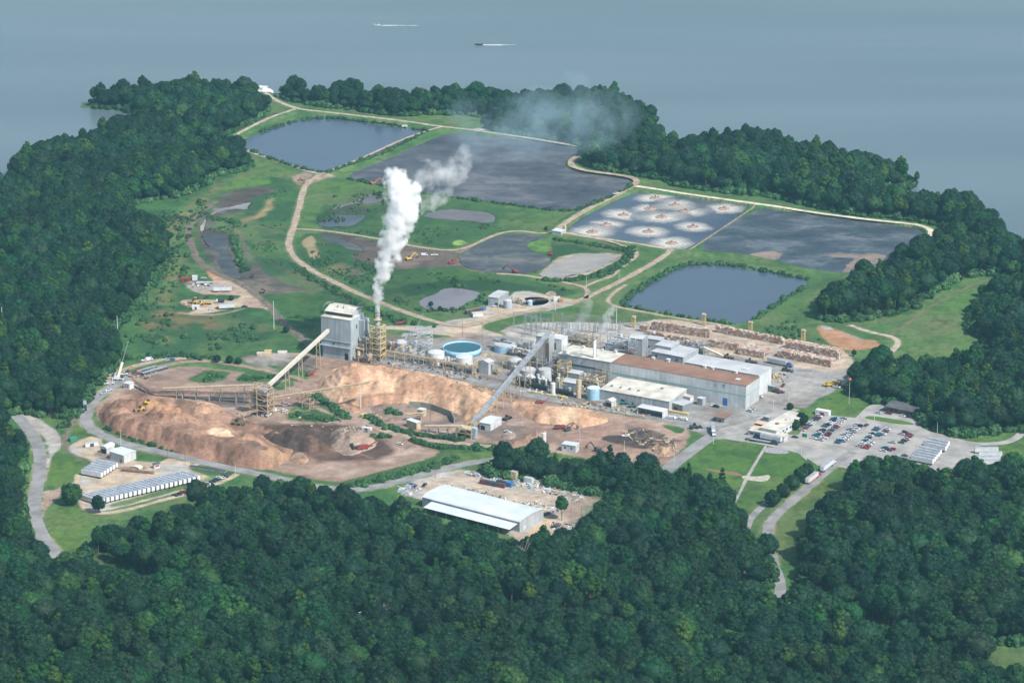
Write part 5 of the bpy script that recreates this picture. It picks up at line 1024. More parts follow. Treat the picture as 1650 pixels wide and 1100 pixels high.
def pile(name, label, foot, tops, base_col, col2, slope=.72, step=1.3, seed=0, cols=(), gully=.8, rough=1., cat='pile'):
    """foot: ground outline in px. tops: (px, py, height m, reach m) plateaus and cones. cols: (polygon px, colour) patches"""
    p = smooth(PP(foot), 1); x0, y0 = p.min(0)-2; x1, y1 = p.max(0)+2; gx_ = np.arange(x0, x1, step); gy_ = np.arange(y0, y1, step); A, B = np.meshgrid(gx_, gy_); sh = A.shape; a, b = A.ravel(), B.ravel()
    d = sdist(a, b, p)+gully*2.2*(fbm(a, b, 9, 4, seed)-.5); cap = np.zeros(len(a))
    for tx, ty, h, rc in tops:
        q = P(tx, ty, h); dd = np.hypot(a-q.x, b-q.y)*(1+.25*(fbm(a, b, 25, 2, seed+3)-.5)); cap = np.maximum(cap, h-np.maximum(0, dd-rc)*slope*.95)
    gul = gully*(np.abs(fbm(a, b, 7, 4, seed+9)-.5)*-2.4+.3)*rough
    z = np.minimum(np.maximum(d, -3)*slope, cap+.5); z = np.where(z > .2, z+gul*np.clip(z/4, 0, 1), z); z = np.where(d < -.5, -1.0, z)+.0
    z = np.where(z > 1, z+1.3*rough*(fbm(a, b, 4.5, 3, seed+31)-.5)+.42*np.sin(z*2.1+2*fbm(a, b, 18, 2, seed+32))*np.clip(z/4, 0, 1), z)
    c = np.empty((len(a), 3)); f = sst(.38, .62, fbm(a, b, 16, 4, seed+5))[:, None]; c[:] = np.array(base_col)*f+np.array(col2)*(1-f)
    f2 = sst(.55, .75, fbm(a, b*2.5, 5, 3, seed+8))[:, None]; c = c*(1-.25*f2)
    st_ = (fbm(a, b*.16, 5.5, 4, seed+12)-.5)*sst(1.2*z.max(), .1*z.max(), z)
    for poly, cc, *fe in cols:
        q = np.array([P(u, v, h_)[:2] for u, v, h_ in poly]); q = smooth(q, 1); fe = fe[0] if fe else 2.5
        dd = sdist(a, b, q)+4*(fbm(a, b, 8, 3, seed+6)-.5); al = sst(-fe, fe, dd)[:, None]*.92; c = c*(1-al)+np.array(cc)*al
    c = c*(1+1.5*st_)[:, None]
    ny, nx = sh; i = np.arange((ny-1)*nx).reshape(ny-1, nx)[:, :-1].ravel(); F = np.stack([i, i+1, i+nx+1, i+nx], 1); ok = (z[F] > -.9).any(1); F = F[ok]
    used = np.unique(F); mp = np.full(len(a), -1); mp[used] = np.arange(len(used))
    o = mesh_obj(name, np.stack([a, b, z], 1)[used], mp[F], PILEM, smooth_=True, attr=c[used]); tag(o, label, cat); return o
CH = (.50, .325, .21); CH2 = (.39, .235, .15); BK = (.26, .145, .095); BK2 = (.16, .09, .065); PALE = (.66, .52, .36)
pile('wood_chip_pile', 'huge tan wood chip pile with ridged top in the middle of the wood yard', [(508, 622), (520, 605), (545, 592), (580, 587), (640, 593), (700, 603), (760, 619), (806, 634), (800, 652), (780, 668), (760, 686), (748, 682), (738, 665), (700, 655), (650, 648), (600, 652), (575, 668), (560, 662), (530, 642)],
     [(545, 594, 13, 5), (575, 590, 14, 5), (610, 594, 12, 5), (640, 598, 11, 3), (665, 604, 12.5, 4), (700, 610, 14, 6), (735, 622, 13, 5), (765, 630, 10, 5), (600, 628, 3.6, 22), (650, 636, 3.4, 20), (700, 644, 3.4, 18), (745, 650, 3.6, 17), (560, 622, 4.6, 14), (695, 650, 8, .5), (615, 612, 10, 1), (655, 614, 9.5, 1.5), (725, 627, 11, 1), (585, 608, 10, 1), (770, 650, 5, 5), (548, 628, 6, 2)], CH, CH2, .68, 1.1, 3, gully=1.7,
     cols=[([(515, 605, 6), (545, 592, 10), (560, 605, 10), (530, 630, 3), (512, 625, 0)], (.40, .27, .19)), ([(600, 607, 8), (640, 603, 10), (650, 625, 6), (610, 632, 5)], (.58, .385, .25)), ([(560, 640, 4), (600, 640, 3), (590, 665, 0), (560, 660, 0)], CH2), ([(585, 650, 1), (640, 650, 1), (625, 660, 0), (600, 665, 0)], (.25, .19, .15))])
pile('wood_chip_pile', 'lower tan chip pile right of the big grey conveyor', [(818, 648), (850, 645), (880, 655), (930, 655), (965, 664), (985, 677), (968, 684), (930, 690), (880, 684), (850, 675), (832, 668)],
     [(840, 652, 7, 4), (870, 663, 5, 5), (893, 660, 7, 4), (915, 662, 9, 5), (940, 667, 8, 5), (960, 672, 5, 3)], CH, CH2, .62, 1.1, 17, gully=1.5, cols=[([(905, 655, 6), (925, 658, 8), (930, 680, 2), (900, 682, 1)], (.60, .44, .28)), ([(820, 650, 3), (845, 648, 6), (850, 662, 2), (830, 664, 1)], (.36, .24, .17))])
pile('bark_pile', 'long brown bark pile with a terraced near face along the loop road', [(158, 672), (165, 652), (185, 640), (230, 632), (280, 640), (330, 650), (380, 672), (430, 690), (470, 705), (475, 725), (462, 748), (430, 758), (380, 752), (320, 738), (260, 722), (205, 706), (170, 692)],
     [(185, 662, 6, 8), (205, 674, 7.5, 10), (228, 682, 8, 12), (255, 688, 8, 14), (285, 694, 8.5, 15), (320, 704, 9, 15), (355, 712, 9, 14), (390, 720, 9, 12), (425, 728, 8, 9), (200, 648, 5, 7), (240, 645, 5, 9), (262, 657, 11.5, 5), (278, 665, 11, 8), (345, 690, 6.5, 9), (345, 690, 10.5, 1), (362, 692, 10.5, .5), (400, 700, 10, 1.5)], (.35, .215, .145), (.23, .135, .095), .85, 1.1, 29, gully=2.1,
     cols=[([(170, 668, 4), (210, 690, 4), (300, 715, 5), (380, 738, 5), (440, 745, 3), (440, 762, 0), (370, 755, 0), (250, 725, 0), (165, 695, 0)], (.255, .145, .10)), ([(248, 640, 4), (275, 648, 11), (300, 665, 9), (290, 680, 6), (255, 678, 4), (235, 660, 4)], (.40, .225, .125)), ([(345, 688, 8), (360, 684, 9), (385, 702, 10), (360, 704, 10), (330, 700, 9)], (.60, .44, .29), 1.2), ([(395, 712, 9), (430, 716, 8), (440, 730, 5), (405, 738, 4)], (.17, .11, .085)), ([(440, 718, 6), (470, 722, 3), (462, 742, 1), (430, 745, 2)], (.42, .26, .16)), ([(300, 700, 10), (330, 705, 10), (320, 720, 7), (295, 715, 7)], BK2)])
pile('bark_mound', 'dark brown bark mound in the near middle of the wood yard', [(415, 700), (430, 688), (470, 685), (520, 690), (545, 705), (530, 725), (490, 730), (450, 722)], [(437, 694, 8, 2), (460, 696, 8.5, 5), (485, 700, 7, 6), (510, 706, 6, 5)], (.125, .080, .060), (.075, .052, .045), .7, 1.1, 41, gully=2)
pile('stump_pile', 'grey brown heap of tangled wood waste beside the red grinder', [(525, 700), (545, 688), (575, 688), (602, 700), (608, 715), (590, 728), (560, 735), (535, 725)], [(550, 700, 5, 4), (570, 700, 6, 5), (590, 708, 4, 3)], (.30, .22, .17), (.19, .14, .12), .7, 1.1, 43, gully=2.2)
pile('wood_chip_pile', 'small round tan chip mound left of the conveyor tower', [(302, 655), (320, 645), (350, 650), (362, 660), (340, 668), (315, 667)], [(332, 655, 5, 3)], (.48, .30, .19), (.38, .24, .16), .6, 1.1, 47)
pile('wood_chip_pile', 'small tan chip cone at the near edge of the bark pile', [(462, 742), (475, 728), (492, 730), (500, 742), (485, 750)], [(480, 738, 4.5, .8)], (.42, .28, .18), (.34, .22, .15), .6, 1.0, 53)
pile('soil_berm', 'low brown soil ridge beside the white silo', [(815, 718), (840, 705), (870, 692), (885, 694), (875, 702), (850, 716), (830, 722)], [(835, 711, 3, 1), (855, 703, 3, 1), (872, 697, 3, 1)], (.34, .22, .155), (.27, .17, .12), .55, 1.2, 59)
pile('log_heap', 'dark jumbled heap of logs at the right end of the wood yard', [(1008, 696), (1025, 688), (1045, 690), (1070, 698), (1072, 706), (1045, 708), (1015, 704)], [(1030, 697, 3.5, 3), (1052, 700, 3, 3)], (.16, .12, .095), (.08, .065, .06), .8, .9, 61, gully=2.5)
pile('brush_heap', 'tan heap of broken timber at the near right corner of the wood yard', [(1052, 722), (1070, 711), (1088, 714), (1092, 728), (1075, 736), (1056, 732)], [(1066, 722, 3, 2), (1080, 722, 3.2, 2)], (.44, .31, .20), (.22, .15, .11), .8, .9, 67, gully=2.5)
pile('dirt_mound', 'small grey brown dirt mound by the clarifier yard', [(876, 473), (890, 468), (898, 474), (888, 480)], [(887, 474, 2.6, .5)], (.36, .28, .21), (.30, .22, .17), .6, 1, 71)
pile('rubble_heap', 'pale rubble heap beside the grinder and white silo', [(806, 700), (822, 693), (838, 700), (828, 708), (810, 708)], [(820, 701, 1.8, 2)], (.42, .36, .29), (.26, .2, .16), .6, .9, 73, gully=1.8)
# ================================================================ the mill
# ---- boiler house
def boiler():
    a, t, W, D = frame_roof((517, 509.5), (564.7, 516.7), (588.7, 505), 30.5); o = empty('boiler_house', (a.x, a.y, 0), t); tag(o, 'tall blue-grey sheet metal boiler house beside the steaming stack', 'building')
    b = mb(); b.box(0, W, 0, D, 9.2, 30.5); b.box(.6, W-.6, .5, D-.5, 0, 9.2); b.build('wall', blue_w, o)
    b = mb(); b.box(1.2, W*.93, D*.32, D-.6, 30.5, 34.5); b.build('monitor_wall', blue_w, o)
    b = mb(); b.box(-.2, W+.2, -.2, D*.32, 30.52, 30.8); b.box(W*.93, W+.2, D*.32, D, 30.52, 30.8); b.build('roof', cream_r, o)
    b = mb(); b.prism([(D*.22, 33.4), (D*.62, 36.2), (D+.4, 35.0), (D+.4, 35.25), (D*.62, 36.5), (D*.22, 33.7)], .6, W*.95, 'X'); b.build('roof', cream_r, o)
    b = mb(); b.box(1., W*.92, D*.3, D*.33, 31.0, 33.2); b.build('louvre', dk_s, o)
    b = mb(); b.box(-.9, W+.3, -1.3, 0, 9.2, 9.6); b.box(-.6, W+.2, -.5, 0, 13.2, 13.6); b.build('canopy', blue_w, o)
    for u, z0, dw, dh in ((.84, 0, 2.8, 5), (.42, 10.5, 1.2, 1.4)): q = mb(); q.box(u*W-dw/2, u*W+dw/2, -.15 if z0 else .35, .6, z0, z0+dh); q.build('door' if not z0 else 'window', black_m, o)
    q = mb(); q.box(W-.2, W+.15, D*.42, D*.48, 22, 25); q.build('window', black_m, o)
    b = mb(); b.box(W+.05, W+4.5, D*.62, D, 0, 27.5); b.build('annex', blue_w, o)
    b = mb(); b.box(W*.495, W*.505, -.08, .05, 13.6, 30.4); b.box(W*.67, W*.675, -.08, .05, 22, 30.4); b.build('wall_seam', grey_s, o)
    for u in (.35, .55): b = mb(); b.tube((u*W, D*.5, 35), (u*W, D*.5, 37.4), .35, n=8); b.build('roof_vent', rust_s, o)
boiler()
# ---- stack in its yellow cage
p = P(609.4, 579); o = empty('smoke_stack', (p.x, p.y, 0)); tag(o, 'grey steel stack giving off the white steam plume', 'smoke stack')
b = mb(); b.lathe((0, 0, 0), [(2.7, 0), (2.7, 17), (1.75, 24), (1.75, 30), (1.6, 30), (1.6, 39.5), (1.35, 39.5), (1.35, 38)], 20); b.build('flue', stack_m, o, True)
b = mb(); b.lathe((0, 0, 0), [(1.8, 30.2), (2.9, 30.2), (2.9, 30.45), (1.8, 30.45)], 20)
for k in range(12): t = k*math.pi/6; b.beam((2.8*math.cos(t), 2.8*math.sin(t), 30.4), (2.8*math.cos(t), 2.8*math.sin(t), 31.5), .08); t2 = t+math.pi/6; b.beam((2.8*math.cos(t), 2.8*math.sin(t), 31.5), (2.8*math.cos(t2), 2.8*math.sin(t2), 31.5), .08)
b.build('platform', yel, o); b = mb(); [b.lathe((0, 0, z), [(1.8, 0), (1.95, 0), (1.95, .3), (1.8, .3)], 20) for z in (26, 33.5, 36)]; b.build('stiffening_ring', grey_s, o)
o = empty('stack_cage', (p.x, p.y, 0), SITE); tag(o, 'yellow steel cage standing round the steaming stack', 'steel tower'); b = mb(); tower_frame(b, -4.2, 4.2, -3.8, 3.8, 26, 6, .5); b.build('frame', yel, o)
b = mb(); [b.box(-4.6, 4.6, -4.3, -3.2, z, z+.15) for z in (4.4, 8.8, 13.1, 17.4, 21.8, 25.9)]; [b.box(3.2, 4.6, -3.2, 3.8, z, z+.15) for z in (4.4, 8.8, 13.1, 17.4, 21.8, 25.9)]; b.build('walkway', yel, o)
q = mb(); q.beam((-4.4, 2, 25), (-17, 3.4, 26.5), 1.1, .3); q.beam((-4.4, 2.5, 26), (-17, 3.9, 27.5), .1); q.build('bridge', tan_s, o)
# ---- precipitator and ducts between them
o = empty('duct_work', P(592, 577), SITE); tag(o, 'tangle of grey ducts and tan posts between boiler house and stack', 'duct work'); b = mb()
b.tube((-7, 1, 13), (3, 4, 13), 2.4, n=14); b.tube((3, 4, 13), (8, 3, 11), 2.0, n=14); b.tube((-1, 0, 4), (6, 0, 4), 1.5, n=12); b.box(-4, 4, 3, 8, 3, 10); b.tube((-3, 5, 0), (-3, 5, 17), 1.4, n=12); b.build('duct', stack_m, o)
b = mb(); tower_frame(b, -8, -1, -4, 3, 11, 3, .35); tower_frame(b, 1, 6, -3, 7, 17, 4, .3); b.build('support_frame', tan_s, o); b = mb(); b.box(-8, -1, -4, 3, 7.3, 7.5); b.box(1, 6, -3, 7, 12.6, 12.8); b.build('platform', tan_s, o)
# ---- clarifier and tanks
tank('open_tank', 'wide open round tank with dark teal water and pale blue rim', 744.5, 558.5, 14.1, 4.2, blue_p, open_top=teal_w, cat='tank', n=48)
tank('tank', 'smaller pale blue round tank with grey machinery on its top', 813.5, 554, 7.6, 5.2, blue_p, grey_r, cat='tank')
p = P(813, 562); o = empty('walkway', (p.x, p.y, 5.9), SITE); tag(o, 'grey steel walkway on top of the smaller pale blue tank', 'walkway'); b = mb(); truss(b, (-9, -2, 0), (7, -2, 0), 3, 1.3, 8, .14); truss(b, (-6, 3, 0), (6, 4, 0), 2, 1.3, 6, .14); b.build('railing', grey_s, o); b = mb(); b.box(-9, 7, -3.4, -.6, -.1, .1); b.box(-3, -1, -.6, 3, .1, 1.2); b.build('deck', dk_s, o)
tank('tank', 'left white storage tank behind the tan pipe rack', 703, 567, 5.9, 8.4, wht_s, white_r, dome=.9)
tank('tank', 'right white storage tank behind the tan pipe rack', 748, 574.5, 6.0, 8.6, wht_s, white_r, dome=.9)
tank('tank', 'light blue storage tank at the left end of the cream roofed warehouse', 956.5, 624.5, 4.4, 8.0, blue_p, mat('pale_blue_roof', (.62, .76, .84), .5), dome=.5)
tank('tank', 'grey cone roofed tank in front of the grey lattice gantry', 646, 551, 4.6, 5.5, grey_w, grey_r, dome=2.0)
tank('tank', 'grey tank left of the big conveyor near the black rail cars', 850.5, 594.5, 5.6, 8, grey_w, grey_r, dome=1.4)
tank('tank', 'grey upright tank just right of the big conveyor', 878, 594.5, 4.6, 9.5, pale_w, grey_r, dome=.9)
tank('tank', 'low grey cone roofed tank left of the big conveyor below the smaller blue tank', 831, 580, 5.8, 6, grey_w, grey_r, dome=1.8)
tank('tank', 'tall grey tank behind the white stack and white roofed hall', 964, 580, 4.2, 14, grey_w, grey_r, dome=.6, rail=False)
tank('tank', 'slim white tank at the end of the black rail cars', 891.2, 617.5, 1.6, 8, wht_s, white_r, dome=.4, rail=False)
tank('tank', 'slim tan silo in front of the yellow pipe structure', 932.5, 612, 1.7, 13, tan_s, tan_s, dome=.4, rail=False)
tank('tank', 'small grey tank beside the end of the black rail cars', 919, 624.5, 1.5, 6, grey_w, grey_r, dome=.4, rail=False)
tank('silo', 'white silo standing beside the brown soil ridge', 876.4, 698, 1.5, 7.4, wht_s, white_r, dome=.4, rail=False)
tank('tank', 'small pale blue tank in the round clarifier basin', 854, 484.5, 1.9, 4, blue_p, white_r, dome=.3, rail=False)
tank('tank', 'grey round tank beside the grey pump building', 818, 483.5, 3.3, 6, grey_w, grey_r, dome=.8, rail=False)
o = empty('storage_tank', P(845, 614), SITE); tag(o, 'long white horizontal tank above the black rail cars', 'tank'); b = mb(); b.tube((-7, 0, 4), (7, 0, 4), 1.7, n=16); b.tube((7, 0, 4), (7.7, 0, 4), 1.7, 1.0, n=16); b.tube((-7.7, 0, 4), (-7, 0, 4), 1.0, 1.7, n=16); b.build('shell', wht_s, o); b = mb(); [b.box(x-.3, x+.3, -1.4, 1.4, 0, 3) for x in (-5, 0, 5)]; b.build('saddle', conc_m, o)
p = P(860, 487); o = empty('clarifier', (p.x, p.y, 0)); tag(o, 'low round clarifier basin with dark crusted water and a bridge', 'clarifier'); b = mb(); b.lathe((0, 0, 0), [(12.2, 0), (12.2, 1.1), (11.6, 1.1), (11.6, .5)], 40); b.build('rim', conc_m, o); b = mb(); b.lathe((0, 0, 0), [(11.6, .3), (11.6, .5)], 40); b.build('water_surface', slI if 0 else MAT['wet_sludge'], o); b = mb(); truss(b, (0, 0, 1.3), (11.5, 3, 1.3), 1.2, .9, 8, .1); b.box(-.8, .8, -.8, .8, .5, 2.2); b.build('bridge', rust_s, o)
# ---- site buildings
BL = [
 ('process_building', 'dark grey tower block at the top end of the big conveyor', (864, 541), (884, 544.5), (893, 539), 27, grey_w, grey_r, dict(doors=[('f', .9, 2.6, 22, rust_s, 1.2, 'duct'), ('f', .5, 1, 1.2, black_m, 14)])),
 ('process_building', 'pale tower block with a tall dark window right of the conveyor head', (885.5, 544.5), (905, 547.5), (912, 541), 24, pale_w, white_r, dict(doors=[('f', .45, 1.4, 5, black_m, 16)])),
 ('process_building', 'low grey block with pale roof below the pale tower block', (886, 560), (904, 563), (915, 553), 14, blue_w, grey_r, {}),
 ('machine_hall', 'white roofed hall at the left end of the long main mill building', (900, 569.7), (983.6, 583.8), (1004, 569.5), 17, grey_w, cream_r, dict(doors=[('f', .5, 30, 1.2, dk_s, 10, 'louvre')], vents=[(.25, .85, 1.4, 1.6, wht_s), (.6, .9, 1.2, 1.4, wht_s), (.85, .93, 1.6, 1.5, wht_s)])),
 ('main_mill_building', 'very long mill building with rust brown roof and green wall stripe', (984.2, 584), (1202, 622), (1221.5, 607), 16.8, pale_w, rust_r, dict(over=.15, doors=[('f', .852, 3.4, 5.5, MAT['blue_paint']), ('f', .78, 2.2, 2.4, grey_s, 13), ('f', .84, 2.2, 2.4, grey_s, 13), ('f', .93, 3.6, 3, wht_s), ('f', .58, 1.4, 2, black_m)], vents=[(.22, .93, 1.8, 1.2, wht_s), (.33, .95, 2.0, 1.8, wht_s), (.60, .95, 2.0, 1.8, wht_s), (.66, .95, 1.8, 1.4, wht_s), (.83, .95, 2.0, 1.8, wht_s), (.90, .42, 2.4, .35, white_r)], stripe=(9.0, 9.9, rgbm('green_stripe', (.26, .46, .40))))),
 ('mill_building', 'grey roofed hall behind the right half of the rust brown roof', (1103, 583.5), (1222.5, 605), (1243, 592), 15.8, pale_w, grey_r, dict(vents=[(.3, .35, .6, .3, white_r), (.75, .4, 3.2, .3, white_r)])),
 ('warehouse', 'wide cream white roofed warehouse in front of the long main building', (966.4, 627), (1078.4, 647), (1102, 628), 7.4, grey_w, cream_r, dict(doors=[('f', .33, 2.4, 3, black_m), ('f', .62, .8, 6.5, wht_s, .7, 'wall_rib'), ('f', .74, .8, 6.5, wht_s, .7, 'wall_rib')], vents=[(.1, .3, 1.2, .8, grey_s), (.23, .3, 1.2, .8, grey_s), (.36, .3, 1.2, .8, grey_s), (.49, .3, 1.2, .8, grey_s), (.72, .72, 1.6, 1.0, grey_s)], roof='shed', rise=1.0)),
 ('lean_to', 'long low white roofed lean-to in front of the cream warehouse', (1026.7, 655.8), (1067.5, 663.8), (1074.7, 658.7), 4.6, white_w, white_r, dict(open_front=True)),
 ('shed', 'small white open gabled shed at the left front of the cream warehouse', (975, 645), (985.5, 647.2), (991.5, 643), 4.2, white_w, cream_r, dict(roof='gabley', rise=1, doors=[('f', .5, 4.4, 3, black_m)])),  # no door here: black panel paints in the shade of the open front
 ('annex', 'grey roofed annex at the right end of the cream warehouse', (1084, 649), (1100, 653.6), (1109.6, 645.6), 5, dim_w, grey_r, dict(doors=[('f', .3, 3, 3, dk_s)])),
 ('annex', 'cream topped box annex on the front wall of the long main building', (1100.2, 637.5), (1112, 640.6), (1117, 638), 5, pale_w, cream_r, {}),
 ('annex', 'small square grey annex between two car bays on the main building front', (1123.5, 641), (1132, 643), (1136.6, 640.5), 5, grey_w, white_r, {}),
 ('turbine_house', 'grey pitched roof building behind the white stack', (975, 552.5), (998, 556), (1009, 548), 7.5, blue_w, grey_r, dict(roof='gable', rise=.8, doors=[('f', .4, 2.6, 3, black_m), ('f', .1, 1, 2, black_m)])),
 ('mill_building', 'tall grey box building with pitched roof at the left of the bale yard', (1014, 544), (1035, 547), (1043, 540), 13, grey_w, grey_r, dict(roof='gable', rise=.8)),
 ('mill_building', 'narrow grey link building attached right of the tall grey box building', (1040, 545), (1064, 548.5), (1067.5, 543.5), 8, grey_w, grey_r, dict(doors=[('f', .2, 3, 4, black_m)])),
 ('mill_building', 'pale grey roofed upper block behind the left part of the rust brown roof', (1055.6, 555.5), (1081, 560), (1095.6, 552), 14, grey_w, grey_r, dict(doors=[('f', .75, 1.6, 2, black_m, 9)])),
 ('mill_building', 'pale grey roofed lower block joined to the rust brown roof', (1050, 566), (1100.7, 575.8), (1121, 561.5), 11.5, grey_w, grey_r, dict(doors=[('f', .15, 1.2, 1.6, black_m, 8), ('f', .8, 1.2, 1.6, black_m, 8)])),
 ('control_building', 'small grey flat roofed building in front of the yellow pipe structure', (903, 614), (928.4, 618.5), (933, 612), 6, grey_w, grey_r, dict(doors=[('f', .2, 2.8, 3.2, MAT['blue_paint']), ('f', .62, 3, 3.6, black_m)])),
 ('process_building', 'dim grey block directly behind the small grey control building', (914.5, 600), (933, 603), (938, 598), 9, dim_w, grey_r, {}),
 ('process_building', 'narrow grey gabled building right of the two white tanks', (771.5, 581), (787, 585), (791.5, 580.5), 9, pale_w, grey_r, dict(roof='gabley', rise=1.2)),
 ('pump_building', 'grey pump building with pale roof beside the round clarifier', (786.6, 478), (803, 480.3), (820, 470), 7, grey_w, grey_r, dict(roof='gable', rise=.6, doors=[('f', .8, 2.4, 3, black_m)])),
 ('pump_shed', 'small white shed on the dike at the corner of the aeration pond', (889, 371.5), (904, 374), (905.5, 369.5), 3.6, white_w, bright_r, {}),
 ('drive_house', 'white building with pale roof at the foot of the big conveyor', (772.7, 680), (790.5, 683.2), (808, 672.4), 5, white_w, bright_r, dict(roof='gable', rise=.7, doors=[('f', .3, 3, 3, black_m), ('r', .4, .8, 2, grey_s), ('r', .7, .8, 2, grey_s)])),
 ('scale_house', 'small white building just above the dark tree line', (905, 715.3), (927.6, 718.6), (931, 713.5), 5, white_w, bright_r, dict(doors=[('f', .25, 1.2, 1.2, black_m, 2.4), ('f', .7, 1, 1.2, black_m, 2.4)])),
 ('office', 'cream flat roofed office building beside the car park', (1225.3, 688.4), (1251, 694), (1284.5, 665), 6, white_w, cream_r, dict(over=.6, doors=[('r', u, 1.9, 1.2, glass_m, 2.6) for u in (.12, .24, .36, .48, .6, .72, .84)]+[('r', .3, 1.5, 1.1, glass_m, .9)], vents=[(.5, .3, 2, .5, rust_s), (.6, .55, 1, .5, grey_s)])),
 ('office', 'low white front wing of the office with a dark window band', (1207, 693), (1263, 704), (1268, 699.5), 3.8, white_w, cream_r, dict(over=.5, doors=[('f', u, 2.6, 1.2, glass_m, 1.5) for u in (.08, .22, .38, .56, .74, .9)])),
 ('carport', 'left salmon topped carport beside the cream office', (1209, 689), (1226, 692.3), (1230, 688), 3, tan_s, mat('salmon_roof', (.60, .42, .30), .7), dict(open_front=True)),
 ('carport', 'right salmon topped carport beside the cream office', (1216, 681.5), (1232, 684.8), (1236, 680.5), 3, tan_s, mat('salmon_roof', (.60, .42, .30), .7), dict(open_front=True)),
 ('utility_shed', 'small dull grey shed behind the salmon topped carports', (1229.5, 671), (1238.5, 672.8), (1240.5, 670), 3, dim_w, grey_r, {}),
 ('brick_office', 'low brown brick building with dark roof beyond the car park', (1430, 654), (1476.6, 663.4), (1485.6, 654.6), 4, mat('brown_brick', (.20, .11, .08), .9), dark_r, dict(over=1.4, roof='gable', rise=1.2, doors=[('f', u, 1.6, 1.6, glass_m, 1) for u in (.15, .3, .7, .85)]+[('f', .5, 1.6, 2.2, glass_m)])),
 ('guard_building', 'brown roofed low building in front of the main hall right corner', (1153.5, 671), (1167, 673.5), (1174, 667), 3.4, dim_w, rust_r, dict(over=1.2, doors=[('f', .5, 1, 2, black_m)])),
 ('storage_shed', 'very long low storage shed with bright white curved roof by the junk yard', (680.4, 801), (837.5, 841.3), (872, 820.5), 6.6, grey_w, bright_r, dict(roof='arch', rise=1.8, over=.3, doors=[('r', .2, 2.6, 3, MAT['pale_siding'])])),
 ('shed', 'white pitched roof warehouse in the lower left trailer lot', (176.7, 727), (199.3, 733.8), (214.5, 724.9), 5.5, white_w, bright_r, dict(roof='gable', rise=.6, doors=[('f', .8, 1, 2.2, glass_m)])),
 ('carport', 'arched white carport with open dark end in the lower left lot', (161.5, 721), (172, 723.2), (182, 716.5), 3.6, white_w, bright_r, dict(roof='archy', rise=1.5, doors=[('f', .5, 4, 3.2, black_m)])),  # black panel in the door slot imitates the shaded inside of the open end
 ('hoop_shelter', 'small cream arched shelter on dirt in the lower left lot', (210, 753.5), (224.5, 756), (227.5, 752.5), 2, tan_s, cream_r, dict(roof='archy', rise=1.4)),
 ('kiosk', 'small kiosk with red and white sign board beside the loop road', (248.5, 748.5), (258, 746.5), (261, 743.5), 3, pale_w, dark_r, dict(doors=[('f', .5, 2.8, 1, red_m, 1.4, 'sign_board')])),
 ('dock_shelter', 'white roofed shelter on the pale boat landing by the lake', (412, 141), (423, 142), (426.5, 139), 3, wht_s, bright_r, {}),
 ('site_cabin', 'white cabin beside the black power leads at the loop road bend', (199, 617), (208.5, 619), (212, 615), 4, wht_s, white_r, dict(doors=[('f', .3, .8, 1, black_m, 1.4), ('f', .7, .8, 1, black_m, 1.4)])),
 ('conveyor_roof', 'small pale roof on posts beside the belt in the chip yard', (672.5, 659.5), (681, 661.3), (684.5, 658), 5, tan_s, bright_r, {}),
 ('conveyor_roof', 'longer pale roof over the belt drive in the chip yard', (655, 676), (671, 681.5), (674.5, 678), 5, tan_s, bright_r, {}),
]
for nm, lb, A, B, C_, h, wm, rm, kw in BL: bldg(nm, lb, A, B, C_, h, wm, rm, **kw)
# lean-to along the near side of the long white shed
a, t, W, D = frame_roof((680.4, 801), (837.5, 841.3), (872, 820.5), 6.6); o = empty('open_lean_to', (a.x, a.y, 0), t); tag(o, 'white roofed open lean-to along the near side of the long storage shed', 'lean-to')
b = mb(); b.prism([(-9, 4.2), (-.35, 5.4), (-.35, 5.6), (-9, 4.4)], W*.1, W*.98, 'X'); b.build('roof', bright_r, o); b = mb(); [b.box(W*(.12+.106*k)-.15, W*(.12+.106*k)+.15, -8.6, -8.3, 0, 4.2) for k in range(9)]; b.build('post', grey_s, o)
# ---- white stack
p = P(957.6, 613.5); o = empty('smoke_stack', (p.x, p.y, 0)); tag(o, 'slim white stack with grey cap in front of the white roofed hall', 'smoke stack'); b = mb(); b.lathe((0, 0, 0), [(1.25, 0), (1.25, 10), (1.02, 12), (1.02, 30.5)], 18); b.build('flue', wht_s, o, True); b = mb(); b.lathe((0, 0, 0), [(1.08, 30.4), (1.08, 31.6), (.85, 31.6), (.85, 31.)], 18); b.build('cap', grey_s, o)
b = mb(); b.beam((1.5, 0, 8), (1.5, 0, 30), .25, .5); b.build('ladder', grey_s, o)
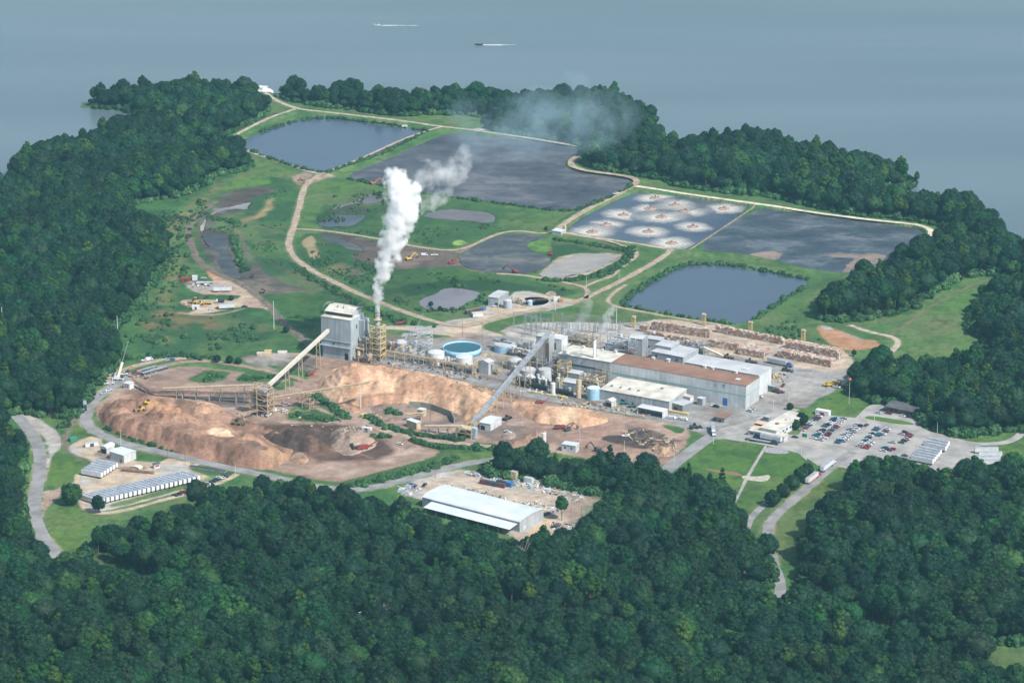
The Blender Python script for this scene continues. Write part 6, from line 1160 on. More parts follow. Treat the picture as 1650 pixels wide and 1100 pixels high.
# ---- process structures
def process(name, label, px, py, L_, W_, h, lev, m, seed, fill=.5, tubes=6):
    p = P(px, py); o = empty(name, (p.x, p.y, 0), SITE); tag(o, label, 'process structure'); rs = random.Random(seed); b = mb(); nb = max(1, round(L_/6))
    for k in range(nb): tower_frame(b, -L_/2+L_*k/nb+(.02 if k else 0), -L_/2+L_*(k+1)/nb, -W_/2, W_/2, h*(rs.uniform(.7, 1) if nb > 1 else 1), lev, .32)
    b.build('frame', m, o); b = mb()
    for k in range(1, lev): z = h*.75*k/lev; b.box(-L_/2, L_/2*rs.uniform(.3, 1), -W_/2, W_/2, z, z+.12+.01*k)
    b.build('platform', m if rs.random() < .5 else rust_s, o); b = mb()
    for k in range(tubes):
        x, y, r = rs.uniform(-L_/2+1, L_/2-1), rs.uniform(-W_/2+.5, W_/2-.5), rs.uniform(.4, 1.3); z0 = rs.choice([0, h*.25, h*.45]); b.tube((x, y, z0), (x, y, z0+rs.uniform(2, 5)), r, n=10)
    b.build('vessel', rs.choice([galv, wht_s, tan_s]), o); b = mb()
    for k in range(tubes*3):
        y, z = rs.uniform(-W_/2, W_/2), rs.uniform(1, h*.9); x0 = rs.uniform(-L_/2, 0); x1 = x0+rs.uniform(3, L_*.6); r = rs.uniform(.1, .3); b.tube((x0, y, z), (x1, y, z), r, n=6); b.tube((x1, y, z), (x1, y+rs.uniform(-2, 2), z+rs.uniform(-3, 3)), r, n=6)
    b.build('pipe_run', rs.choice([grey_s, m, wht_s]), o); return o
process('pipe_structure', 'bright yellow pipe and stair structure left of the white stack', 909, 617, 8, 6, 16, 5, yel, 3, tubes=8)
process('pipe_structure', 'yellow stair tower leaning against the white roofed hall corner', 902, 628, 4, 4, 9, 4, yel, 4, tubes=4)
process('process_rack', 'tan process rack at the foot of the slim white stack', 948, 622, 22, 7, 9, 3, tan_s, 5, tubes=9)
process('process_rack', 'tan and grey process rack right of the slim white stack', 974, 617, 10, 7, 12, 4, tan_s, 6, tubes=8)
process('process_rack', 'rusty pipework in the dark area behind the grey tanks', 862, 591, 22, 7, 8, 3, rust_s, 7, tubes=9)
process('process_rack', 'rusty pipework right of the smaller pale blue tank', 838, 573, 18, 6, 6, 2, rust_s, 8, tubes=8)
process('process_rack', 'grey pipework between conveyor and pale tower block', 880, 603, 12, 8, 13, 4, grey_s, 9, tubes=7)
process('process_rack', 'low tan machinery at the right of the narrow gabled building', 797, 601, 9, 6, 5, 2, tan_s, 10, tubes=5)
process('process_rack', 'dark machinery in the shade under the yellow pipe structure', 893, 612, 8, 8, 7, 2, dk_s, 12, tubes=5)
process('rooftop_equipment', 'cluster of tan and grey vessels behind the white roofed hall', 938, 560, 26, 8, 12, 3, tan_s, 13, tubes=14)
process('process_rack', 'grey pipework row in front of the tall grey box building', 1030, 566, 14, 7, 6, 2, grey_s, 14, tubes=8)
process('process_rack', 'grey piping along the back edge of the white roofed hall', 1003, 571, 22, 5, 14, 3, grey_s, 15, tubes=8)
process('process_rack', 'white and tan pumps left of the two white tanks', 678, 582, 14, 6, 5, 2, wht_s, 16, tubes=7)
process('process_rack', 'rusty pump rack in front of the two white tanks', 727, 590, 14, 5, 4.5, 2, rust_s, 17, tubes=6)
for k_, (nm_, lb_, x_, y_, a_, b_, h_, l_, m_) in enumerate([('pump_row', 'low dark pump row between the black rail cars and grey tanks', 868, 617, 20, 5, 4, 1, dk_s), ('pipe_structure', 'tall grey pipe frame between the yellow structure and the conveyor', 889, 596, 8, 7, 15, 5, grey_s), ('process_rack', 'tan ducts on posts in front of the white roofed hall', 925, 598, 16, 5, 10, 3, tan_s), ('process_rack', 'dense white pipework left of the left white tank', 660, 573, 20, 8, 6, 2, pole_m), ('process_rack', 'grey pipework under the lattice gantry', 676, 566, 18, 7, 5, 2, grey_s), ('process_rack', 'rusty machinery at the foot of the boiler house duct work', 590, 583, 14, 5, 6, 2, rust_s),
 ('process_rack', 'brown frames along the track left of the slim tan silo', 915, 606, 10, 5, 12, 4, rust_s), ('process_rack', 'small tan pump frames behind the light blue tank', 968, 604, 12, 6, 7, 2, tan_s), ('process_rack', 'tan and white vessels behind the conveyor head tower', 896, 552, 14, 6, 9, 3, tan_s), ('process_rack', 'grey pipe frame behind the white roofed hall left end', 920, 556, 12, 6, 14, 4, grey_s), ('process_rack', 'dark frame and vessels left of the tall grey box building', 1004, 557, 10, 6, 8, 3, dk_s), ('process_rack', 'low grey piping between the two long roofed blocks', 1090, 560, 16, 5, 5, 2, grey_s), ('process_rack', 'tan frames between the smaller blue tank and conveyor', 826, 594, 14, 5, 7, 2, tan_s), ('process_rack', 'rusty frames under the middle of the big conveyor', 838, 606, 12, 6, 8, 2, rust_s), ('process_rack', 'white pipework beside the narrow gabled building', 752, 598, 12, 4, 5, 2, pole_m), ('process_rack', 'tall rusty frame between the stack cage and the grey cone tank', 628, 568, 9, 6, 9, 3, rust_s),
 ('pump_row', 'row of small pumps behind the smaller pale blue tank', 845, 560, 16, 4, 3, 1, grey_s), ('process_rack', 'grey chutes beside the grey feeding station', 1112, 562, 14, 6, 7, 2, grey_s)]): process(nm_, lb_, x_, y_, a_, b_, h_, l_, m_, 40+k_, tubes=11)
process('baler_station', 'grey feeding station at the head of the tan bale conveyor', 1127, 568, 12, 7, 9, 3, grey_s, 18, tubes=6)
process('process_rack', 'machinery beside the dull basin near the small blue tank of the clarifier', 836, 489, 14, 3, 3, 1, grey_s, 19, tubes=7)
# ---- pipe racks
def piperack(label, pts, h, w_, m, seed):
    a = P(*pts[0]); o = empty('pipe_rack', (a.x, a.y, 0)); tag(o, label, 'pipe rack'); po, be, pi = mb(), mb(), mb(); rs = random.Random(seed)
    for u, v in zip(pts[:-1], pts[1:]):
        A, B = P(*u)-a, P(*v)-a; d = B-A; n = max(1, int(d.length/7)); s_ = Vector((-d.y, d.x, 0)).normalized()*w_/2; up = Vector((0, 0, h))
        for k in range(n+1):
            q = A+d*(k/n)
            for s in (-1, 1): po.beam(q+s_*s, q+s_*s+up, .38)
            be.beam(q-s_+up, q+s_+up, .32); be.beam(q-s_+up*.72, q+s_+up*.72, .28)
        truss(be, A+up*.74, B+up*.74, w_, h*.26, n*2, .2)
        for k in range(4): off = s_*(-.8+.5*k); r = rs.uniform(.07, .14); pi.tube(A+off+up*(1.03), B+off+up*1.03, r, n=6)
        for k in range(2): off = s_*(-.6+1.1*k); pi.tube(A+off+up*.78, B+off+up*.78, .12, n=6)
    po.build('post', m, o); be.build('truss', m, o); pi.build('pipe_run', tan_s, o)
piperack('long tan pipe rack in front of the two white tanks', [(622, 576), (700, 590), (764, 603)], 5.6, 3.0, tan_s, 1)
piperack('tan pipe rack running from the tank row to the smaller blue tank', [(764, 603), (782, 585), (832, 590)], 7, 3, tan_s, 2)
piperack('rusty pipe rack in front of the dark tank area', [(836, 598), (898, 606)], 8, 3, rust_s, 3)
# lattice gantry, crane, substation
p = P(668, 560); o = empty('lattice_gantry', (p.x, p.y, 0), SITE); tag(o, 'blue-grey lattice gantry over the yard left of the open tank', 'gantry'); b = mb(); tower_frame(b, -8, 4, -4, 2, 9, 3, .26); tower_frame(b, -2, 10, 2.2, 9, 12, 4, .26); truss(b, (-8, -4, 9), (10, 0, 12), 3, 1.6, 9, .22); truss(b, (-4, 8, 12), (10, 8, 12), 3, 1.6, 7, .22); b.build('frame', pole_m, o)
def crane(label, base, tip_px, m, hb, dist, w_=1.0, boomm=None, carrier=True):
    p = P(*base); o = empty('crane', (p.x, p.y, 0), 0); tag(o, label, 'crane'); tip = Vector((P(tip_px[0], tip_px[1], hb).x-p.x, P(tip_px[0], tip_px[1], hb).y-p.y, hb)); b = mb(); b.box(-4, 4, -1.3, 1.3, .8, 1.8); b.box(-2.5, 1.5, -1.2, 1.2, 1.8, 3.2); b.build('carrier', m, o); q = mb(); q.box(2.2, 4.1, -1.2, 1.2, 1.8, 2.9); q.build('cab', glass_m, o)
    for x in (-3, -1.5, 1.5, 3): [wheel(o, x, y, .6, .5) for y in (-1.2, 1.2)]
    return o, tip
o, tip = crane('grey lattice boom crane beside the blue-grey gantry', (668, 541), (682, 506), dk_s, 17, 0); b = mb(); truss(b, (0, 0, 2.5), tip, 1.0, 1.0, 12, .13); b.build('boom', grey_s, o)
o, tip = crane('white telescopic crane truck with long thin jib at the loop road bend', (190, 612), (206.5, 551.5), paintm('white'), 27, 0); m1 = tip*.42+Vector((0, 0, 1.5)); b = mb(); b.beam((0, 0, 2.5), m1, 1.5, 1.7); b.build('boom', rgbm('cream_paint', (.75, .70, .58)), o); b = mb(); truss(b, m1, tip, .6, .6, 14, .16); b.box(tip.x-.4, tip.x+.4, tip.y-.4, tip.y+.4, tip.z, tip.z+.8); b.build('jib', galv, o); q = mb()
for y in (-3.4, 3.4): [q.box(x-.3, x+.3, min(y, 0), max(y, 0), .3, .6) for x in (-3.6, 3.8)]
q.build('outrigger', paintm('white'), o)
GANT = [(855, 541, 16), (870, 536, 12), (889, 533, 15), (905, 540, 10), (925, 533, 11), (948, 536, 14), (968, 538, 10), (985, 533, 9), (846, 531, 13), (915, 548, 9)]
for k, (px, py, h) in enumerate(GANT):
    p = P(px, py); o = empty('substation_gantry', (p.x, p.y, 0), SITE+.05*(k % 3)); tag(o, ['grey substation gantry left of the conveyor head, nearest the pale gravel edge', 'grey substation gantry just left of the conveyor head', 'tall grey substation gantry directly behind the dark tower block', 'low grey substation gantry behind the pale tower block',
      'grey substation gantry in the middle of the switchyard', 'tall grey substation gantry where the thin smoke drifts', 'low grey substation gantry left of the thin mast', 'lowest grey substation gantry at the right end of the switchyard', 'grey substation gantry at the far left of the switchyard', 'grey substation gantry close behind the tan rooftop vessels'][k], 'gantry', 'substation gantries')
    b = mb(); w_ = 5+k % 3*2
    for x in (-w_, w_*.1, w_): tower_frame(b, x-.5, x+.5, -.5, .5, h, 6, .09)
    truss(b, (-w_, 0, h-1.2), (w_, 0, h-1.2), .9, 1.1, 10, .08); b.build('frame', galv, o); q = mb()
    for x in (-w_*.7, -w_*.35, w_*.35, w_*.7): q.tube((x, 0, h-2.8), (x, 0, h-1.2), .16, n=6); q.tube((x, 2.5, 0), (x, 2.5, 3.6), .2, n=6); q.tube((x, 2.5, 3.6), (x, 2.5, 5), .32, .2, n=6)
    q.build('insulator', grey_s, o)
for k, (px, py) in enumerate([(880, 545), (930, 545), (960, 548)]):
    box_thing('transformer', ['grey power transformer behind the dark tower block', 'grey power transformer in the middle of the switchyard', 'grey power transformer at the right of the switchyard'][k], 'transformer', px, py, SITE, 5, 3, 3.4, grey_s, galv, group='power transformers')
# ---- conveyors
def gallery(label, a, za, c, zc, w_, h, m, legs, legm, rm=None, pitch=8, name='conveyor', belt=False, x_leg=None):
    A, B = P(*a, za), P(*c, zc); o = empty(name, (A.x, A.y, 0)); tag(o, label, 'conveyor'); A0 = Vector((0, 0, za)); B0 = Vector((B.x-A.x, B.y-A.y, zc)); b = mb()
    if belt:
        truss(b, A0, B0, w_, h, max(4, int((B0-A0).length/3)), .22); b.build('truss', m, o); q = mb(); q.beam(A0+Vector((0, 0, h)), B0+Vector((0, 0, h)), w_*.8, .25); q.build('belt', rm or tan_s, o)
    else:
        b.beam(A0, B0, w_, h); b.build('gallery', m, o); q = mb(); q.beam(A0+Vector((0, 0, h/2+.12)), B0+Vector((0, 0, h/2+.12)), w_+.3, .2); q.build('roof', rm or m, o)
    s_ = Vector((0, 0, 1)).cross(B0-A0).normalized()*w_*.6
    for u in legs:
        q = A0.lerp(B0, u); l_ = mb(); l_.beam((q+s_*1.5)*Vector((1, 1, 0)), q+s_-Vector((0, 0, h/2)), .4); l_.beam((q-s_*1.5)*Vector((1, 1, 0)), q-s_-Vector((0, 0, h/2)), .4); n = max(1, int(q.z/5))
        for k in range(n): z0, z1 = q.z*k/n, q.z*(k+1)/n-h/2*.9; pa = lambda z, s: Vector((q.x, q.y, z))+s_*s*(1.5-.5*z/max(q.z, 1)); l_.beam(pa(z0, 1), pa(z1, -1), .18); l_.beam(pa(z0, -1), pa(z1, 1), .18)
        l_.build('trestle', legm, o)
    return o
gallery('big grey enclosed conveyor climbing to the dark tower block', (760, 684), 3, (884, 537), 30, 2.6, 2.4, galv, (.12, .2, .28, .36, .46, .58, .72, .88), tan_s, pale_w and galv)
gallery('tan enclosed conveyor climbing to the boiler house', (433, 621), 13, (529, 532.5), 24, 2.0, 2.0, mat('tan_cladding', (.58, .54, .45), .6), (.3, .52, .82), tan_s)
gallery('upper level of the long belt trestle left of the transfer tower', (262, 628), 6, (416, 622), 12, 2.0, 1.3, tan_s, (.15, .35, .6, .85), grey_s, tan_s, belt=True)
gallery('lower rusty level of the long belt trestle left of the transfer tower', (243, 633), 2.5, (416, 635), 8, 2.0, 1.3, rust_s, (.3, .55, .8), grey_s, rust_s, belt=True)
gallery('tan stacking conveyor from the transfer tower out over the chip pile', (436, 643), 7, (597, 617), 19, 1.8, 1.2, tan_s, (.9,), wht_s, tan_s, belt=True)
gallery('low tan belt conveyor running to the foot of the big grey conveyor', (684, 688), 3, (745, 688), 7, 1.8, 1.1, tan_s, (.1, .35, .6, .85), grey_s, mat('cream_belt_cover', (.68, .60, .42), .7), belt=True)
gallery('short tan belt between the two small pale roofs in the chip yard', (656, 669), 4, (684, 667), 4, 1.8, 1.1, tan_s, (.2, .8), tan_s, tan_s, belt=True)
gallery('short tan belt conveyor under the transfer tower by the white vans', (382, 668), 6, (425, 660), 2.5, 1.5, 1., tan_s, (.2,), tan_s, rust_s, belt=True)
gallery('tan bale conveyor running down from the grey feeding station', (1134, 560), 7, (1166, 574), 1.5, 2.2, 1., tan_s, (.2, .6), tan_s, mat('tan_cladding', (.58, .54, .45), .6))
gallery('dark inclined belt beside the black power leads at the loop road', (216, 615), 3, (248, 634), 2, 2., 1.2, dk_s, (.3, .7), grey_s, rust_s, belt=True)
p = P(424, 668); o = empty('transfer_tower', (p.x, p.y, 0), SITE); tag(o, 'rusty tan transfer tower where the yard conveyors meet', 'transfer tower'); b = mb(); tower_frame(b, -9, -3, -3, 3, 17, 4, .45); tower_frame(b, -2.6, 6, -3.5, 3.5, 20, 5, .5); tower_frame(b, 0, 5, 3.8, 7, 12, 3, .35); b.build('frame', tan_s, o)
b = mb(); [b.box(-9, 6, -3.4, 3.4, z, z+.25) for z in (4, 8, 12, 16)]; b.build('platform', rust_s, o); b = mb(); b.box(-1, 3, -2.5, 2, 16.3, 19); b.box(-8, -4, -2, 2, 8.4, 11); b.build('hopper', grey_s, o); b = mb()
for k in range(3):
    x = -8+k*2.2; pts = [Vector((x, 0, 16)), Vector((x, 0, 21)), Vector((x+.6, 0, 22.3)), Vector((x+2.2, 0, 22.8)), Vector((x+4.5, 0, 22))]
    for u, v in zip(pts[:-1], pts[1:]): b.tube(u, v, .28, n=8)
b.build('duct', tan_s, o)
p = P(496, 656); o = empty('conveyor_support_tower', (p.x, p.y, 0), SITE); tag(o, 'tan support tower halfway under the stacking conveyor', 'support tower'); b = mb(); tower_frame(b, -3, 3, -2.5, 2.5, 10, 3, .35); b.beam((-3, 0, 9.8), (-6.5, 0, 12.5), .3); b.beam((3, 0, 9.8), (6.5, 0, 12.8), .3); b.box(-4, 4, -3, 3, 10, 10.3); b.build('frame', tan_s, o)
p = P(752, 704); o = empty('feed_station', (p.x, p.y, 0), SITE); tag(o, 'yellow and blue chip feed station at the foot of the big conveyor', 'feed station'); b = mb(); tower_frame(b, -6, 5, -3, 3, 7, 2, .35); tower_frame(b, -1, 4, 3.3, 7, 9, 3, .3); b.build('frame', yel, o); b = mb(); b.box(-5, 2, -2.5, 2.5, 1, 3.6); b.build('pit', black_m, o); b = mb(); b.prism([(4.2, .5), (7, .5), (8, 7.5), (4.6, 8)], -1.5, 1.5); b.build('hopper', mat('bluish_steel', (.32, .42, .52), .5), o); b = mb(); b.box(-6, 5, -3, 3, 7.05, 7.2); b.build('platform', tan_s, o)
p = P(497, 612)
# retaining wall in the chip yard
o = empty('retaining_wall', P(660, 664)); tag(o, 'curved olive grey wall holding back the chip pile', 'wall'); a0 = P(660, 664); b = mb(); W_ = [(660, 656), (678, 657), (695, 660), (712, 666), (727, 672), (732, 682)]
for u, v in zip(W_[:-1], W_[1:]): q, r = P(*u)-a0, P(*v)-a0; q.z = r.z = 2.2; b.beam(q, r, .6, 4.4)
b.build('wall_panel', mat('olive_concrete', (.25, .26, .20), .85), o)
# ================================================================ vehicles, poles, small things
# ---- trailers
d_ = ang((312, 700), (282.6, 690.5))
def tdir(px, py, dx, dy): return ang((px, py), (px+dx, py+dy))
RT = tdir(200, 790, -29.4, -9.5)
for k in range(23):
    q = k-2; px, py = 174.4+7.3*q-14.2, 811-1.73*q-4.4
    c_ = P(px, py); rz = RT+math.pi                                 # box runs from its door end (x=0, near) to the nose
    pd = P(174.4+7.3*q, 811-1.73*q)
    px2, py2 = 174.4+7.3*q, 811-1.73*q
    trailer(px2, py2, RT, 'white box trailer, %s from the left in the long row above the small cars' % ORD[k], 'trailers in the long row')
RG = tdir(148, 765, -32.7, -6.5)
for k in range(6): trailer(164.5+4.8*k, 771-3.1*k, RG, 'white box trailer, %s from the near side in the stepped block of six' % ORD[k], 'trailers in the stepped block')
RP = tdir(1520, 730, -36.8, -7.5)
for k in range(3): trailer(1524+2.4*k, 728.5-4*k, RP, 'white trailer, %s from the near side in the upper block beyond the car park' % ORD[k], 'trailers in the upper block')
for k in range(5): trailer(1503.5+3.1*k, 749.5-3.7*k, RP, 'white trailer, %s from the near side in the lower block beyond the car park' % ORD[k], 'trailers in the lower block')
for k in range(4): trailer([1608, 1614, 1612, 1612][k], [729.5, 737, 744, 750][k], tdir(1600, 735, -37, 0.5), 'white trailer, %s from the far side of the group by the right tree edge' % ORD[k], 'trailers by the right tree edge')
# ---- road trucks
semi('semi_truck', 'white semi truck with plain white box on the entrance road, farther of two', 1334, 754, tdir(1334, 754, 20, -15), 'white')
semi('semi_truck', 'semi truck with pinkish white box and red cab on the entrance road', 1310, 773, tdir(1310, 773, 20, -15), 'red', mat('pinkish_trailer', (.70, .58, .55), .5))
semi('semi_truck', 'white semi truck turning below the dark bark beds', 1149, 696.5, tdir(1149, 694, 1.5, 8), 'white', L_=12)
semi('semi_truck', 'long white trailer with dark cab parked against the office front', 1238, 709.5, tdir(1238, 709.5, -30, -6), 'navy')
semi('flatbed_truck', 'empty flatbed truck with dark cab beside the office front', 1230, 713, tdir(1230, 713, 30, 5), 'navy', galv, flat=True)
semi('semi_truck', 'blue cab truck with grey trailer at the edge of the bale yard', 1256, 588, tdir(1256, 588, 38, 8), 'blue', mat('grey_trailer', (.45, .48, .50), .5))
semi('semi_truck', 'truck with dark green trailer and white striped cab beside the main building', 1240, 629.5, tdir(1240, 629, 34, 9), 'maroon', mat('dark_green_trailer', (.10, .17, .15), .5), L_=13)
trailer(344, 470.5, tdir(344, 470, -25, 0.5)+math.pi, 'long white trailer in the contractor yard beside a leafy bush', None, L_=14, key='c')
trailer(378, 497, tdir(378, 497, -25, 1.5), 'grey white trailer at the near edge of the contractor yard', None, L_=12, key='d')
semi('tanker_truck', 'truck with green grey tank body on the loop road at the left', 137, 658, tdir(137, 658, 1, 10), 'black', mat('greenish_tank', (.38, .45, .42), .5), L_=6.5)
dumptruck('white cab dump truck with dark bed in the contractor yard', 354, 487.5, math.pi, 'white', dk_s, .9)
dumptruck('yellow dump truck in the contractor yard', 334, 490, math.pi*.95, 'yellow', yel, .9)
for px, py, rz, lb, s, m in [(311, 489, 2.9, 'yellow wheel loader at the left of the contractor yard machines', 1, None), (322, 491, 3.2, 'yellow wheel loader beside the yellow dump truck', .9, None), (225, 662, 3.6, 'yellow wheel loader on top of the curved bark pile', 1.1, None), (240, 650.5, .4, 'second yellow machine beside the loader on the bark pile', 1., None), (383, 685, -.3, 'dark yellow wheel loader working left of the transfer tower', 1.3, rgbm('dull_yellow', (.22, .17, .06))),
   (566, 723, 2.4, 'dark wheel loader feeding the red grinder', 1.2, dk_s), (906, 640, .5, 'yellow loader near the row of yellow blocks', .8, None), (1268, 598, SITE, 'dark bale loader carrying bales beside the blue cab truck', 1.1, dk_s), (1173, 577, SITE, 'bale loader at the low end of the tan bale conveyor', 1.1, rust_s), (1209, 585, 0, 'bale loader behind the grey roofed hall', 1.2, dk_s), (817, 676, 1, 'dark loader beside the white drive house', 1.1, dk_s),
   (1120, 690, .3, 'dark machine on the dark patch at the road junction', 1.2, dk_s), (1006, 651, 0, 'green machine in front of the cream warehouse', .9, grn_m), (1020, 656, 0, 'teal tractor beside the open lean-to', 1., grn_m), (1050, 652, 2, 'small dark machine in front of the warehouse wall', .6, dk_s), (485, 291, 0, 'small orange machine by the dike crossing', .8, org_m), (316, 481, 1, 'small tan machine at the far side of the contractor yard', .7, tan_s), (332, 481, 1, 'small black machine at the far side of the contractor yard', .7, dk_s),
   (406, 446, 1.5, 'small machine on the dark burnt patch left side', .8, dk_s), (423, 471, 1.5, 'white and brown machine at the edge of the burnt patch', 1., rust_s), (1100, 634, .2, 'small machine beside the box annex of the main building', .7, tan_s)]: loader(lb, px, py, rz, m, s, z=8 if py in (662,) else (5 if py == 650.5 else 0))
excavator('orange excavator reaching into the black sludge pond', 602, 297, .5, org_m, 1.0, 1.2); excavator('yellow excavator working on the mud behind the steam plume', 659, 419, .6, None, 1.1)
excavator('dark excavator with white cab near the brush heap', 962, 727, 2.6, dk_s, 1.1); excavator('dark long arm excavator near the white silo', 915, 694, .5, dk_s, 1.0); excavator('orange crawler excavator at the loop road bend', 221, 602, 2.8, org_m, 1.0)
excavator('red dredge excavator on the wet sludge right bank', 887, 411, 1.4, red_m, 1.); excavator('red dredge machine at the near bank of the wet sludge pond', 829, 440, 2.4, red_m, 1., 1.6); excavator('red machine at the left end of the wet sludge pond', 728, 425, .3, red_m, 1.)
def grinder(label, px, py, rz, m, s=1.):
    p = P(px, py); o = empty('grinder', (p.x, p.y, .1), rz); o.scale = (s,)*3; tag(o, label, 'grinder'); b = mb(); b.prism([(-6, 1.2), (2, 1.2), (3, 2.2), (2.6, 3.4), (-2, 3.2), (-6, 2.6)], -1.2, 1.2); b.build('body', m, o); q = mb(); q.beam((2.6, 0, 2), (9, 0, 5.2), 1.2, .4); q.build('discharge_belt', m, o); q = mb(); q.box(-5.6, -1, -1.1, 1.1, 3.0, 3.5); q.build('hopper', dk_s, o)
    for x in (-4.5, -3.2, 1): [wheel(o, x, y, .55, .5) for y in (-1, 1)]
grinder('long bright red wood grinder in front of the wood waste heap', 588, 724, .35, red_m, .95); grinder('dark red grinder by the far side of the yellow block row', 872, 650, .3, rgbm('dull_red', (.25, .05, .05)), .65); grinder('dark red grinder right of the white silo', 905, 691, .1, rgbm('dull_red', (.25, .05, .05)), .85); grinder('small red machine on the track beside the boiler house', 501, 604, .8, red_m, .7)
grinder('small dark red machine on the slope behind the boiler house', 645, 523, .1, rgbm('dull_red', (.25, .05, .05)), .7)
# ---- cars and pickups about the site
CARS = [(425, 669.5, 'white', 'pickup', 1.3, 'white pickup nearest the transfer tower leg'), (433, 670, 'white', 'pickup', 1.0, 'white pickup between the other pickup and the white van'), (443, 663, 'white', 'van', .7, 'long white van parked under the transfer tower'), (461, 654, 'white', 'pickup', .6, 'farther of two white pickups beside the green patch'), (458, 663, 'white', 'suv', .7, 'nearer of two white pickups beside the green patch'),
 (644, 716, 'white', 'sedan', 2.6, 'white car on the dirt beside the green strip'), (1147, 653, 'white', 'sedan', .6, 'white car in front of the main building beside the dark grating'), (1154, 656, 'black', 'suv', SITE, 'dark truck beside the white car at the main building front'), (1224, 640, 'white', 'suv', SITE, 'white car at the right end wall of the main building'), (1208, 663, 'white', 'suv', 2.4, 'white car below the main building near right corner'), (1212, 660, 'silver', 'sedan', 2.4, 'silver car next to the white car by the main building corner'),
 (1258, 632.5, 'purple', 'pickup', SITE, 'purple pickup in front of the dark green trailer'), (1262, 622, 'maroon', 'pickup', 1.2, 'maroon pickup behind the dark green trailer'), (160, 620, 'white', 'sedan', .1, 'leftmost of three white cars at the loop road bend'), (168, 619, 'white', 'suv', .1, 'middle one of three white cars at the loop road bend'), (178, 619, 'white', 'pickup', .2, 'rightmost of three white cars at the loop road bend'), (167, 635, 'silver', 'pickup', .8, 'silver pickup on the loop road'), (175, 630, 'white', 'pickup', .8, 'white pickup behind the silver pickup on the loop road'),
 (234, 582, 'white', 'pickup', .2, 'left one of two white pickups on the dirt by the scrub field'), (241, 580, 'white', 'van', .2, 'right one of two white pickups on the dirt by the scrub field'), (276, 580, 'blue', 'pickup', .2, 'blue pickup at the top of the loop road'), (268, 581.5, 'silver', 'sedan', .2, 'grey car just left of the blue pickup'), (178, 593, 'white', 'van', 1.2, 'small white van at the tree edge behind the crane'), (200, 604, 'white', 'pickup', .3, 'white pickup right of the crane truck'), (181, 605, 'silver', 'pickup', .3, 'silver pickup left of the crane truck'),
 (483, 322, 'white', 'pickup', 1.35, 'white pickup on the brown dirt road near the dike crossing'), (992, 316, 'white', 'pickup', .5, 'white pickup on the dike between two ponds'), (797, 494, 'white', 'sedan', .2, 'white car in front of the grey pump building'), (663, 782, 'blue', 'pickup', 2.8, 'blue pickup at the left end of the junk yard'), (668.5, 786, 'maroon', 'pickup', 1.2, 'dark rusty pickup left of the long white shed'), (684, 783, 'black', 'pickup', 1.2, 'black truck beside the far corner of the long white shed'), (893, 850, 'black', 'sedan', .2, 'black car on the dirt right of the long white shed'), (899, 846, 'grey', 'sedan', .2, 'grey car next to the black car right of the long shed'),
 (186, 740, 'white', 'pickup', -.2, 'white flatbed pickup in front of the lower left warehouse'), (394, 495, 'black', 'sedan', .3, 'dark round-backed car alone at the contractor yard track'), (339, 499, 'white', 'sedan', .1, 'white car beside the orange truck in the contractor yard'), (328, 449, 'silver', 'sedan', .1, 'silver car at the gravel pad of the contractor yard'), (367, 466, 'white', 'pickup', .1, 'white pickup behind the leafy bush in the contractor yard'), (353, 497, 'orange', 'pickup', .1, 'orange truck at the left end of the grey white trailer'),
 (1281, 705, 'navy', 'sedan', SITE, 'navy car alone at the near left corner of the car park'), (1396, 686, 'black', 'sedan', .9, 'black car alone below the grass island'), (1458, 735, 'navy', 'sedan', SITE, 'navy car beside the lower block of white trailers'), (1348, 625, 'white', 'pickup', SITE, 'white pickup right of the yellow boom trucks'), (1362, 621, 'silver', 'sedan', SITE, 'silver car at the grass edge right of the white pickup'), (1083, 675, 'white', 'van', SITE, 'leftmost white vehicle in the row at the road by the lean-to'), (1094, 675.5, 'white', 'pickup', SITE, 'middle white vehicle in the row at the road by the lean-to'), (1102, 677, 'white', 'van', SITE, 'rightmost white vehicle in the row at the road by the lean-to'),
 (1008, 703, 'white', 'pickup', .4, 'white truck on the wood yard between dark beds'), (818, 697, 'white', 'pickup', 2.5, 'white pickup beside the rubble heap'), (1423, 662, 'navy', 'sedan', SITE, 'navy car at the left corner of the brown brick building'), (1415, 666, 'silver', 'sedan', SITE, 'silver car left of the maroon car by the brick building'), (1432, 667, 'maroon', 'suv', SITE, 'maroon car in front of the brown brick building'), (1454, 671, 'white', 'sedan', SITE, 'white car in front of the brown brick building'), (1466, 673, 'black', 'suv', SITE, 'dark car at the right of the white car by the brick building'),
 (700, 412, 'white', 'pickup', .1, 'right one of two white trucks on the mud behind the plume'), (684, 412, 'white', 'van', .1, 'left one of two white trucks on the mud behind the plume'), (1206, 709, 'black', 'sedan', SITE, 'dark car at the left end of the office front wing')]
for px, py, c, kd, rz, lb in CARS: car(px, py, c, kd, lb, rz)
# ---- car park rows
def rows(name, pts, f, group):
    for k, (u, v, c) in enumerate(pts):
        px, py = f(u, v); kd = random.choice(['sedan', 'sedan', 'suv', 'pickup']) if c != 'teal' else 'suv'
        car(px, py, c, kd, '%s %s, %s from near end of %s' % (c if c != 'navy' else 'dark navy', {'sedan': 'car', 'suv': 'suv', 'pickup': 'pickup'}[kd], ORD[k], name), SITE+random.choice([0, math.pi])+random.uniform(-.05, .05), group)
z7 = lambda u, v: (1170+u/6.875, 620+v/6.875+.6); z8 = lambda u, v: (1380+u/6.11, 620+v/6.11+.6)
rows('car row nearest the office lawn', [(845, 503, 'silver'), (868, 487, 'red'), (892, 470, 'grey'), (908, 453, 'navy'), (930, 437, 'white'), (948, 420, 'white'), (966, 402, 'grey'), (990, 387, 'black'), (1008, 370, 'maroon'), (1028, 350, 'white'), (1052, 332, 'red')], z7, 'cars in the row nearest the office lawn')
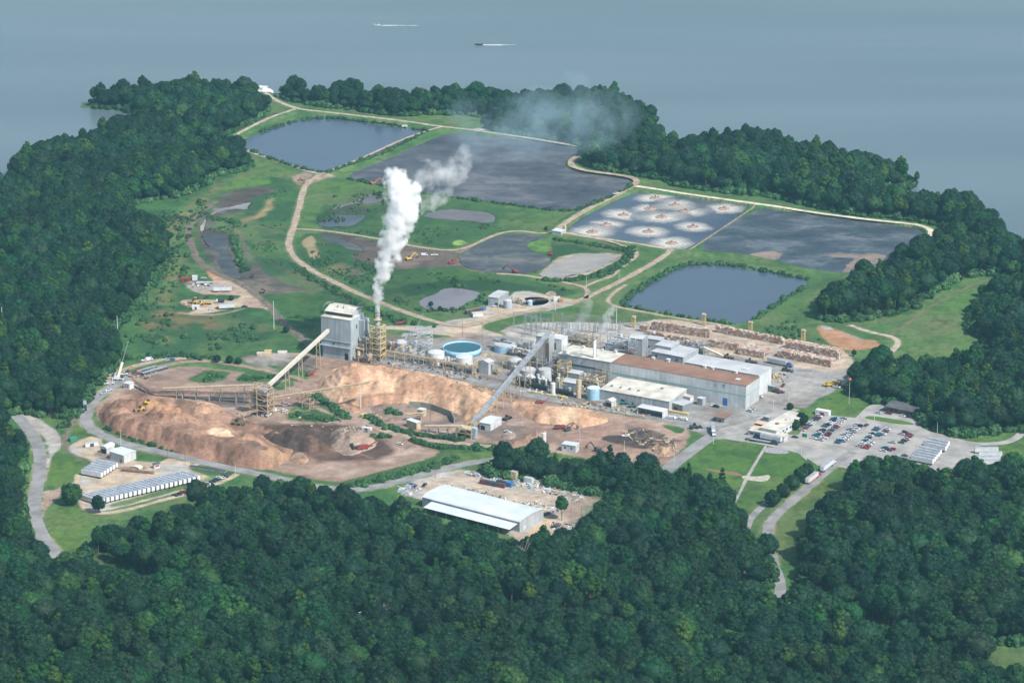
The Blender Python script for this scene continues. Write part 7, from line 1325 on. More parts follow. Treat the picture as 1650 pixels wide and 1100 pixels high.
rows('left line of the second double row', [(962, 590, 'white'), (992, 573, 'teal'), (1008, 556, 'teal'), (1028, 540, 'white'), (1048, 523, 'black'), (1068, 506, 'black'), (1092, 462, 'green'), (1116, 447, 'navy'), (1140, 434, 'white'), (1163, 424, 'white'), (1178, 397, 'black'), (1194, 380, 'teal'), (1206, 366, 'silver')], z7, 'cars in the second double row, left line')
rows('right line of the second double row', [(1040, 612, 'silver'), (1084, 588, 'white'), (1108, 568, 'maroon'), (1130, 548, 'maroon'), (1146, 528, 'grey'), (1160, 510, 'navy'), (1178, 494, 'grey'), (1200, 480, 'navy'), (1226, 466, 'red'), (1246, 424, 'white'), (1264, 410, 'silver'), (1282, 396, 'white'), (1298, 382, 'black')], z7, 'cars in the second double row, right line')
rows('left line of the third double row', [(1232, 642, 'green'), (1256, 625, 'blue'), (1276, 606, 'white'), (1294, 588, 'white'), (1312, 556, 'silver'), (1332, 540, 'white'), (1352, 524, 'silver'), (1378, 502, 'grey'), (1400, 486, 'white'), (1420, 468, 'silver'), (1444, 452, 'black')], z7, 'cars in the third double row, left line')
rows('right line of the third double row', [(1290, 626, 'grey'), (1322, 606, 'white'), (1344, 588, 'white'), (1364, 568, 'white'), (1384, 548, 'silver'), (1404, 528, 'grey'), (1424, 508, 'white'), (1444, 492, 'white'), (1476, 458, 'black')], z7, 'cars in the third double row, right line')
rows('left line of the fourth double row', [(28, 604, 'silver'), (44, 586, 'white'), (62, 572, 'white'), (80, 556, 'teal'), (98, 542, 'beige'), (118, 522, 'teal'), (136, 502, 'white'), (154, 482, 'black'), (184, 448, 'teal'), (206, 434, 'blue')], z8, 'cars in the fourth double row, left line')
rows('right line of the fourth double row', [(88, 624, 'red'), (106, 606, 'maroon'), (124, 588, 'white'), (140, 572, 'white'), (205, 500, 'teal'), (228, 492, 'navy'), (262, 486, 'white'), (288, 460, 'maroon'), (302, 436, 'white')], z8, 'cars in the fourth double row, right line')
rows('short right hand row of the car park', [(262, 652, 'silver'), (280, 624, 'teal'), (316, 644, 'purple'), (354, 636, 'red'), (355, 570, 'silver')], z8, 'cars in the short near row of the car park')
rows('last short row before the white trailers', [(440, 570, 'green'), (470, 552, 'black'), (494, 536, 'silver'), (512, 516, 'red'), (445, 486, 'silver'), (478, 472, 'black'), (522, 496, 'maroon')], z8, 'cars in the last short row')
z9 = lambda u, v: (120+u/5.79, 690+v/5.79+.6)
rows('short car row below the long trailer row', [(938, 628, 'black'), (974, 616, 'black'), (1018, 602, 'red'), (1060, 582, 'white'), (1103, 574, 'grey'), (1142, 557, 'black'), (1176, 545, 'white'), (1206, 533, 'black'), (1240, 520, 'silver'), (1270, 507, 'navy'), (1297, 495, 'black'), (1325, 483, 'black'), (1352, 467, 'white'), (1380, 463, 'silver'), (1406, 455, 'black')], z9, 'cars below the long trailer row')
# ---- boats
def boat(label, px, py, m, s):
    p = P(px, py, -1.3); o = empty('speedboat', (p.x, p.y, -1.3), math.pi); o.scale = (s,)*3; tag(o, label, 'boat'); b = mb(); V = []
    for x, w_, zt, zb in ((-3, 1.1, 1.0, 0), (0, 1.2, 1.0, -.1), (2.2, .8, 1.15, 0), (3.6, .06, 1.4, .6)): V += [(x, -w_, zt), (x, w_, zt), (x, w_*.7, zb), (x, -w_*.7, zb)]
    F = [(0, 1, 2, 3), (12, 15, 14, 13)]+[(k*4+i, k*4+(i+1) % 4, k*4+4+(i+1) % 4, k*4+4+i) for k in range(3) for i in range(4)]; b.add(V, F); b.build('hull', m, o); q = mb(); q.prism([(.2, 1.05), (1.2, 1.05), (.5, 1.8)], -.8, .8); q.build('windscreen', glass_m, o); q = mb(); q.box(-3.5, -3., -.3, .3, .2, 1.5); q.build('outboard_motor', dk_s, o)
    return p
foam = mat('foam', (.50, .55, .57), .8, col2=(.18, .23, .25), scale=.12, detail=8)
wake_m = mat('wake_water', (.092, .13, .15), .28, col2=(.08, .118, .138), scale=.02)
for (px, py, m, lb, L_) in ((608, 41.5, paintm('white'), 'white speedboat running left on the lake, farther of two', 26), (772, 72.8, paintm('black'), 'dark speedboat running left on the lake, nearer of two', 23)):
    p = boat(lb, px, py, m, 1.25); rs = np.random.RandomState(int(px)); n = 60; xs = np.linspace(0, L_*1.6, n); wv = (.8+2.2*np.sqrt(xs/L_/1.6))*(1-xs/L_/1.6)**.5*(.8+.4*rs.rand(n)); V = []
    for k in range(n): V += [(p.x+3+xs[k], p.y-wv[k]*1.6, -1.24), (p.x+3+xs[k], p.y+wv[k]*1.6, -1.24)]
    o = mesh_obj('wake_foam', V, [(2*k, 2*k+2, 2*k+3, 2*k+1) for k in range(n-1)], foam); o['kind'] = 'stuff'
    xs = np.linspace(20, 520, 60); V = []
    for s in (-1, 1):
        for k in range(60): y0 = p.y+s*(5+xs[k]*.035); V += [(p.x+xs[k], y0-2.0, -1.26), (p.x+xs[k], y0+2.0, -1.26)]
    F = [(b0+2*k, b0+2*k+2, b0+2*k+3, b0+2*k+1) for b0 in (0, 120) for k in range(59)]
    o = mesh_obj('wake_water', V, F, wake_m); o['kind'] = 'stuff'
sheet('boat_landing', [(410, 146), (425, 141), (440, 145), (441, 153), (434, 160), (425, 158), (414, 152)], mat('pale_landing', (.62, .60, .56), .8), .4, .4)
box_thing('barge', 'flat white barge with low rails moored at the boat landing', 'barge', 420, 139.5, 0, 14, 5, 1.2, wht_s, bright_r, z=-1.3)
# ---- aerators
AER = [(1056, 319), (1088, 330), (1104, 340), (1047.5, 336), (1005, 346), (1066, 349.5), (977, 362), (1045, 373), (954.5, 373.6), (1117, 365), (1166.5, 336), (1082.5, 391.6)]
AL = ['farthest left aerator in white foam at the far edge of the aeration pond', 'aerator in foam just right of the farthest one', 'rightmost of the three aerators in the upper left cluster', 'aerator in foam left of the upper cluster, second row', 'aerator in foam near the left dike, third row', 'aerator in foam in the exact middle of the pond cluster', 'aerator in foam near the left dike, second from the near corner', 'aerator in foam at the near middle of the pond',
      'aerator in foam nearest the small white shed', 'aerator in foam on its own right of the middle', 'aerator in foam at the far right corner of the pond', 'nearest aerator in foam at the near dike']
def foam_ring_mat():
    m = bpy.data.materials.new('aerator_foam'); m.use_nodes = True; b = _pr(m); T = m.node_tree; N, L = T.nodes, T.links; at = N.new('ShaderNodeVertexColor'); at.layer_name = 'col'; L.new(at.outputs['Color'], b.inputs['Base Color']); L.new(at.outputs['Alpha'], b.inputs['Alpha']); b.inputs['Roughness'].default_value = .8; return m
FM = foam_ring_mat(); spray_m = mat('brown_spray', (.38, .28, .22), .8, col2=(.28, .19, .15), scale=.8, detail=6, bump=.2)
def foam_disc(seed, R=19.5):
    rs = np.random.RandomState(seed); nr, na = 26, 200; V, Cc = [], []; rw = rs.rand(14); rw[-1] = rw[0]; rad = R*(.84+.20*rs.rand(na))*(.9+.2*np.interp(np.arange(na), np.linspace(0, na, 14), rw))
    for i in range(nr):
        for k in range(na):
            t = 6.28318*k/na; r = R*1.15*(i+.5)/nr; V.append((r*math.cos(t)*1.12, r*math.sin(t), .02)); a = np.clip((rad[k]-r)/(R*.72), 0, 1)**.8*(.35+.65*rs.rand()); Cc.append((.72, .68, .60, a))
    F = [(i*na+k, i*na+(k+1) % na, (i+1)*na+(k+1) % na, (i+1)*na+k) for i in range(nr-1) for k in range(na)]+[tuple(range(na-1, -1, -1))]
    me = bpy.data.meshes.new('foam_ring'); me.from_pydata(V, [], F); ca = me.color_attributes.new('col', 'FLOAT_COLOR', 'POINT'); ca.data.foreach_set('color', np.array(Cc, np.float32).ravel()); me.materials.append(FM); return me
fm = [foam_disc(k) for k in range(4)]; b = mb(); b.lathe((0, 0, 0), [(5.4, .04), (4.8, .25), (3.4, .6), (1.2, .8), (.2, .8)], 22); t_ = b.build('s', spray_m, None, True); sp_me = t_.data; bpy.data.objects.remove(t_); b = mb(); b.tube((0, 0, 1.4), (0, 0, 2.6), .5, n=8); [b.beam((0, 0, 1.9), (3.2*math.cos(q), 3.2*math.sin(q), .9), .16) for q in (.5, 2.6, 4.7)]; [b.tube((3.2*math.cos(q), 3.2*math.sin(q), .4), (3.2*math.cos(q), 3.2*math.sin(q), 1.2), .5, n=8) for q in (.5, 2.6, 4.7)]; t_ = b.build('m', rust_s); mo_me = t_.data; bpy.data.objects.remove(t_)
for k, (px, py) in enumerate(AER):
    p = P(px, py); o = empty('aerator', (p.x, p.y, -.15), k*1.3); tag(o, AL[k], 'aerator', 'aerators on the pond'); R__ = .9+.1*((k*7) % 3)
    for nm, me in (('foam_ring', fm[k % 4]), ('spray', sp_me), ('motor', mo_me)):
        c = bpy.data.objects.new(nm, me); COL.objects.link(c); c.parent = o; 
        if nm == 'foam_ring': c.scale = (R__, R__, 1)
# ---- poles, masts
for px, py, h, lb in [(5.3, 547, 25, 'tall bare steel pole at the left edge of the picture'), (190.5, 557, 23, 'tall bare steel pole between the woods and the scrub field'), (441.5, 530, 22, 'tall bare steel pole beside the dark mud road'), (993, 557, 30, 'thin lattice mast behind the switchyard')]: pole('steel_pole', lb, px, py, h, pole_m, r=.32)
for px, py, h, lb, ar in [(745, 543, 21, 'dark utility pole behind the open round tank', 2), (743, 614, 17, 'dark utility pole standing on the chip pile edge', 1), (694, 676, 16, 'dark utility pole on the chip pile with a small top box', 1), (842, 687, 5, 'short dark post beside the white drive house', 0), (865, 712, 9, 'grey pole beside the white silo', 0), (1205, 712.5, 10, 'light pole at the far edge of the gate lawn', 0), (1149.5, 715, 10, 'light pole beside the turning white truck', 0), (1086, 751, 11, 'light pole at the near end of the gate road', 0), (1291, 733, 16, 'tall light pole with a green sign at the car park corner', 0), (1246, 664, 10, 'light pole behind the office by the asphalt', 0), (1271, 649, 11, 'light pole at the lawn tip near the main building', 0), (1368, 651, 17, 'pole with an orange ball on the lawn', 0),
   (195.5, 736, 19, 'white light pole behind the lower left warehouse', 0), (121, 706, 11, 'dark pole beside the teal machine at the left junction', 0), (270.5, 738, 11, 'dark utility pole beside the kiosk', 1), (298.5, 749, 11, 'dark utility pole at the lot entrance by the loop road', 1), (379.5, 767, 9, 'grey light pole at the loop road near the trees', 0), (701, 769, 11, 'dark utility pole at the junk yard entrance', 1), (730, 728, 9, 'dark pole in the green strip', 0), (794, 722, 8, 'dark pole by the near track right of the feed station', 0), (1006, 730, 9, 'thin grey pole at the near edge of the wood yard', 0), (934, 711, 9, 'thin grey pole beside the scale house', 0), (841, 567, 15, 'dark utility pole at the smaller blue tank', 1), (777, 552, 16, 'dark utility pole behind the open tank right side', 1), (945, 462, 9, 'thin pole at the track junction', 0), (100, 731, 12, 'dark pole on the lawn left of the trailer lot', 0), (350, 588, 6, 'short dark post in the green patch', 0), (1026, 657.5, 17, 'tan pole in front of the cream warehouse', 0), (997.5, 452, 9, 'thin pole at the pond corner junction', 0), (895, 502, 10, 'thin pole beside the brown road behind the switchyard', 0), (937, 840, 10, 'dark pole in the clearing right of the long shed', 0), (920, 832, 9, 'second dark pole in the clearing right of the long shed', 0), (1395, 690, 6, 'short pole below the grass island', 0), (1409, 677, 8, 'thin light pole on the grass island', 0), (1510, 700, 9, 'thin pole at the far bend beyond the trailers', 0)]:
    m_ = tan_s if 'tan pole' in lb else (pole_m if 'white' in lb or 'light' in lb or 'grey' in lb or 'thin' in lb or 'orange' in lb else wood_p); o = pole('utility_pole' if ar else ('light_pole' if 'light' in lb else 'pole'), lb, px, py, h, m_, ar, lamp='light pole' in lb and 'green' not in lb)
    if 'green sign' in lb: q = mb(); q.box(.2, 3.6, -.1, .1, h-3, h-.6); q.build('sign_board', grn_m, o)
    if 'orange ball' in lb: q = mb(); q.lathe((0, 0, h), [(.2, 0), (1, .6), (1.1, 1.2), (.8, 1.9), (.1, 2.2)], 10); q.build('ball', org_m, o)
for k, (px, py) in enumerate([(1021, 528), (1134, 524), (1209, 537), (1294, 550)]):
    p = P(px, py); o = empty('yellow_tower', (p.x, p.y, 0), SITE); tag(o, ['first yellow lattice floodlight tower from the left behind the bale yard', 'second yellow lattice floodlight tower from the left behind the bale yard', 'third yellow lattice floodlight tower from the left behind the bale yard', 'rightmost yellow lattice floodlight tower behind the bale yard'][k], 'tower', 'yellow towers behind the bale yard'); b = mb(); tower_frame(b, -1.2, 1.2, -.9, .9, 8, 4, .3); b.build('frame', yel, o); b = mb(); b.box(-1.4, 1.4, -1.1, 1.1, 8, 9.2); b.build('head', tan_s, o)
o = empty('wind_turbine_mast', P(581, 1050)); tag(o, 'small grey mast head showing above the crowns at the bottom', 'mast'); o.location.z = ht1(o.location.x, o.location.y); b = mb(); b.tube((0, 0, 0), (0, 0, 22), .12, n=6); b.beam((-1, 0, 21.6), (1, 0, 22), .15); b.build('shaft', pole_m, o)
# ---- rail cars, blocks, containers
for k, (px, py) in enumerate([(845, 623), (868, 627.5), (909, 636.5)]):
    p = P(px, py); o = empty('tank_car', (p.x, p.y, 0), SITE); tag(o, ['left black rail tank car in the row above the yellow blocks', 'middle black rail tank car in the row above the yellow blocks', 'right black rail tank car, apart from the other two'][k], 'rail car', 'black rail tank cars'); b = mb(); b.tube((-6.4, 0, 2.7), (6.4, 0, 2.7), 1.5, n=16); b.tube((6.4, 0, 2.7), (7, 0, 2.7), 1.5, .8, n=16); b.tube((-7, 0, 2.7), (-6.4, 0, 2.7), .8, 1.5, n=16); b.build('tank', black_m, o); q = mb(); q.box(-7.2, 7.2, -.8, .8, .9, 1.2); q.tube((0, 0, 4.1), (0, 0, 4.7), .6, n=10); q.box(-1.2, 1.2, -1.3, 1.3, 4.15, 4.25); q.build('frame', dk_s, o)
    for x in (-5.6, -4, 4, 5.6): [wheel(o, x, y, .45, .2) for y in (-.75, .75)]
for k, (u, v) in enumerate([(240, 973), (300, 983), (350, 990), (438, 1005), (500, 1017), (568, 1027), (620, 1033)]): box_thing('barrier_block', 'yellow barrier block, %s from the left in front of the rail cars' % ORD[k], 'barrier', 820+u/6.875, 491+v/6.875, SITE, 3.6, 1.2, 1.2, mat('pale_yellow', (.60, .56, .30), .7), group='yellow barrier blocks')
BOX = [('container', 'white container in the lower left lot', 'container', 147.5, 718.5, 9, 2.6, 2.7, wht_s, grey_r, SITE+.9), ('container', 'white and red container at the far corner of the car park', 'container', 1326, 668, 10, 4, 3.4, wht_s, wht_s, SITE), ('container', 'left dark dumpster beside the brown pond', 'dumpster', 757, 505, 7, 3, 3, dk_s, rust_s, .45), ('container', 'middle dark dumpster beside the brown pond', 'dumpster', 767, 502.5, 7, 3, 3, dk_s, rust_s, .45), ('container', 'blue dumpster beside the brown pond', 'dumpster', 776, 500, 6, 3, 3, MAT['blue_paint'], rust_s, .45),
 ('tarp_pile', 'pale tarp covered stack in front of the dark dumpsters', 'tarp pile', 769, 509, 8, 5, 2.6, wht_s, cream_r, .3), ('portable_office', 'small white cabin at the left of the contractor yard', 'cabin', 315.5, 498, 5.5, 3, 3, wht_s, bright_r, 0.05), ('container', 'red container on the gravel of the contractor yard', 'container', 299, 452.5, 7, 3, 2.6, red_m, red_m, 0), ('storage_tent', 'white rounded tent at the far side of the contractor yard', 'tent', 314, 451, 4, 3, 3.4, wht_s, bright_r, 0), ('material_stack', 'grey stack of sheets in the contractor yard', 'stack', 328, 457, 12, 3, 1.2, galv, grey_r, .1),
 ('lumber_stack', 'cream stack beside the gravel road left of the boiler house', 'stack', 424, 572, 9, 3, 2, tan_s, cream_r, 0.05), ('lumber_stack', 'yellow box left of the boiler house', 'stack', 432, 570.5, 5, 3, 3, yel, tan_s, .05), ('lumber_stack', 'long pale stack left of the boiler house by the tan conveyor', 'stack', 455, 568.5, 7, 2, 1.5, wht_s, cream_r, .1), ('container', 'maroon open container in the junk yard', 'container', 794, 782.5, 18, 2.8, 2.6, rgbm('maroon_steel', (.16, .045, .05)), dk_s, SITE), ('container', 'second dark maroon container in the junk yard', 'container', 810, 781, 8, 2.8, 2.4, rgbm('dull_maroon', (.10, .04, .045)), dk_s, SITE),
 ('container', 'blue container in the junk yard', 'container', 821, 784, 4, 3, 3, MAT['blue_paint'], MAT['blue_paint'], SITE), ('storage_box', 'tan square box on the far side of the junk yard', 'box', 829, 773, 4, 3.5, 6, tan_s, cream_r, SITE), ('storage_box', 'pale grey box at the right of the junk yard', 'box', 852, 779, 6, 3, 4, pale_w, grey_r, SITE), ('flat_car', 'yellow flat frame along the warehouse side wall', 'frame', 1090, 665, 18, 2.2, 1.2, yel, yel, SITE), ('flat_car', 'long grey slab bed leaning beside the orange excavator', 'beam stack', 249, 599, 22, 3, 1.8, dk_s, galv, .75), ('flat_car', 'second long grey slab beside the loop road excavator', 'beam stack', 235, 597, 18, 2.4, 1.5, dk_s, galv, .75),
 ('bin', 'open teal bin on the dirt at the left road junction', 'bin', 117.5, 710, 5, 4, 2.4, grn_m, grn_m, .5), ('container', 'white box on the track in the wood yard near the green patch', 'box', 591, 693, 7, 2.5, 2, wht_s, wht_s, -.4), ('container', 'yellow skip beside the near end of the hedge', 'skip', 586, 671, 5, 2.5, 2, yel, yel, .9), ('pump_box', 'tan box beside the small white pump shed', 'box', 909.5, 374.5, 2, 2, 5, tan_s, tan_s, SITE), ('loading_dock', 'small white platform on the near bank of the upper left pond', 'platform', 652, 205, 5, 2.4, 1.6, wht_s, wht_s, 0), ('box_unit', 'white box unit beside the clarifier road', 'box', 897, 485, 5, 3, 3.4, wht_s, cream_r, 0.1), ('box_unit', 'orange box unit beside the clarifier road', 'box', 903.5, 486.5, 3, 2, 2.4, org_m, org_m, 0.1),
 ('pallet_stack', 'long low stack of cages along the lower lot dirt strip', 'stack', 222, 760.5, 22, 2.4, 1.2, rust_s, rust_s, SITE+.25), ('vehicle_row', 'long dark row of scrapped bodies beside the loop road', 'stack', 335, 757, 26, 2.2, 1.3, galv, dk_s, SITE+.1), ('generator', 'white generator unit by the loop road trees', 'generator', 131, 664, 4, 2, 2, wht_s, grey_r, 1), ('shed_box', 'white and black box at the bend of the loop road', 'box', 142.5, 639.5, 2.4, 2.4, 3.4, wht_s, dk_s, .3), ('platform_frame', 'pale flat deck right of the yard hedge', 'platform', 560, 671, 5, 3, 1, galv, galv, .4)]
for nm, lb, ct, px, py, L_, W_, H_, m, tp, rz in BOX: box_thing(nm, lb, ct, px, py, rz, L_, W_, H_, m, tp, door=(nm == 'container' or nm == 'portable_office'))
for k, (px, py) in enumerate([(1336, 622), (1346, 620)]):
    o, tip = crane(['left yellow boom truck parked at the lawn edge', 'right yellow boom truck with raised box at the lawn edge'][k], (px, py), (px+7, py-5), rgbm('machine_yellow', (.62, .40, .06)), 5.5, 0); b = mb(); b.beam((-2, 0, 3), tip, .5, .6); b.build('boom', yel, o)
# grey pipes and rolls by the long shed
for k in range(6):
    p = P(876+3.4*k, 831-1.2*k); o = empty('pipe_bundle', (p.x, p.y, 0), SITE+1.2); tag(o, 'dark bundle of pipes, %s from the left beside the long shed end' % ORD[k], 'pipe bundle', 'pipe bundles by the long shed'); b = mb(); [b.tube((-4.5, y, .5+z), (4.5, y, .5+z), .42, n=8) for y, z in ((-.9, 0), (0, 0), (.9, 0), (-.45, .75), (.45, .75))]; b.build('pipes', galv if k % 2 else dk_s, o)
# scrap in the junk yard and spread about: countless bits, one object each
def litter(name, poly, n, seed, cols, smax=2.2):
    rs = random.Random(seed); P0 = smooth(PP(poly), 1); V, F, M_ = [], [], []; b = mb(); idx = []
    x0, y0 = P0.min(0); x1, y1 = P0.max(0); k = 0
    while k < n:
        x, y = rs.uniform(x0, x1), rs.uniform(y0, y1)
        if not inside(np.array([x]), np.array([y]), P0)[0]: continue
        k += 1; t = rs.uniform(0, 3.14); l_, w_, h_ = rs.uniform(.4, smax), rs.uniform(.3, 1.1), rs.uniform(.2, 1.1); c = Vector((math.cos(t), math.sin(t), 0))*l_; b.beam(Vector((x, y, h_/2))-c, Vector((x, y, h_/2+rs.choice([0, 0, .6])))+c, w_, h_); idx += [rs.randrange(len(cols))]*6
    o = b.build(name, None); [o.data.materials.append(m) for m in cols]; o.data.polygons.foreach_set('material_index', np.array(idx, np.int32)); o['kind'] = 'stuff'; return o
JC = [wht_s, galv, rust_s, dk_s, tan_s, blue_p, grey_w, cream_r, grey_s, galv, tan_s, wood_p]
litter('scrap', [(745, 757), (800, 763), (870, 772), (925, 790), (945, 806), (925, 812), (880, 795), (840, 786), (800, 775), (750, 766)], 300, 5, JC)
litter('scrap', [(720, 778), (760, 788), (850, 815), (868, 806), (900, 815), (885, 822), (840, 812), (760, 795), (720, 785)], 110, 6, JC, 1.8); litter('scrap', [(640, 785), (672, 780), (676, 795), (650, 800)], 60, 7, [galv, wht_s, grey_s], 3); litter('scrap', [(868, 850), (905, 838), (925, 850), (890, 862)], 24, 8, [wht_s, dk_s, galv], 2.4)
litter('debris', [(900, 644), (970, 650), (1060, 668), (1030, 672), (960, 660), (900, 652)], 90, 9, [rust_s, dk_s, tan_s, yel, grey_s], 1.6); litter('debris', [(290, 448), (345, 455), (340, 462), (300, 464)], 40, 10, [wht_s, grey_s, rust_s, dk_s], 1.6); litter('debris', [(295, 486), (330, 484), (332, 492), (298, 496)], 34, 11, [yel, tan_s, rust_s], 1.5)
litter('debris', [(205, 600), (240, 592), (262, 600), (235, 612), (210, 612)], 60, 12, [org_m, dk_s, galv, rust_s, grey_s], 2.4); litter('debris', [(1245, 600), (1275, 606), (1262, 618), (1232, 612)], 34, 13, [yel, dk_s, tan_s, rust_s], 1.6); litter('debris', [(1008, 692), (1072, 698), (1096, 724), (1070, 738), (1050, 726), (1005, 702)], 170, 14, [tan_s, rust_s, dk_s, wood_p], 2.2); litter('debris', [(640, 600), (820, 632), (840, 645), (700, 612)], 60, 15, [rust_s, tan_s, grey_s], 1.2)
litter('debris', [(420, 625), (560, 640), (660, 690), (560, 700), (440, 680)], 70, 16, [rust_s, tan_s, wood_p], 1.2); litter('debris', [(540, 690), (590, 690), (605, 715), (545, 725)], 160, 17, [wood_p, mat('bleached_wood', (.36, .30, .25), .9)], 2.6); litter('debris', [(800, 605), (900, 618), (985, 610), (985, 640), (900, 640), (820, 628)], 130, 18, [rust_s, grey_s, tan_s, dk_s, wht_s], 1.6); litter('debris', [(596, 575), (770, 600), (800, 618), (640, 596)], 80, 19, [rust_s, grey_s, tan_s, dk_s], 1.4)
# ---- bale stacks
baleC = [(.46, .30, .21), (.38, .24, .17), (.52, .38, .29), (.56, .48, .42), (.30, .20, .16), (.48, .34, .27), (.62, .58, .54), (.42, .26, .2)]
baleM = [mat('bale_%s' % n_, c, .9, col2=tuple(v*.72 for v in c), scale=1.6, bump=.05) for n_, c in zip(['tan', 'brown', 'sand', 'pale', 'dark', 'rose', 'white', 'rust'], baleC)]
ST = [((1252, 575), (1339, 592.5), 5, 4), ((1188.5, 571), (1234, 578.5), 8, 4), ((1265, 563.5), (1354, 580), 5, 5), ((1138, 558), (1190, 566), 3, 4), ((1153, 535.5), (1263, 556), 2, 4), ((1049, 531), (1146, 545.5), 3, 5), ((1040, 541), (1112, 554), 2, 3), ((1030, 534), (1046, 537), 2, 4), ((1190, 563.5), (1232, 571), 3, 3)]
bl = []
for si, (A, B, nd, nh) in enumerate(ST):
    a, b_ = P(*A), P(*B); d = (b_-a); L_ = d.length; u = d/L_; v = Vector((-u.y, u.x, 0)); n = int(L_/1.75)
    for i in range(n):
        top = nh-(1 if random.random() < .12 else 0)
        for j in range(nd):
            for k in range(top):
                if 0 < i < n-1 and 0 < j < nd-1 and k < top-1: continue
                if j > 0 and k < top-2: continue
                pp = a+u*(i*1.75+.9+random.uniform(-.12, .12))+v*(j*1.6+.8+random.uniform(-.15, .15)); bl.append((si, j, pp.x, pp.y, .72+k*1.32, math.atan2(u.y, u.x)+random.uniform(-.1, .1), random.randrange(8)))
SN = ['the nearest long bale stack', 'the deep square bale block', 'the tall right bale stack']
first = [q for q in bl if q[0] in (0, 1, 2) and (q[1] == 0)][:300]; fs = set(id(q) for q in first)
def bale_geo():
    b = mb(); b.box(-.82, .82, -.72, .72, -.62, .62); o = b.build('bale', None); me = o.data; bm = bmesh.new(); bm.from_mesh(me); bmesh.ops.bevel(bm, geom=bm.edges[:], offset=.1, segments=1); bm.to_mesh(me); bm.free(); bpy.data.objects.remove(o); return me
bg_ = bale_geo(); bms = []
for m in baleM: me = bg_.copy(); me.materials.append(m); bms.append(me)
for q in first:
    o = bpy.data.objects.new('bale', bms[q[6]]); COL.objects.link(o); o.location = q[2:5]; o.rotation_euler = (0, 0, q[5])
    tag(o, 'pressed brown and white paper bale in the near face of %s' % SN[q[0]], 'bale', 'bales in the near face of %s' % SN[q[0]])
vb = np.array([v.co[:] for v in bg_.vertices]); fb = [list(f.vertices) for f in bg_.polygons]; V, F, I = [], [], []
for q in bl:
    if id(q) in fs: continue
    c, s = math.cos(q[5]), math.sin(q[5]); w_ = np.stack([vb[:, 0]*c-vb[:, 1]*s+q[2], vb[:, 0]*s+vb[:, 1]*c+q[3], vb[:, 2]+q[4]], 1); n = len(V)*len(vb); F += [[i+n for i in f] for f in fb]; V.append(w_); I += [q[6]]*len(fb)
me = bpy.data.meshes.new('bales'); me.from_pydata(np.vstack(V).tolist(), [], F); [me.materials.append(m) for m in baleM]; me.polygons.foreach_set('material_index', np.array(I, np.int32)); o = bpy.data.objects.new('stacked_bales', me); COL.objects.link(o); o['kind'] = 'stuff'
print('BALES', len(first), len(bl))
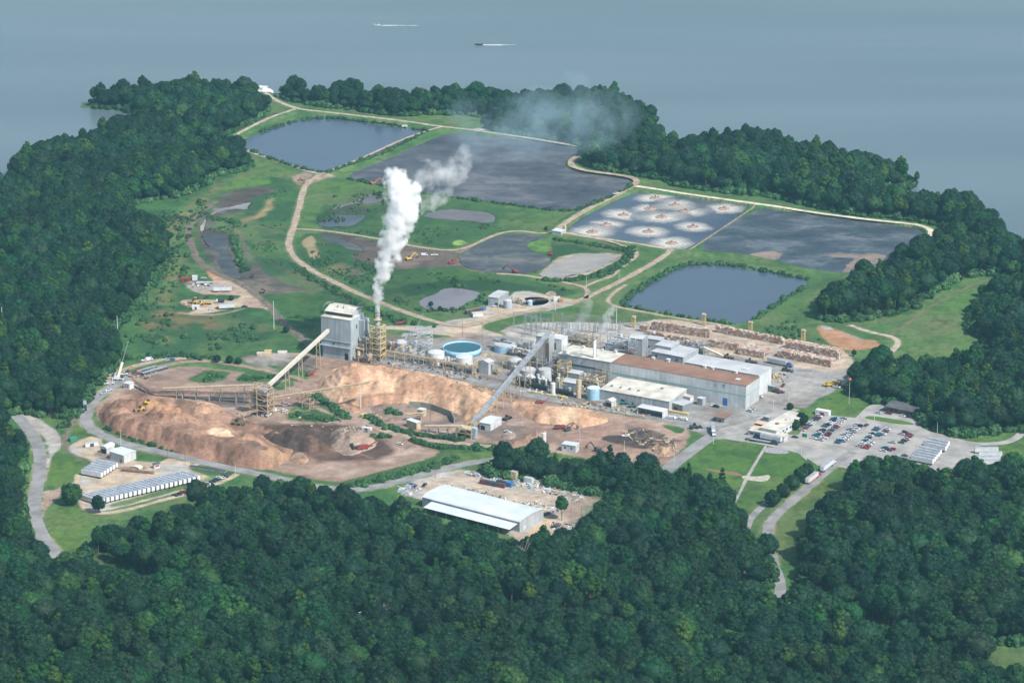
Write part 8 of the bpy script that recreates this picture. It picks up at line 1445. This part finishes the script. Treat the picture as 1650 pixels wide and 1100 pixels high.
# ================================================================ steam
def plume(name, label, pts, dens, vox, noise_s, lo, hi, col_=(1, 1, 1), anis=.2, cat='smoke', soft=2.0):
    """pts: (px, py, radius m, dy m) along the plume, dy = how far behind the stack it has drifted"""
    base = P(609.4, 579); b = mb(); rs = random.Random(len(name)+int(pts[0][0])); C_ = []
    for (x0, y0, r0, d0), (x1, y1, r1, d1) in zip(pts[:-1], pts[1:]):
        n = max(2, int(math.hypot(x1-x0, y1-y0)/2.2/max(1.2, min(r0, r1)*.45)))
        for k in range(n):
            u = k/n; C_.append((x0+(x1-x0)*u, y0+(y1-y0)*u, r0+(r1-r0)*u, d0+(d1-d0)*u))
    for x_, y_, r, dy in C_:
        for q in range(5 if r > 3 else 1):
            rr = r*(1 if q == 0 else rs.uniform(.35, .62)); t, ph = rs.uniform(0, 6.28), rs.uniform(-1, 1); off = 0 if q == 0 else r*rs.uniform(.45, .85)
            Yw = base.y+dy; d = Vector((x_-825, 0, 0))+cU*(550-y_)+cF*FPX; tt = Yw/d.y; c = Vector((d.x*tt+off*math.cos(t), Yw+off*math.sin(t)*.7, CAM_H+d.z*tt+off*ph))
            V, F = IV, IF; n = len(b.v); b.v += [tuple(c+Vector(v)*rr) for v in V]; b.f += [tuple(i+n for i in f) for f in F.tolist()]
    me = bpy.data.meshes.new(name); me.from_pydata(b.v, [], b.f); src = bpy.data.objects.new(name+'_form', me)
    vol = bpy.data.volumes.new(name); o = bpy.data.objects.new(name, vol); COL.objects.link(o)
    ng = bpy.data.node_groups.new(name, 'GeometryNodeTree'); ng.interface.new_socket('Geometry', in_out='INPUT', socket_type='NodeSocketGeometry'); ng.interface.new_socket('Geometry', in_out='OUTPUT', socket_type='NodeSocketGeometry')
    N, L = ng.nodes, ng.links; go = N.new('NodeGroupOutput'); oi = N.new('GeometryNodeObjectInfo'); oi.inputs['Object'].default_value = src
    mv = N.new('GeometryNodeMeshToVolume'); mv.resolution_mode = 'VOXEL_SIZE'; mv.inputs['Voxel Size'].default_value = vox; mv.inputs['Density'].default_value = 1.0; mv.inputs['Interior Band Width'].default_value = soft
    L.new(oi.outputs['Geometry'], mv.inputs['Mesh']); sm = N.new('GeometryNodeSetMaterial'); L.new(mv.outputs[0], sm.inputs[0])
    m = bpy.data.materials.new(name); m.use_nodes = True; T = m.node_tree; T.nodes.remove(T.nodes['Principled BSDF']); pv = T.nodes.new('ShaderNodeVolumePrincipled'); pv.inputs['Color'].default_value = (*col_, 1); pv.inputs['Anisotropy'].default_value = anis; pv.inputs['Density Attribute'].default_value = ''
    at = T.nodes.new('ShaderNodeAttribute'); at.attribute_name = 'density'; g = T.nodes.new('ShaderNodeNewGeometry'); ns = T.nodes.new('ShaderNodeTexNoise'); ns.inputs['Scale'].default_value = noise_s; ns.inputs['Detail'].default_value = 5; ns.inputs['Roughness'].default_value = .62; T.links.new(g.outputs['Position'], ns.inputs['Vector'])
    ad = T.nodes.new('ShaderNodeMath'); ad.operation = 'MULTIPLY_ADD'; ad.inputs[1].default_value = .9; T.links.new(at.outputs['Fac'], ad.inputs[0]); n5 = T.nodes.new('ShaderNodeMath'); n5.operation = 'MULTIPLY'; n5.inputs[1].default_value = 1.6; T.links.new(ns.outputs['Fac'], n5.inputs[0]); T.links.new(n5.outputs[0], ad.inputs[2])
    mr = T.nodes.new('ShaderNodeMapRange'); mr.inputs['From Min'].default_value = lo; mr.inputs['From Max'].default_value = hi; mr.inputs['To Max'].default_value = dens; T.links.new(ad.outputs[0], mr.inputs['Value'])
    gt = T.nodes.new('ShaderNodeMath'); gt.operation = 'GREATER_THAN'; gt.inputs[1].default_value = .001; T.links.new(at.outputs['Fac'], gt.inputs[0]); mu = T.nodes.new('ShaderNodeMath'); mu.operation = 'MULTIPLY'; T.links.new(mr.outputs[0], mu.inputs[0]); T.links.new(gt.outputs[0], mu.inputs[1])
    T.links.new(mu.outputs[0], pv.inputs['Density']); T.links.new(pv.outputs[0], T.nodes['Material Output'].inputs['Volume'])
    sm.inputs['Material'].default_value = m; L.new(sm.outputs[0], go.inputs[0]); md = o.modifiers.new('build', 'NODES'); md.node_group = ng; vol.materials.append(m)
    o['kind'] = 'stuff'; o['label'] = label; return o
plume('steam_plume', 'tall billowing white steam plume rising from the caged stack', [(608, 499, 1.5, 0), (609, 480, 3, 0), (613, 460, 4.6, 0), (620, 430, 6.2, 1), (629, 400, 8, 2), (640, 370, 10.5, 3), (649, 345, 12.2, 4), (652, 325, 12.2, 5), (644, 305, 10.5, 6), (637, 290, 9.0, 7), (634, 284, 7, 7)], .8, .9, .15, .84, 1.5, (1, 1, 1), 0.0, soft=5)
plume('drifting_steam', 'thinner white steam drifting right from the top of the plume', [(660, 330, 8, 6), (678, 330, 7.5, 8), (696, 324, 8, 10), (712, 316, 7, 10), (724, 306, 5, 11)], .20, .9, .17, .95, 1.9, soft=5)
plume('drifting_steam', 'loose steam puffs right of the main plume', [(660, 298, 6, 8), (676, 292, 7, 8), (692, 285, 8, 10), (710, 278, 10.5, 12), (728, 280, 11, 13), (742, 268, 9, 15), (748, 250, 7, 17), (752, 236, 6, 18)], .26, 1.0, .11, .9, 1.9, soft=7)
plume('thin_smoke', 'faint blue smoke trailing over the black pond towards the woods', [(742, 258, 12, 20), (762, 238, 18, 30), (790, 222, 24, 40), (830, 208, 28, 55), (880, 198, 30, 70), (940, 192, 28, 90), (1000, 190, 24, 110)], .032, 2.0, .035, .85, 2.1, (.66, .86, 1.0), soft=18)
def wisp(name, label, pts, dens, base):
    global P
    return plume(name, label, pts, dens, .6, .35, .55, .9, (1, 1, 1))
plume('steam_wisp', 'small white steam wisp from the slim white stack', [(959, 545, 1.4, -60), (964, 536, 2.4, -60), (972, 528, 3, -60), (979, 520, 3.2, -60), (976, 511, 3.2, -60), (984, 502, 3.4, -60), (990, 494, 2.6, -60)], .30, .5, .4, 1.0, 2.0, soft=2)
plume('steam_wisp', 'pale steam wisp in front of the switchyard', [(899, 560, 1.2, -60), (905, 548, 3, -60), (918, 536, 4.5, -60), (935, 520, 4, -60), (944, 500, 4.5, -60), (950, 482, 4, -60)], .09, .8, .2, .95, 2.0, soft=4)
plume('steam_wisp', 'tiny steam curl on the boiler house roof corner', [(521, 493, .8, 10), (526, 488, 1, 10), (540, 485, .7, 10)], .5, .4, .5, .9, 1.6)
# ================================================================ haze
def haze(dens=1.35e-4):
    m = bpy.data.materials.new('haze'); m.use_nodes = True; t = m.node_tree
    t.nodes.remove(t.nodes['Principled BSDF']); v = t.nodes.new('ShaderNodeVolumePrincipled')
    v.inputs['Color'].default_value = (.36, .78, 1.0, 1); v.inputs['Density'].default_value = dens; v.inputs['Anisotropy'].default_value = .1
    t.links.new(v.outputs[0], t.nodes['Material Output'].inputs['Volume'])
    b_ = mb(); b_.box(-7000, 7000, -2500, 7000, -6, 760); o = b_.build('haze', m); o['kind'] = 'stuff'
haze(3.6e-5)
